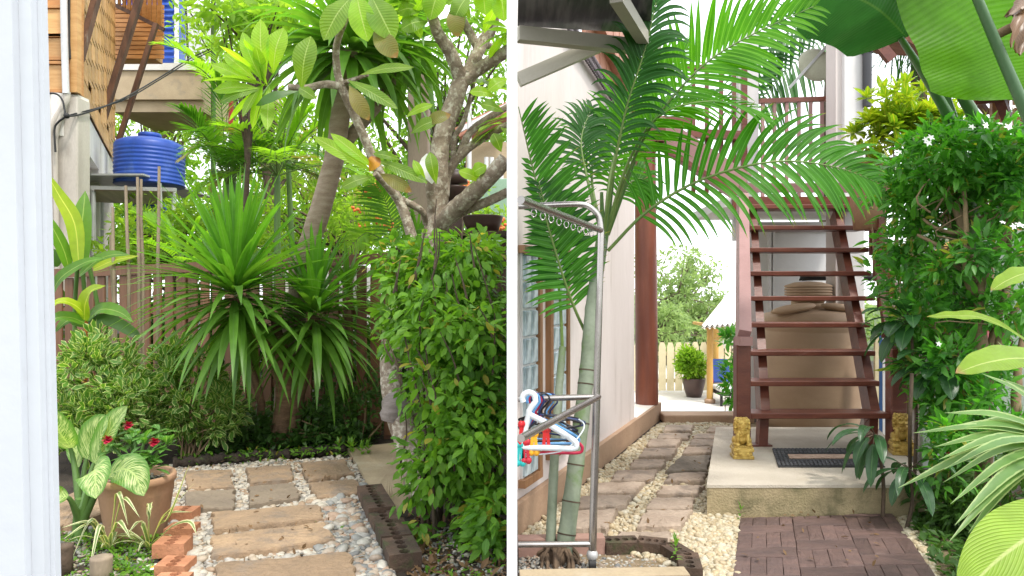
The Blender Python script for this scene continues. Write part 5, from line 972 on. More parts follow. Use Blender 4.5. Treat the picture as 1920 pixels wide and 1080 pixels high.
m = MB(); m.beam(P(972, 150, 3.9), P(1130, 82, 3.98), .05, .075); obj('brace', m, M_beige, cp)
m = MB(); m.beam(P(1155, -10, 3.2), P(1215, 86, 4.0), .06, .07); obj('beam', m, M_beige, cp)

# ------------------------------------------------------------------ right: platform, staircase
plf = thing('stair_platform', 'pebble-washed concrete platform with mossy front at the foot of the stairs', 'platform', (2.0, 5.2, 0))
m = MB(); m.prism([(1.314, 4.68), (2.86, 4.68), (3.55, 6.75), (1.985, 6.75)], .205, .224); obj('top', m, M_plat, plf)
m = MB(); m.prism([(1.317, 4.684), (2.857, 4.684), (3.54, 6.74), (1.99, 6.74)], 0, .2048); obj('base', m, M_platf, plf)
sx = lambda Y: .3423 * Y
stair = thing('open_staircase', 'open dark red timber staircase with nine treads rising to the landing', 'staircase', (2.6, 5.9, .224)); YT = [5.7 + .2 * i for i in range(9)]; ZT = [.535 + .241 * i for i in range(9)]
for i, (y, z) in enumerate(zip(YT, ZT)):
    W_ = (1.155, 1.10, 1.10, 1.09, 1.17, 1.17, 1.18, 1.2, 1.2)[i]; m = MB(); m.box((sx(y) + .01 + W_ / 2, y + .12, z - .022), (W_, .25, .045), bev=.006); obj('tread', m, M_redw, stair)
for xa, xb in ((2.13, 2.59), (3.06, 3.50)):
    m = MB(); m.beam(V(xa, 5.92, .224), V(xa + .02, 5.94, .5), .075, .09, up=(0, 1, 0)); m.beam(V(xa + .01, 5.9, .45), V(xb, 7.5, 2.38), .075, .16, up=(0, -1, 1)); obj('stringer', m, M_redw, stair)
m = MB(); m.box((2.12, 5.93, .23), (.17, .12, .014)); obj('foot_plate', m, M_redw, stair)
# newels and handrails
m = MB(); m.box((sx(5.62) - .04 - .02, 5.62, .224 + .47), (.115, .1, .94), bev=.008); obj('newel', m, M_redw, stair)
m = MB(); a = P(1394, 632, 5.56); b = V(P(1392, 372, 7.3).x, 7.3, P(0, 372, 7.3).z); m.beam(a, b, .095, .14, up=(0, -1, 1)); obj('handrail', m, M_mauve, stair); m = MB(); m.box(a + V(0, .0, -.03), (.1, .14, .07)); obj('handrail_end', m, M_mauve, stair)
m = MB(); m.box((P(1680, 0, 5.75).x, 5.75, .224 + .42), (.13, .11, .84), bev=.008); obj('newel', m, M_redw, stair)
m = MB(); m.beam(P(1685, 650, 5.7), P(1640, 395, 7.3), .1, .14, up=(0, -1, 1)); obj('handrail', m, M_mauve, stair)
for k in range(6): y = 6.1 + k * .22; zb = .224 + (y - 5.65) * 1.2 + .1; m = MB(); x = sx(y) + 1.24; m.box((x, y, zb + .42), (.055, .04, .86)); obj('baluster', m, M_redw, stair)
# landing, railing, columns
ld = thing('stair_landing', 'upper landing with dark red edge beam and baluster railing', 'balcony', (3.1, 7.6, 2.4))
zL = P(0, 384, 7.55).z
m = MB(); m.box((3.15, 8.15, zL + .02), (1.7, 1.3, .1)); obj('deck', m, M_white, ld)
m = MB(); m.box((3.05, 7.47, zL + .0), (1.35, .05, .15)); obj('edge_beam', m, M_redw, ld)
m = MB(); m.box((3.05, 7.46, zL + .17), (1.2, .04, .10)); obj('fascia', m, M_mauve, ld)
m = MB(); m.beam(P(1424, 190, 8.0), P(1567, 185, 8.0), .06, .05); obj('top_rail', m, M_redw, ld)
for px in (1430, 1452, 1475, 1498, 1520, 1541): m = MB(); a = P(px, 190, 8.0); m.box((a.x, 8.0, (a.z + zL) / 2), (.035, .03, a.z - zL)); obj('baluster', m, M_mauve, ld)
m = MB(); a = P(1563, 185, 8.0); m.box((a.x, 8.0, (a.z + zL) / 2), (.05, .05, a.z - zL)); obj('post', m, M_redw, ld)
for px in (1300, 1325, 1352, 1376, 1395): m = MB(); a = P(px, 130, 8.4); m.box((a.x, 8.4, a.z - .75), (.07 if px == 1395 else .045, .04, 1.5)); obj('baluster', m, M_redw, ld)
m = MB(); m.beam(P(1280, 128, 8.4), P(1400, 122, 8.4), .06, .05); obj('top_rail', m, M_redw, ld)
m = MB(); m.beam(P(1218, 236, 8.3), P(1392, 352, 8.0), .08, .34, up=(0, 0, 1)); obj('sloping_beam', m, M_mauve, ld); m = MB(); m.beam(P(1218, 262, 8.22), P(1390, 366, 7.92), .05, .05); obj('beam_trim', m, M_redw, ld)
m = MB(); m.beam(P(1235, 228, 8.3), P(1300, 232, 8.3), .1, .12); m.beam(P(1290, 250, 8.3), P(1390, 255, 8.3), .1, .1); obj('joist', m, M_redw, ld)
M_colw = surf('white_column_paint', (.68, .66, .66), (.63, .61, .61), .6, 3, fine=.04)
wc = thing('white_column', 'square white column beside the black downpipe', 'column', V(P(1600, 0, 7.6).x, 7.7, zL)); m = MB(); a = P(1583, 0, 7.6); b = P(1620, 0, 7.6); m.box(((a.x + b.x) / 2, 7.75, 2.5), (b.x - a.x, .3, 4.7), bev=.006); obj('shaft', m, M_colw, wc)
m = MB(); m.box((P(1575, 0, 7.66).x - .004, 7.78, 2.5), (.085, .24, 4.7)); obj('pilaster', m, M_pink, wc)
w2 = thing('white_column', 'white column behind the palm fronds left of the railing', 'column', V(P(1405, 0, 8.5).x, 8.5, zL)); m = MB(); m.box((P(1402, 0, 8.6).x, 8.7, 3.5), (.25, .25, 2.6)); obj('shaft', m, M_colw, w2)
dp = thing('downpipe', 'black downpipe with a collar beside the white column', 'pipe', P(1628, 170, 7.6)); m = MB(); m.tube([P(1626, -20, 7.55), P(1626, 200, 7.55)], .047, 14); obj('pipe', m, surf('black_pipe', (.03, .03, .035), (.04, .04, .045), .35), dp); m = MB(); m.tube([P(1626, 92, 7.55), P(1626, 100, 7.55)], .056, 14); obj('collar', m, M_black, dp)
# eaves
ev = thing('tiled_eave', 'red tiled roof eave behind the banana leaves', 'roof', P(1600, 60, 8)); m = MB(); m.beam(P(1535, 12, 7.9), P(1700, 100, 8.6), .9, .06, up=(0, -.4, 1)); obj('tiles', m, M_tile, ev); m = MB(); m.beam(P(1530, 20, 7.6), P(1570, 50, 7.4), .06, .1); m.beam(P(1630, 62, 7.9), P(1672, 112, 7.9), .06, .12); obj('rafter', m, M_redw, ev)
m = MB(); m.beam(P(1632, 75, 7.95), P(1690, 60, 8.4), .3, .2); obj('soffit', m, M_redw, ev)
M_glim = surf('olive_dish', (.34, .34, .26), (.3, .3, .23), .8)
dsh = thing('satellite_dish', 'olive-grey round dish tucked under the eave left of the white column', 'dish', P(1528, 125, 8.3))
m = MB(); m.ell(P(1530, 122, 8.3), (.22, .06, .19), 20, 10, Matrix.Rotation(R(25), 3, 'Y').to_4x4()); obj('reflector', m, M_glim, dsh); m = MB(); m.beam(P(1480, 165, 8.25), P(1560, 75, 8.25), .03, .03); obj('arm', m, M_grey, dsh)
# wall and gear under the stair
bw_ = thing('stair_back_wall', 'white back wall with door frame moulding under the stairs', 'wall', (2.95, 8.6, 0)); m = MB(); a, b = P(1408, 0, 8.5), P(1622, 0, 8.5); m.box(((a.x + b.x) / 2, 8.56, 1.2), (b.x - a.x, .1, 2.42)); obj('wall', m, M_white, bw_)
for px in (1442, 1450): m = MB(); x = P(px, 0, 8.5).x; m.box((x, 8.49, 1.2), (.03, .05, 2.3)); obj('door_frame', m, M_white, bw_)
m = MB(); m.box((P(1540, 0, 8.5).x, 8.49, P(0, 432, 8.5).z), (1.05, .05, .05)); obj('door_frame', m, M_white, bw_)
c = V(P(1522, 0, 7.75).x, 7.75, .0); jar = thing('water_jar', 'large tan glazed water jar under the staircase', 'jar', c); rj = 88 / F * 7.75; zt = P(0, 588, 7.75).z
m = MB(); m.lathe(c, [(rj * .86, .0), (rj * .93, .15), (rj, zt * .5), (rj, zt * .8), (rj * .985, zt * .85), (rj * .985, zt * .86), (rj, zt * .87), (rj * .995, zt * .95), (rj * .96, zt), (rj * .8, zt + .025), (rj * .3, zt + .06), (.01, zt + .06)], 48); obj('body', m, M_urn, jar)
m = MB(); m.lathe(c + V(-.05, 0, zt + .05), [(.17, 0), (.17, .1), (.1, .12)], 24); obj('neck', m, M_urn, jar)
m = MB(); pr = []
for i in range(4): pr += [(.22, .2 + i * .03), (.245, .205 + i * .03), (.25, .215 + i * .03), (.245, .225 + i * .03)]
pr += [(.22, .325), (.14, .35), (.01, .36)]; m.lathe(c + V(-.05, -.02, zt + .0), [(.16, .12)] + pr, 32); obj('lid', m, M_urn, jar)
for sg in (-1, 1): m = MB(); m.ell(c + V(sg * .27 - .05, -.28, zt + .06), (.25, .13, .05), 12, 8, Matrix.Rotation(R(sg * 9), 3, 'Y').to_4x4()); obj('shoulder_lug', m, M_urn, jar)
m = MB(); m.tube(bez([P(1505, 522, 8.1), P(1515, 519, 8.1), P(1640, 519, 8.1), P(1690, 519, 8.1)], 10), .045, 12); solo('black_roll', m, M_black, 'black rolled mat on the white wall behind the stairs', 'roll')
sb = thing('striped_board', 'blue and cream striped board standing behind the right stair post', 'board', V(P(1652, 0, 7.0).x, 7.0, .0))
M_bl2 = surf('navy_stripe', (.03, .09, .24), (.03, .08, .2), .5)
for px, w_, mt in ((1643, 7, M_cream2), (1650, 6, M_bl2), (1657, 7, M_white), (1664, 7, M_cream2)): m = MB(); x = P(px, 0, 7.0).x; m.box((x, 7.0, P(0, 610, 7).z / 2 + .05), (w_ / F * 7, .03, P(0, 610, 7).z - .1)); obj('stripe', m, mt, sb)

# doormat
mt_ = thing('doormat', 'black rubber scrollwork doormat with a tan centre panel', 'doormat', (2.2, 5.4, .224)); ax, bx = G(1453, 862, .224), G(1640, 860, .224); y0, y1 = G(1500, 877, .224).y, G(1500, 843, .224).y
m = MB(); cx, cw = (ax.x + bx.x) / 2 + .02, bx.x - ax.x; m.box((cx, (y0 + y1) / 2, .2295), (cw, y1 - y0, .010), bev=.003); obj('base', m, M_black, mt_)
m = MB(); m.box((cx, (y0 + y1) / 2, .238), (cw * .73, (y1 - y0) * .22, .006), bev=.002); obj('centre_panel', m, surf('mat_fibre', (.36, .25, .19), (.28, .19, .14), .95, 20, bump=.5), mt_)
m = MB()
def scroll(x, y, r):
    N = 9; pts = [V(x + r * math.cos(a), y + r * 1.5 * math.sin(a), .238) for a in lerpl(0, 5.3, N)]; m.tube(pts, .0065, 4)
for i in range(26):
    for yy in (.07, .17, .27, .73, .83, .93): scroll(cx - cw / 2 + cw * (i + .5) / 26, y0 + (y1 - y0) * yy, .011)
for i in (0, 1, 2, 23, 24, 25):
    for yy in (.38, .5, .62): scroll(cx - cw / 2 + cw * (i + .5) / 26, y0 + (y1 - y0) * yy, .011)

M_rub2 = surf('worn_rubber', (.07, .07, .075), (.04, .04, .045), .5, 8); obj('scrollwork', m, M_rub2, mt_)
for o_ in mt_.children:
    for v_ in o_.data.vertices: v_.co.x += .30 * (v_.co.y - (y0 + y1) / 2)

# gold guardian lions
def lion(c, s, rz, lab):
    t = thing('lion_statue', lab, 'statue', c, 'gold guardian lion statues'); rot = Matrix.Rotation(rz, 4, 'Z'); T = Matrix.Translation(c) @ rot @ Matrix.Scale(s, 4)
    def emit(name, mb, rem=None):
        mb.v = [tuple(T @ Vector(p)) for p in mb.v]; o = obj(name, mb, M_gold, t)
        if rem: md = o.modifiers.new('remesh', 'REMESH'); md.mode = 'VOXEL'; md.voxel_size = rem; md.use_smooth_shade = True
        return o
    p = MB(); p.box((0, 0, .045), (.5, .44, .09), bev=.015); p.box((0, 0, .135), (.44, .38, .1), bev=.02); p.box((0, 0, .23), (.5, .44, .1), bev=.02); p.box((0, 0, .30), (.46, .4, .05), bev=.012); emit('pedestal', p)
    q = MB(); q.box((0, -.2, .16), (.3, .05, .17), bev=.02)
    for sx_ in (-1, 1): q.ell((sx_ * .15, -.2, .22), (.07, .035, .06), 8, 6); q.ell((sx_ * .09, -.215, .13), (.05, .03, .04), 8, 6); q.ell((sx_ * .2, -.19, .06), (.05, .04, .04), 8, 6)
    emit('carved_front', q)
    b = MB(); b.ell((0, .05, .47), (.17, .17, .17)); b.ell((0, .0, .6), (.16, .14, .17)); b.ell((0, -.06, .66), (.14, .11, .12)); b.ell((0, -.04, .82), (.15, .14, .15)); b.ell((0, -.15, .78), (.1, .08, .06)); b.ell((0, -.14, .72), (.085, .07, .035)); b.ell((0, -.21, .81), (.035, .03, .025))
    for k in (-1, 1):
        b.ell((k * .12, -.11, .5), (.055, .06, .17)); b.ell((k * .13, -.16, .355), (.07, .085, .045)); b.ell((k * .17, .03, .42), (.07, .13, .11)); b.ell((k * .18, -.06, .35), (.06, .09, .04)); b.ell((k * .065, -.16, .86), (.04, .03, .03)); b.ell((k * .14, -.02, .92), (.04, .035, .05)); b.ell((k * .07, -.18, .885), (.045, .03, .018))
        for j in range(6): a = j / 5; b.ell((k * (.15 + .02 * math.sin(a * 3)), -.02 + .03 * (j % 2), .62 + .3 * a), (.045, .06, .045), 8, 6)
    for j in range(7): a = math.pi * j / 6; b.ell((math.cos(a) * .1, -.08, .9 + math.sin(a) * .06), (.04, .045, .04), 8, 6)
    for i in range(5):
        for j in range(3): b.ell(((i - 2) * .06, .08 - .03 * (i % 2), .95 - j * .12), (.045, .05, .045), 8, 6)
    for j in range(5): b.ell(((j - 2) * .055, -.13, .645 - .02 * (2 - abs(j - 2)) ), (.032, .03, .04), 8, 6)
    b.ell((0, .19, .55), (.06, .06, .16)); emit('lion', b, .0085 * s)
lion(G(1391, 858, .224), .32, R(-6), 'gold guardian lion statue at the left stair post')
lion(G(1690, 851, .224), .33, R(-14), 'gold guardian lion statue beside the right stair post, half behind a stem')

# ------------------------------------------------------------------ right: terrace beyond
z0 = terr_z
fc = thing('cream_fence', 'low cream picket fence across the sunny terrace', 'fence', (4.5, 18, z0)); YF = 18.0; me = None; xa, xb = P(1195, 0, YF).x, P(1400, 0, YF).x; n = int((xb - xa) / .215)
for i in range(n + 1):
    if me is None:
        b = MB(); b.prism([(-.09, 0), (.09, 0), (.09, 1.12), (.05, 1.25), (-.05, 1.25), (-.09, 1.12)], -.015, .015); b.v = [(x, z, y) for x, y, z in b.v]; b.f = [f[::-1] for f in b.f]; me = b.mesh('picket', M_cream2)
    obj('picket', me, None, fc, M=Matrix.Translation((xa + i * .215, YF, z0 + .05 + rnd(-.01, .01))))
for z in (.3, 1.0): m = MB(); m.beam(V(xa, YF + .05, z0 + z), V(xb, YF + .05, z0 + z), .05, .1); obj('rail', m, M_cream2, fc)
c = V(P(1301, 0, 17.2).x, 17.2, z0); r_ = 21.5 / F * 17.2
m = MB(); m.lathe(c, [(r_ * .62, 0), (r_ * .78, .14), (r_ * .97, .36), (r_ * 1.0, .44), (r_ * .97, .475), (r_ * .88, .47), (r_ * .85, .42), (.01, .41)], 32); solo('glazed_pot', m, M_potd, 'dark glazed pot with a leafy shrub on the sunny terrace', 'pot')
bush('pot_shrub', 'pale green shrub growing in the dark glazed pot', 'shrub', [((c.x - .05, c.y, z0 + .78), (.38, .3, .3)), ((c.x - .12, c.y, z0 + 1.0), (.22, .2, .2))], 2400, .12, L_treey, tv, 0, stems=8, base=c + V(0, 0, .42), per=15)
gz = thing('bamboo_gazebo', 'bamboo post gazebo with white corrugated roof on the terrace', 'gazebo', V(P(1360, 0, 16.6).x, 16.6, z0))
a = V(P(1331, 0, 16.2).x, 16.2, z0); zr = P(0, 606, 16.2).z
m = MB(); m.lathe(a, [(.12, 0), (.13, .08), (.1, .1)], 14); obj('footing', m, M_plinth, gz)
for px, Y in ((1331, 16.2), (1342, 17.9)):
    x = P(px, 0, Y).x; m = MB(); m.tube([V(x, Y, z0 + .09)] + [V(x, Y, z0 + .09 + (zr - z0 - .09) * i / 6) for i in range(1, 7)], [.075, .07, .075, .07, .075, .07, .075], 12); obj('post', m, M_bamb, gz)
x1 = P(1331, 0, 16.2).x
m = MB(); m.beam(V(x1 - .1, 16.2, zr - .1), V(x1 + 1.4, 16.2, zr - .1), .07, .09); m.beam(V(x1 - .1, 16.2, zr - .02), V(x1 + 1.4, 16.2, zr - .02), .07, .07); m.beam(V(x1, 16.2, zr - .5), V(x1 + .5, 16.2, zr - .12), .06, .06); m.beam(V(x1, 16.2, zr - .06), V(x1 + .1, 18, zr - .06), .07, .07); obj('beam', m, M_bamb, gz)
m = MB(); K = 44; e0, e1 = P(1314, 612, 15.8), P(1420, 606, 15.8); r0, r1 = P(1366, 548, 17.0), P(1440, 540, 17.0)
vs = []
for i in range(K + 1): tt = i / K; off = V(0, 0, .03 * math.sin(tt * 2 * math.pi * 11)); vs += [e0.lerp(e1, tt) + off, r0.lerp(r1, tt) + off]
m.add(vs, [(2 * i, 2 * i + 2, 2 * i + 3, 2 * i + 1) for i in range(K)], smooth=True); m.add([p + V(0, 0, -.05) for p in vs], [(2 * i + 1, 2 * i + 3, 2 * i + 2, 2 * i) for i in range(K)], smooth=True); l0 = P(1372, 606, 18.6); m.add([e0, r0, l0, e0 + V(0, 0, -.05), r0 + V(0, 0, -.05), l0 + V(0, 0, -.05)], [(0, 1, 2), (5, 4, 3)])
obj('corrugated_roof', m, M_terr, gz)
lo = thing('sun_lounger', 'blue and red sun lounger with a white seat under the gazebo', 'lounger', V(P(1364, 0, 15.9).x, 15.9, z0)); M_bl3 = surf('blue_cloth', (.06, .12, .42), (.05, .1, .36), .8); x = P(1364, 0, 15.9).x
m = MB(); m.beam(V(x + .05, 16.5, z0 + .45), V(x + .05, 16.9, z0 + .95), .5, .06, up=(0, -1, 1)); obj('backrest', m, M_bl3, lo); m = MB(); m.beam(V(x - .18, 16.48, z0 + .45), V(x - .18, 16.86, z0 + .9), .06, .07, up=(0, -1, 1)); obj('stripe', m, M_red, lo)
m = MB(); m.box((x + .05, 16.1, z0 + .36), (.52, .9, .1), bev=.02); obj('cushion', m, M_white, lo); m = MB(); m.box((x + .05, 16.1, z0 + .27), (.54, .94, .06)); obj('frame', m, M_black, lo)
for dx, dy in ((-.2, -.4), (.3, -.4), (-.2, .4), (.3, .4)): m = MB(); m.box((x + dx, 16.1 + dy, z0 + .12), (.05, .05, .24)); obj('leg', m, M_black, lo)
bush('terrace_shrub', 'glossy dark shrub growing beside the left stair post', 'shrub', [E(1376, 650, 9.2, 14, 40, .2), E(1378, 730, 9.0, 18, 50, .2)], 420, .12, L_jas, leaf_template('lance', 1, .4, .2, .4, 3), 60, stems=4, cr=.1, base=(2.86, 9.1, -1.0))
L_treeh = leafmat('hazy_tree_leaf', (.26, .34, .15), (.18, .26, .11), .45, 1.9, (1.05, 1.1, .7), rough=.7, spec=.1, bump=0)  # distance haze is put into this paler, greyer leaf colour
M_treeb = surf('pale_bark', (.22, .18, .13), (.16, .13, .09), .9)
tree('terrace_tree', 'tall airy tree beyond the cream fence, nearest the red column', 'tree', V(P(1250, 0, 25).x, 25, -1.0), [E(1250, 505, 25, 75, 45, 1.6), E(1240, 570, 25, 80, 50, 1.6), E(1290, 585, 25.5, 60, 45, 1.4), E(1310, 500, 26, 30, 35, 1.0)], 3400, .2, L_treeh, M_treeb, trunk_r=.13, clump=.4, group='trees beyond the terrace')
tree('terrace_tree', 'lower bushy tree beyond the gazebo roof', 'tree', V(P(1330, 0, 26).x, 26, -1.0), [E(1330, 570, 26, 40, 35, 1.4), E(1350, 600, 26, 50, 35, 1.4), E(1280, 620, 24, 70, 30, 1.0)], 2400, .19, L_treeh, M_treeb, trunk_r=.12, clump=.4, group='trees beyond the terrace')
tree('terrace_tree', 'slim dark-stemmed tree standing just behind the cream fence', 'tree', V(P(1225, 0, 21).x, 21, -1.0), [E(1215, 600, 21, 45, 40, 1.0), E(1260, 610, 21, 35, 35, .8)], 1500, .16, L_treeh, M_barkd, trunk_r=.08, clump=.3, group='trees beyond the terrace')
Ms = []
for px, py, rx, rz in ((1240, 610, 160, 50), (1500, 600, 200, 40)):
    cc, r = E(px, py, 33, rx, rz, 1.5); cen, pos, q = clumps(cc, r, 80, 40, .8, .2); Ms.append(mats_from(pos, q + RNG.normal(0, .5, q.shape), .34 * RNG.uniform(.6, 1.3, len(pos)), .7))
obj('far_woods', stuffmesh('far_woods', leaf_template('lance', 1, .5, .2, .3, 2), np.concatenate(Ms), L_treeh), None, kind='stuff')
hg = MB(); a = P(1340, 565, 30); hg.box((a.x + .4, 30, a.z - 1), (1.2, 1, 2)); hp = [P(1325, 572, 29.4), P(1375, 572, 29.4), P(1345, 562, 30.2)]; hg.add(hp + [V(p.x, p.y, p.z - .08) for p in hp], [(0, 1, 2), (5, 4, 3)]); solo('distant_house', hg, M_terr, 'distant pale house roof among the trees behind the gazebo', 'house')

# ------------------------------------------------------------------ right: clothes rack and hangers
rk = thing('clothes_rack', 'chrome clothes rack with castors in front of the palm trunks', 'clothes rack', G(1115, 1072))
pb, pt = G(1115, 1064, .06), P(1127, 432, 3.79); pb = V(pb.x, 3.79, .06); xw = .034
tr_ = 15 / 2 / F * 3.79
def rt(name, pts, r, n=14): m = MB(); m.tube(pts, r, 12); return obj(name, m, M_steel, rk)
rt('upright', [pb, pb.lerp(pt, .5), pt], .019); m = MB(); q_ = pb.lerp(pt, .50); m.tube([pb, q_], .0215, 12); obj('sleeve', m, M_steel, rk)
cur = bez([pt, P(1122, 405, 3.79), P(1105, 388, 3.79), P(1085, 383, 3.79), P(1040, 384, 3.79), V(xw, 3.79, P(0, 387, 3.79).z)], 24); rt('curved_bar', cur, .017)
nA = V(xw, 2.66, 1.5 + (555 - 372) / F * 2.62); rt('hanging_rail', [pt + V(0, 0, -.0), nA], .0165)
nB = V(xw, 2.66, 1.5 - (826 - 555) / F * 2.62); mB = P(1122, 744, 3.79); rt('lower_rail', [mB, nB], .0165)
rt('cross_bar', [mB, V(xw, 3.80, P(0, 748, 3.8).z)], .0165); rt('base_bar', [P(1116, 1020, 3.79), V(xw, 3.79, P(0, 1021, 3.79).z)], .0165)
m = MB(); m.ell(V(pb.x, 3.79, .085), (.032, .032, .035), 12, 8); cs = obj('castor_cap', m, M_grey, rk); m = MB(); m.tube([V(pb.x - .018, 3.785, .035), V(pb.x + .018, 3.785, .035)], .035, 16); obj('wheel', m, M_black, rk)
for i in range(9):
    a = nA.lerp(pt, .12 + .09 * i); m = MB(); m.tube([a + V(0, 0, -.02) + V(.011 * math.cos(t_), 0, -.014 + .016 * math.sin(t_)) for t_ in lerpl(0, 6.0, 9)], .003, 5); obj('ring', m, M_steel, rk)
def plas(name, c, rough=.35): return surf(name, c, tuple(x * .85 for x in c), rough, 4, var=0, fine=.05)
def hanger(hx, hy, Y, wpx, hpx, mt, lab, rz, thick=.009, flat=1.0, ang=0):
    """hook over the rail, sloping arms and a bottom bar"""
    h = P(hx, hy, Y); s = Y / F; w_, hh = wpx * s, hpx * s; t = thing('clothes_hanger', lab, 'hanger', h, 'plastic clothes hangers on the rack'); Mx = Matrix.Translation(h) @ Matrix.Rotation(rz, 4, 'Z') @ Matrix.Rotation(ang, 4, 'Y')
    def tr(pts): return [Mx @ Vector(p) for p in pts]
    k = .034; wl = min(w_, h.x - .055)
    m = MB(); m.tube(tr([V(-k * math.cos(a), 0, k * math.sin(a)) for a in lerpl(-.5, 2.6, 10)] + [V(k, 0, -.01), V(k * .5, 0, -.035), V(0, 0, -.06), V(0, 0, -.085)]), thick, 8); obj('hook', m, mt, t)
    m = MB(); m.tube(tr(bez([V(0, 0, -.08), V(w_ * .35, 0, -.08 - hh * .25), V(w_ * .8, 0, -.08 - hh * .62), V(w_ * .97, 0, -.08 - hh * .8), V(w_, 0, -.08 - hh * .9), V(w_ * .93, 0, -.08 - hh), V(w_ * .5, 0, -.08 - hh), V(-wl * .5, 0, -.08 - hh), V(-wl * .93, 0, -.08 - hh), V(-wl, 0, -.08 - hh * .9), V(-wl * .97, 0, -.08 - hh * .8), V(-wl * .35, 0, -.08 - hh * .25), V(0, 0, -.08)], 48)), thick, 8); obj('arms', m, mt, t); return t
H_w, H_b, H_k, H_r, H_n = plas('white_plastic', (.72, .78, .82)), plas('sky_blue_plastic', (.12, .32, .6)), plas('black_plastic', (.02, .02, .025)), plas('crimson_plastic', (.45, .02, .06)), plas('navy_plastic', (.02, .04, .14))
hanger(992, 748, 3.60, 88, 62, H_w, 'wide white plastic hanger in front of the others', R(-6), .016)
hanger(1000, 750, 3.68, 86, 54, H_b, 'sky blue plastic hanger just behind the white one', R(4), .008)
hanger(1008, 750, 3.75, 84, 34, H_n, 'navy hanger tilted behind the lower rail', R(10), .006, ang=R(-8))
hanger(1018, 748, 3.82, 72, 22, H_k, 'black hanger with a hooked end near the palm trunk', R(-14), .006, ang=R(8))
hanger(1004, 750, 3.78, 88, 72, H_r, 'crimson hanger hanging lowest behind the white one', R(2), .009)
hanger(1012, 748, 3.9, 74, 14, H_k, 'small black hanger at the back of the rail', R(8), .005)
hanger(1020, 750, 3.70, 70, 30, H_k, 'thin black hanger squeezed behind the sky blue one', R(18), .005, ang=R(-5))
hanger(1034, 750, 3.85, 58, 36, H_n, 'thin navy hanger at the right end of the bunch', R(-10), .005, ang=R(6))
hanger(998, 750, 3.72, 80, 50, H_k, 'thin black hanger with sloping arms below the white hook', R(-3), .005, ang=R(-3))
hanger(1026, 750, 3.80, 60, 46, H_b, 'thin pale blue hanger near the crimson one', R(7), .005, ang=R(3))
m = MB(); m.tube(bez([P(974, 850, 3.6), P(1010, 852, 3.6), P(1060, 843, 3.62), P(1090, 812, 3.66), P(1095, 795, 3.68), P(1085, 786, 3.7)], 20), .004, 6); solo('white_wire', m, H_w, 'thin white wire hoop bending round the hangers', 'wire')
for px, py, c_, lab in ((1001, 830, (.85, .42, .03), 'orange clothes peg clipped below the white hanger'), (1024, 822, (.6, .03, .03), 'red clothes peg right of the orange one'), (975, 850, (.03, .45, .45), 'teal clothes peg at the far left of the hangers'), (986, 845, (.5, .03, .05), 'dark red clothes peg between teal and orange pegs'), (980, 812, (.6, .02, .03), 'red clothes peg above the teal one')):
    mt = plas(lab.replace(' ', '_')[:24], c_); t = thing('clothes_peg', lab, 'peg', P(px, py, 3.6)); a = P(px, py, 3.6)
    for dx in (-.011, .011): m = MB(); m.beam(a + V(dx * 1.2, 0, -.045), a + V(dx * .6, 0, .045), .017, .02, up=(0, 1, 0)); m.ell(a + V(dx * 1.2, 0, -.05), (.018, .014, .02), 10, 6); m.ell(a + V(dx * .8, 0, .045), (.017, .014, .02), 10, 6); obj('jaw', m, mt, t)

# ------------------------------------------------------------------ right: areca palm
pb_ = V(.27, 3.93, 0); ap = thing('areca_palm', 'tall areca palm with ringed green trunk rising behind the clothes rack', 'palm', pb_)
def ringed(pts, r0, r1, rings):
    q = bez(pts, 60); m = MB(); k = len(q); rr = [r0 + (r1 - r0) * i / (k - 1) for i in range(k)]
    for i in rings: rr[int(i * (k - 1))] *= 1.07
    m.tube(q, rr, 16); return m, q
m, q = ringed([P(1056, 1050, 3.93), P(1076, 900, 4.02), P(1098, 720, 4.14), P(1110, 580, 4.22), P(1126, 470, 4.24), P(1135, 400, 4.25)], 16.5 / F * 4.0, 11 / F * 4.22, [.08, .16, .24, .32, .41, .44, .5, .6, .7]); obj('trunk', m, M_ptrunk, ap)
mr = MB()
for f_ in (.41, .445, .24, .16, .08, .32): i = int(f_ * (len(q) - 1)); d_ = (q[i + 1] - q[i]).normalized(); rr_ = (16.5 + (11.6 - 16.5) * f_) / F * 4.0 * 1.10; mr.tube([q[i] - d_ * .004, q[i] + d_ * .004], rr_, 16)
obj('trunk_ring', mr, M_barkd, ap)
m, q = ringed([P(1031, 1045, 3.97), P(1040, 850, 4.08), P(1049, 720, 4.2), P(1055, 650, 4.25)], 9.5 / F * 4.0, 6.5 / F * 4.22, [.1, .25, .4, .55, .7, .85]); obj('trunk', m, M_ptrunk, ap)
m = MB()
for i in range(46):
    a = rnd(0, 6.28); rr_ = rnd(.05, .10); top = P(1046 + rnd(-26, 24), 1025 + rnd(-8, 14), 3.93) + V(0, math.sin(a) * .06, 0); e = V(top.x + math.cos(a) * rr_ * .6 - .01, top.y + math.sin(a) * rr_ - .02, .0); m.tube(bez([top, top.lerp(e, .5) + V(math.cos(a) * .02, 0, 0), e], 6), lerpl(.012, .009, 7), 5)
m.ell(P(1046, 1052, 3.93), (.085, .08, .11), 14, 10); obj('root_mass', m, M_root, ap)
m = MB()
for (bx, by), (tx, ty) in (((1132, 470), (1150, 330)), ((1138, 440), (1190, 300)), ((1130, 450), (1128, 360))): m.tube([P(bx, by, 4.24), P((bx + tx) / 2, (by + ty) / 2, 4.2), P(tx, ty, 4.18)], [.018, .015, .01], 8)
obj('petiole', m, M_stem, ap)
Y = 4.2
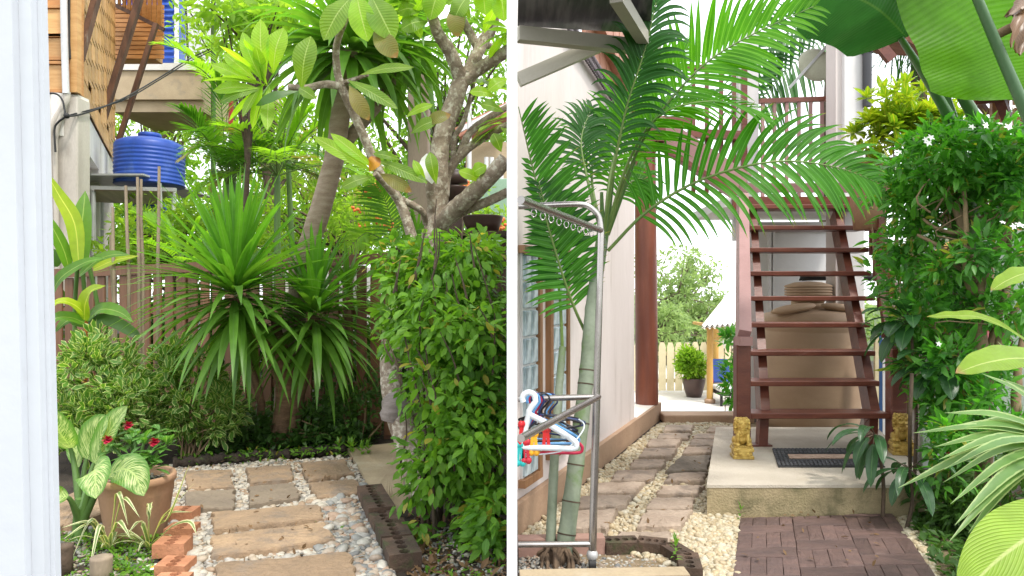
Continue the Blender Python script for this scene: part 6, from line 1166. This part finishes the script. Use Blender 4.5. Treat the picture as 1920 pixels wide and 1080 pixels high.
FR = [ # control points, pairs, length, width, material, normal, separate leaflets
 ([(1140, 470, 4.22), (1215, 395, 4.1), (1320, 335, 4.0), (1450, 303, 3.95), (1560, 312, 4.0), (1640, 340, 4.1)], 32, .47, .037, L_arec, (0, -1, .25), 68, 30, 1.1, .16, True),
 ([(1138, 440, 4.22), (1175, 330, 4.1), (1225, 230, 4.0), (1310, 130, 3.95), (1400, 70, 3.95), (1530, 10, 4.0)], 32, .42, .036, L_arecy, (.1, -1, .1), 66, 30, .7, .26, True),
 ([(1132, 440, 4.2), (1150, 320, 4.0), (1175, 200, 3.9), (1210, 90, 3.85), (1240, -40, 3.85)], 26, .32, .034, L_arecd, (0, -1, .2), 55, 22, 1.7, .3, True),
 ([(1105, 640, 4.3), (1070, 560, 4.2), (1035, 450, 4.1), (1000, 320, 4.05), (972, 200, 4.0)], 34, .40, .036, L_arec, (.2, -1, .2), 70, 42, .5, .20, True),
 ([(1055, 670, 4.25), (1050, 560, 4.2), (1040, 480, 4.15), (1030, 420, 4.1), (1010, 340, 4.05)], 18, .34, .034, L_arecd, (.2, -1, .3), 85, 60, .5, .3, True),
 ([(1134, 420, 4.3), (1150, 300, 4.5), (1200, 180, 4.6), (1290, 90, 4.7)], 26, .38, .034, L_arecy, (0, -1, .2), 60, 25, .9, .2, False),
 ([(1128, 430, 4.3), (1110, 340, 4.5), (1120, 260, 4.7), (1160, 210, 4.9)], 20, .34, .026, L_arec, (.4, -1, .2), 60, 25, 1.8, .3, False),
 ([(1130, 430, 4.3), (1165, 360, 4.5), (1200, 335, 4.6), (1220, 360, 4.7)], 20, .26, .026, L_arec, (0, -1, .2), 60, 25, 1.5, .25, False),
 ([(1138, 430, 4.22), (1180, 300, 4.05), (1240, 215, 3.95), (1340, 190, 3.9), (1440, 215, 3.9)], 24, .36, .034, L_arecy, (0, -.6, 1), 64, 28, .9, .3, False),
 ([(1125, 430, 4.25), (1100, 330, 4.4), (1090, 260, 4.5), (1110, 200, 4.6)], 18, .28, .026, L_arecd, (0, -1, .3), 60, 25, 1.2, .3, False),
]
for cp_, n_, LL, LW, mt, nr, a0, a1, dr_, t0, ind in FR: frond(ap, [P(*p) for p in cp_], n_, LL, LW, mt, M_rach, nr, a0, a1, dr_, t0, ind, r=.011, vee=.15, xmin=.05)
# far palm frond behind the railing
fp = thing('far_palm', 'grey-green palm fronds behind the upper railing', 'palm', V(P(1470, 0, 10).x, 10.5, -1.0)); m = MB(); m.tube([V(P(1560, 0, 10).x, 10.5, -1.0), P(1560, 130, 10.5)], .1, 10); obj('trunk', m, M_barkd, fp)
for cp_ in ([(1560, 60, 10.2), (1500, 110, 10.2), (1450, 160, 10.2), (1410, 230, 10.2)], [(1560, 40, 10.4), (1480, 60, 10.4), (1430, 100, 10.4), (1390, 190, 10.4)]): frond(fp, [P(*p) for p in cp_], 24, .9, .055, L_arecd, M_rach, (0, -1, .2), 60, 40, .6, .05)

# ------------------------------------------------------------------ right: banana plant
bn = thing('banana_plant', 'banana plant with huge hanging leaves over the jasmine hedge', 'plant', V(P(1800, 0, 5.0).x, 5.2, 0))
m = MB(); m.tube([V(P(1815, 0, 5.1).x, 5.1, 0), P(1815, 500, 5.1), P(1800, 330, 5.05)], [.12, .11, .09], 14); obj('pseudostem', m, M_stem, bn)
L_pet = surf('banana_petiole', (.10, .19, .085), (.075, .155, .07), .4, 5, stretch=(1, 1, .3))
for pts, r0, r1 in (([(1800, 330, 5.0), (1790, 245, 4.9), (1745, 160, 4.75), (1688, 70, 4.6)], .05, .02), ([(1805, 340, 5.0), (1788, 240, 4.95), (1745, 110, 4.85), (1718, 20, 4.8)], .055, .025), ([(1850, 340, 5.0), (1830, 230, 4.9), (1800, 170, 4.85), (1775, 90, 4.8)], .05, .03), ([(2010, 420, 4.5), (1945, 260, 4.15), (1880, 110, 4.08), (1825, -20, 4.0)], .04, .026), ([(1912, 60, 4.9), (1890, -20, 4.8)], .03, .03)):
    q = bez([P(*p) for p in pts], 16); m = MB(); m.tube(q, lerpl(r0, r1, len(q)), 10); obj('petiole', m, L_pet, bn)
lb = MB(); lb.blade(bez([P(1800, -150, 4.35), P(1822, -40, 4.33), P(1862, 60, 4.3), P(1886, 130, 4.28), P(1902, 186, 4.27)], 26), 1.08, 'banana', nrm=(.0, -1, .05), fold=.12, cols=5, wav=.012); obj('leaf', lb, L_ban, bn)
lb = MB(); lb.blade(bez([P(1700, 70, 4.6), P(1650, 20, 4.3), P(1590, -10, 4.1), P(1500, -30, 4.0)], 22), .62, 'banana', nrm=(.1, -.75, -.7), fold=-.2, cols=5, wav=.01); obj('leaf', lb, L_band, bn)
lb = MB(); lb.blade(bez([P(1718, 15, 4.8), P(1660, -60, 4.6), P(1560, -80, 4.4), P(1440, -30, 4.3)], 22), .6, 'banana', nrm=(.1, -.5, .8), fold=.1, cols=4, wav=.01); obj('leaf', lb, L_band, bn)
# dry flower stub
m = MB(); m.tube(bez([P(1868, 66, 4.15), P(1890, 55, 4.12), P(1915, 45, 4.1)], 8), lerpl(.028, .03, 9), 10); obj('stub', m, M_twig, bn)
L_dry = leafmat('dry_husk', (.22, .12, .06), (.14, .08, .045), .2, 1.2, bump=0, vein=(.3, .2, .12), vf=12, vs=.4)
for pts, W in (([(1912, 20, 4.1), (1898, 25, 4.05), (1882, 32, 4.05)], .06), ([(1918, 30, 4.1), (1908, 60, 4.05), (1905, 100, 4.05)], .10), ([(1920, 10, 4.1), (1905, 40, 4.02), (1895, 90, 4.0)], .07), ([(1922, 60, 4.1), (1915, 80, 4.08), (1912, 105, 4.05)], .08), ([(1925, 0, 4.1), (1912, 8, 4.05), (1890, 30, 4.0)], .08)): path_leaf(bn, [P(*p) for p in pts], W, L_dry, 'lance', 8, .5, (0, -1, .3), 'husk', 2, .012)
# hanging needle fronds
np_ = thing('needle_palm', 'dark drooping needle-like fronds behind the banana stalks', 'palm', V(P(1700, 0, 9).x, 9.2, 0)); m = MB(); m.tube([V(P(1730, 0, 9).x, 9.2, 0), P(1725, 40, 9.2)], .1, 10); obj('trunk', m, M_barkd, np_); m = MB()
for i in range(150): a = P(1715 + rnd(-45, 30), 40 + rnd(0, 60), 9 + rnd(-.3, .3)); m.blade(arc(a, V(rnd(-1, .5), rnd(-.3, .3), rnd(-.6, .3)), rnd(.5, 1.0), rnd(1.2, 2), 5), .02, 'strap')
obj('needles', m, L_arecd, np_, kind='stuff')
# timber hut far right
ht = thing('timber_hut', 'brown timber hut roof and posts glimpsed under the banana leaf', 'hut', V(P(1870, 0, 9).x, 9.3, 0))
m = MB(); m.beam(P(1800, 165, 9), P(1990, 150, 9), 1.2, .08, up=(0, -.5, 1)); obj('roof', m, M_redw, ht)
for px in (1862, 1874, 1886, 1905, 1918): a = P(px, 180, 9.2); m = MB(); m.box((a.x, 9.2, a.z / 2), (.06, .06, a.z)); obj('post', m, M_teak, ht)
m = MB(); m.beam(P(1830, 185, 8.8), P(1850, 210, 9.2), .06, .08); m.beam(P(1825, 192, 8.8), P(1925, 178, 9.0), .06, .08); m.beam(P(1872, 178, 8.9), P(1890, 225, 9.0), .12, .06); obj('beam', m, M_redw, ht)

# ------------------------------------------------------------------ right: croton, jasmine hedge
tl_ = leaf_template('oval', 1, .38, .22, .5, 3)
cr = bush('croton_bush', 'yellow-green croton bush in a tall terracotta pot before the white column', 'shrub', [E(1690, 225, 6.6, 75, 55, .4), E(1670, 290, 6.5, 60, 50, .35), E(1740, 260, 6.6, 40, 50, .3)], 60, .1, L_crot, tl_, 0, stems=10, base=(P(1690, 0, 6.6).x, 6.6, 0), stemr=.02)
heads = []
for i in range(120):
    cc, r = E(*random.choice(((1685, 215, 6.5, 72, 52, .4), (1672, 265, 6.45, 66, 55, .35), (1745, 255, 6.55, 40, 50, .3), (1690, 240, 6.5, 40, 40, .2)))); d = V(rnd(-1, 1), rnd(-1, .5), rnd(-.8, 1)).normalized(); heads.append(V(cc[0] + d.x * r[0], cc[1] + d.y * r[1], cc[2] + d.z * r[2]))
Ms = []
for h in heads:
    n = 13; a = np.arange(n) * 2.4 + rnd(0, 6); el = np.linspace(1.3, -.2, n); d = np.stack([np.cos(a) * np.cos(el), np.sin(a) * np.cos(el), np.sin(el)], 1); Ms.append(mats_from(np.tile(np.array(h), (n, 1)) + d * .01, d, RNG.uniform(.10, .17, n), .2))
scatter(cr, tl_, np.concatenate(Ms), L_crot, 260)
c = P(1648, 430, 6.55); c.z = 1.5; m = MB(); m.lathe(V(P(1630, 0, 6.7).x, 6.7, zL - .35), [(.14, 0), (.17, .3), (.2, .6), (.22, .62), (.22, .66), (.19, .66), (.17, .6), (.01, .6)], 28); solo('terracotta_urn', m, M_terra, 'terracotta pot partly hidden behind the croton leaves', 'pot')

jh = bush('jasmine_hedge', 'large dark glossy jasmine hedge with white star flowers by the stairs', 'hedge',
    [E(1800, 300, 4.9, 130, 60, .5), E(1880, 280, 4.7, 90, 55, .5), E(1720, 360, 5.1, 70, 70, .4), E(1690, 440, 5.2, 40, 60, .3), E(1870, 470, 4.5, 70, 35, .3), E(1730, 520, 5.0, 60, 60, .4), E(1710, 600, 5.0, 50, 50, .35), E(1780, 690, 4.7, 75, 50, .4), E(1830, 770, 4.5, 90, 60, .35), E(1880, 570, 4.6, 60, 40, .3), E(1760, 840, 4.4, 40, 60, .25), E(1920, 350, 4.6, 60, 80, .4), E(1850, 380, 5.3, 110, 60, .3), E(1800, 600, 5.5, 100, 120, .2)],
    12500, .098, L_jas, leaf_template('lance', 1, .34, .25, .5, 3), 300, per=26, cr=.13, stems=0, up=.12, shell=.5, base=(P(1850, 0, 4.7).x, 4.7, 0), roll=.4, clear=(1640, 760, 1738, 880))
m = MB(); jb = V(P(1850, 0, 4.75).x, 4.75, 0)
for pts, r0 in (([(1845, 900, 4.7), (1848, 760, 4.7), (1838, 640, 4.7), (1830, 560, 4.75), (1810, 450, 4.8), (1790, 380, 4.85)], 14), ([(1848, 760, 4.7), (1862, 690, 4.7), (1880, 620, 4.7), (1920, 560, 4.7)], 9), ([(1836, 640, 4.7), (1836, 560, 4.7), (1852, 500, 4.65), (1880, 450, 4.6), (1920, 400, 4.6)], 9), ([(1830, 560, 4.75), (1812, 520, 4.7), (1812, 440, 4.7), (1806, 330, 4.75)], 7), ([(1845, 700, 4.7), (1870, 600, 4.75), (1890, 520, 4.8), (1890, 360, 4.85)], 9), ([(1826, 540, 4.75), (1770, 470, 4.8), (1720, 440, 4.9)], 6), ([(1815, 440, 4.8), (1760, 430, 4.85), (1730, 410, 4.9)], 5), ([(1905, 840, 4.6), (1908, 700, 4.65), (1925, 600, 4.7)], 10), ([(1806, 700, 4.75), (1790, 640, 4.8), (1740, 610, 4.9)], 5), ([(1760, 900, 4.6), (1800, 850, 4.6), (1810, 790, 4.6), (1812, 720, 4.7)], 8)):
    q = bez([P(*p) for p in pts], 20); m.tube(q, lerpl(r0 / F * 4.7, r0 * .5 / F * 4.7, len(q)), 8, jit=.15)
for i in range(60):
    a = P(rnd(1740, 1900), rnd(380, 760), rnd(4.7, 5.1)); m.tube(bez([a, a + V(rnd(-.2, .2), rnd(-.1, .1), rnd(.05, .2)), a + V(rnd(-.35, .35), rnd(-.2, .1), rnd(.0, .4))], 6), lerpl(.008, .004, 7), 4)
m.tube([jb, P(1845, 900, 4.72)], .06, 10)
obj('branch', m, M_twig, jh)
fm = MB()
for i in range(5): a = i * 1.2566; fm.blade(arc((0, 0, 0), V(math.cos(a), math.sin(a), .25), 1, .5, 3), .5, 'lance')
fme = fm.mesh('flower', M_wpet)
for px, py, Y in [(1735, 262, 4.5), (1745, 258, 4.5), (1740, 268, 4.5), (1686, 285, 4.6), (1900, 200, 4.3), (1890, 238, 4.3), (1848, 236, 4.4), (1880, 417, 4.2), (1900, 425, 4.2), (1912, 422, 4.2), (1760, 645, 4.3), (1822, 238, 4.45), (1875, 232, 4.3), (1915, 215, 4.3)]:
    obj('flower', fme, None, jh, M=Matrix.Translation(P(px, py, Y - .1)) @ Matrix.Rotation(R(55) + rnd(-.4, .4), 4, 'X') @ Matrix.Rotation(rnd(0, 6), 4, 'Z') @ Matrix.Scale(rnd(.018, .03), 4))
# grey-green garden wall behind the hedge, red pot, roof scraps
m = MB(); m.beam(V(P(1740, 0, 6.0).x, 6.1, 1.0), V(P(1990, 0, 5.6).x, 5.8, 1.0), .12, 2.1); solo('boundary_wall', m, surf('grey_green_render', (.34, .40, .34), (.28, .34, .29), .85, 3, bump=.2), 'pale grey-green garden wall behind the jasmine hedge', 'wall')
c = V(P(1822, 0, 5.1).x, 5.15, 0); m = MB(); m.lathe(c, [(.1, .5), (.13, .9), (.15, P(0, 620, 5.1).z), (.13, P(0, 620, 5.1).z), (.01, .95)], 24); m.lathe(c, [(.16, 0), (.12, .5)], 20); solo('red_pot', m, surf('red_glaze', (.32, .012, .012), (.24, .01, .01), .3, 4), 'red glazed pot deep inside the jasmine hedge', 'pot')
m = MB(); m.beam(P(1770, 470, 5.95), P(1815, 445, 5.95), .05, .07); m.tube(bez([P(1742, 540, 5.9), P(1752, 490, 5.9), P(1785, 462, 5.9), P(1820, 470, 5.9)], 12), .05, 10); solo('tan_arch', m, M_bamb, 'tan curved timber arch seen through the hedge', 'arch')

# cordylines with broad dark leaves
def cordy(px, py, Y, n, L, W, lab, hp, az=(0, 360), el=(-30, 60), dr=1.6):
    b = V(P(px, 0, Y).x, Y, 0 if Y < 4.6 else .0); t = thing('cordyline', lab, 'plant', b, 'dark-leaved cordylines by the stairs'); h = P(hp[0], hp[1], Y); m = MB(); m.tube(bez([b, b.lerp(h, .5) + V(.03, 0, 0), h], 8), lerpl(.014, .009, 9), 7); obj('stem', m, M_barkd, t)
    for i in range(n):
        a = R(az[0] + (az[1] - az[0]) * ((i * .618) % 1)); e = R(el[0] + (el[1] - el[0]) * (i + .5) / n); d = V(math.cos(a) * math.cos(e), math.sin(a) * math.cos(e), math.sin(e)); q = arc(h, d, L * rnd(.8, 1.1), dr * rnd(.8, 1.2), 12)
        pm = MB(); pm.tube(q[:4], .004, 5); lf = MB(); lf.blade(q[3:], W * rnd(.85, 1.1), 'oval', fold=.2, cols=2); o_ = obj('leaf', lf, L_cord, t); obj('petiole', pm, M_barkd, o_)
cordy(1655, 960, 4.62, 12, .36, .07, 'broad dark-leaved cordyline hanging over the platform edge', (1640, 815), (100, 260), (-50, 45), 2.0)
cordy(1712, 700, 4.85, 13, .38, .12, 'tall cordyline with large drooping leaves beside the right newel', (1708, 605), (110, 250), (-30, 60), 1.4)
cordy(1700, 960, 4.45, 9, .36, .07, 'low cordyline at the platform corner', (1705, 880), (60, 300), (-30, 50), 1.8)
cordy(1735, 760, 4.7, 10, .40, .11, 'cordyline deep under the jasmine leaves', (1760, 690), (90, 280), (-20, 50), 1.5)
m = MB(); m.tube(bez([G(1708, 945), P(1706, 820, 4.5), P(1710, 700, 4.5)], 8), .012, 7); solo('thin_stake', m, M_barkd, 'thin dark stem standing in front of the right lion statue', 'stem')
# big pale leaves in the near right corner
tg = thing('pale_ginger', 'big glossy pale green leaves thrusting in at the right edge', 'plant', V(2.35, 3.0, 0)); m = MB(); m.tube([V(2.42, 3.0, 0), V(2.45, 3.0, 1.2)], .02, 8); obj('stem', m, M_stem, tg)
for pts, W, nr in (([(2010, 960, 2.75), (1940, 1000, 2.7), (1870, 1050, 2.65), (1800, 1120, 2.6)], .27, (-.35, -.75, .55)), ([(1990, 690, 2.9), (1920, 672, 2.85), (1850, 680, 2.8), (1792, 700, 2.8)], .15, (0, -.55, .85)), ([(1990, 520, 3.0), (1930, 512, 2.95), (1890, 525, 2.95), (1858, 545, 2.95)], .10, (0, -.5, .85)), ([(1930, 640, 4.2), (1850, 598, 4.15), (1790, 592, 4.1), (1738, 594, 4.1)], .085, (0, -.6, .8))): path_leaf(tg, [P(*p) for p in pts], W, L_turm, 'oval', 18, .18, nr, cols=3, wav=.004)
sp2 = thing('striped_palm', 'fan of narrow pale-striped blades sweeping in from the right edge', 'plant', V(2.6, 3.4, 0)); c = P(2010, 830, 3.4); m = MB(); m.tube([V(2.7, 3.4, 0), c], .03, 8); obj('stem', m, M_stem, sp2)
for tx, ty, Y in ((1712, 812, 3.2), (1770, 774, 3.3), (1768, 803, 3.25), (1752, 838, 3.2), (1760, 862, 3.15), (1768, 905, 3.1), (1770, 880, 3.0), (1782, 945, 3.0), (1790, 985, 2.95), (1780, 1015, 2.95), (1840, 700, 3.4), (1870, 640, 3.5), (1880, 710, 3.5), (1790, 845, 3.5), (1684, 915, 3.3), (1830, 790, 3.4), (1800, 930, 3.3), (1900, 660, 3.6), (1815, 1000, 3.2)):
    e = P(tx, ty, Y); mid = c.lerp(e, .55) + V(0, 0, .05 if ty < 850 else .07); path_leaf(sp2, [c, mid, e], rnd(.04, .058), L_pand, 'strap', 12, .25, (0, -.55, .85), cols=1)
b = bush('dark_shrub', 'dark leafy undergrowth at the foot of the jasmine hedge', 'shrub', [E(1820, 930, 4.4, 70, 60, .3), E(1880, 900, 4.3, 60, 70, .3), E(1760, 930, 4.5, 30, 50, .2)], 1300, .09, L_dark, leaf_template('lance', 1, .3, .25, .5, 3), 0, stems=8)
cover('ground_cover', [(1700, 965), (1800, 965), (1920, 1090), (1770, 1100)], 700, .06, L_dark, .05)

# fallen leaves on the two paths
for q_, n_ in (([(350, 880), (650, 862), (680, 1080), (400, 1080)], 70), ([(1250, 800), (1360, 800), (1290, 1010), (1090, 1010)], 60), ([(1390, 975), (1670, 968), (1720, 1075), (1385, 1075)], 26)):
    o_ = litter(q_, n_, .035)
    for v_ in o_.data.vertices: v_.co.z += .052 if q_[0][0] < 1380 else .034
cover('ground_cover', [(560, 985), (700, 985), (700, 1010), (600, 1020)], 40, .025, L_hedge, .04)
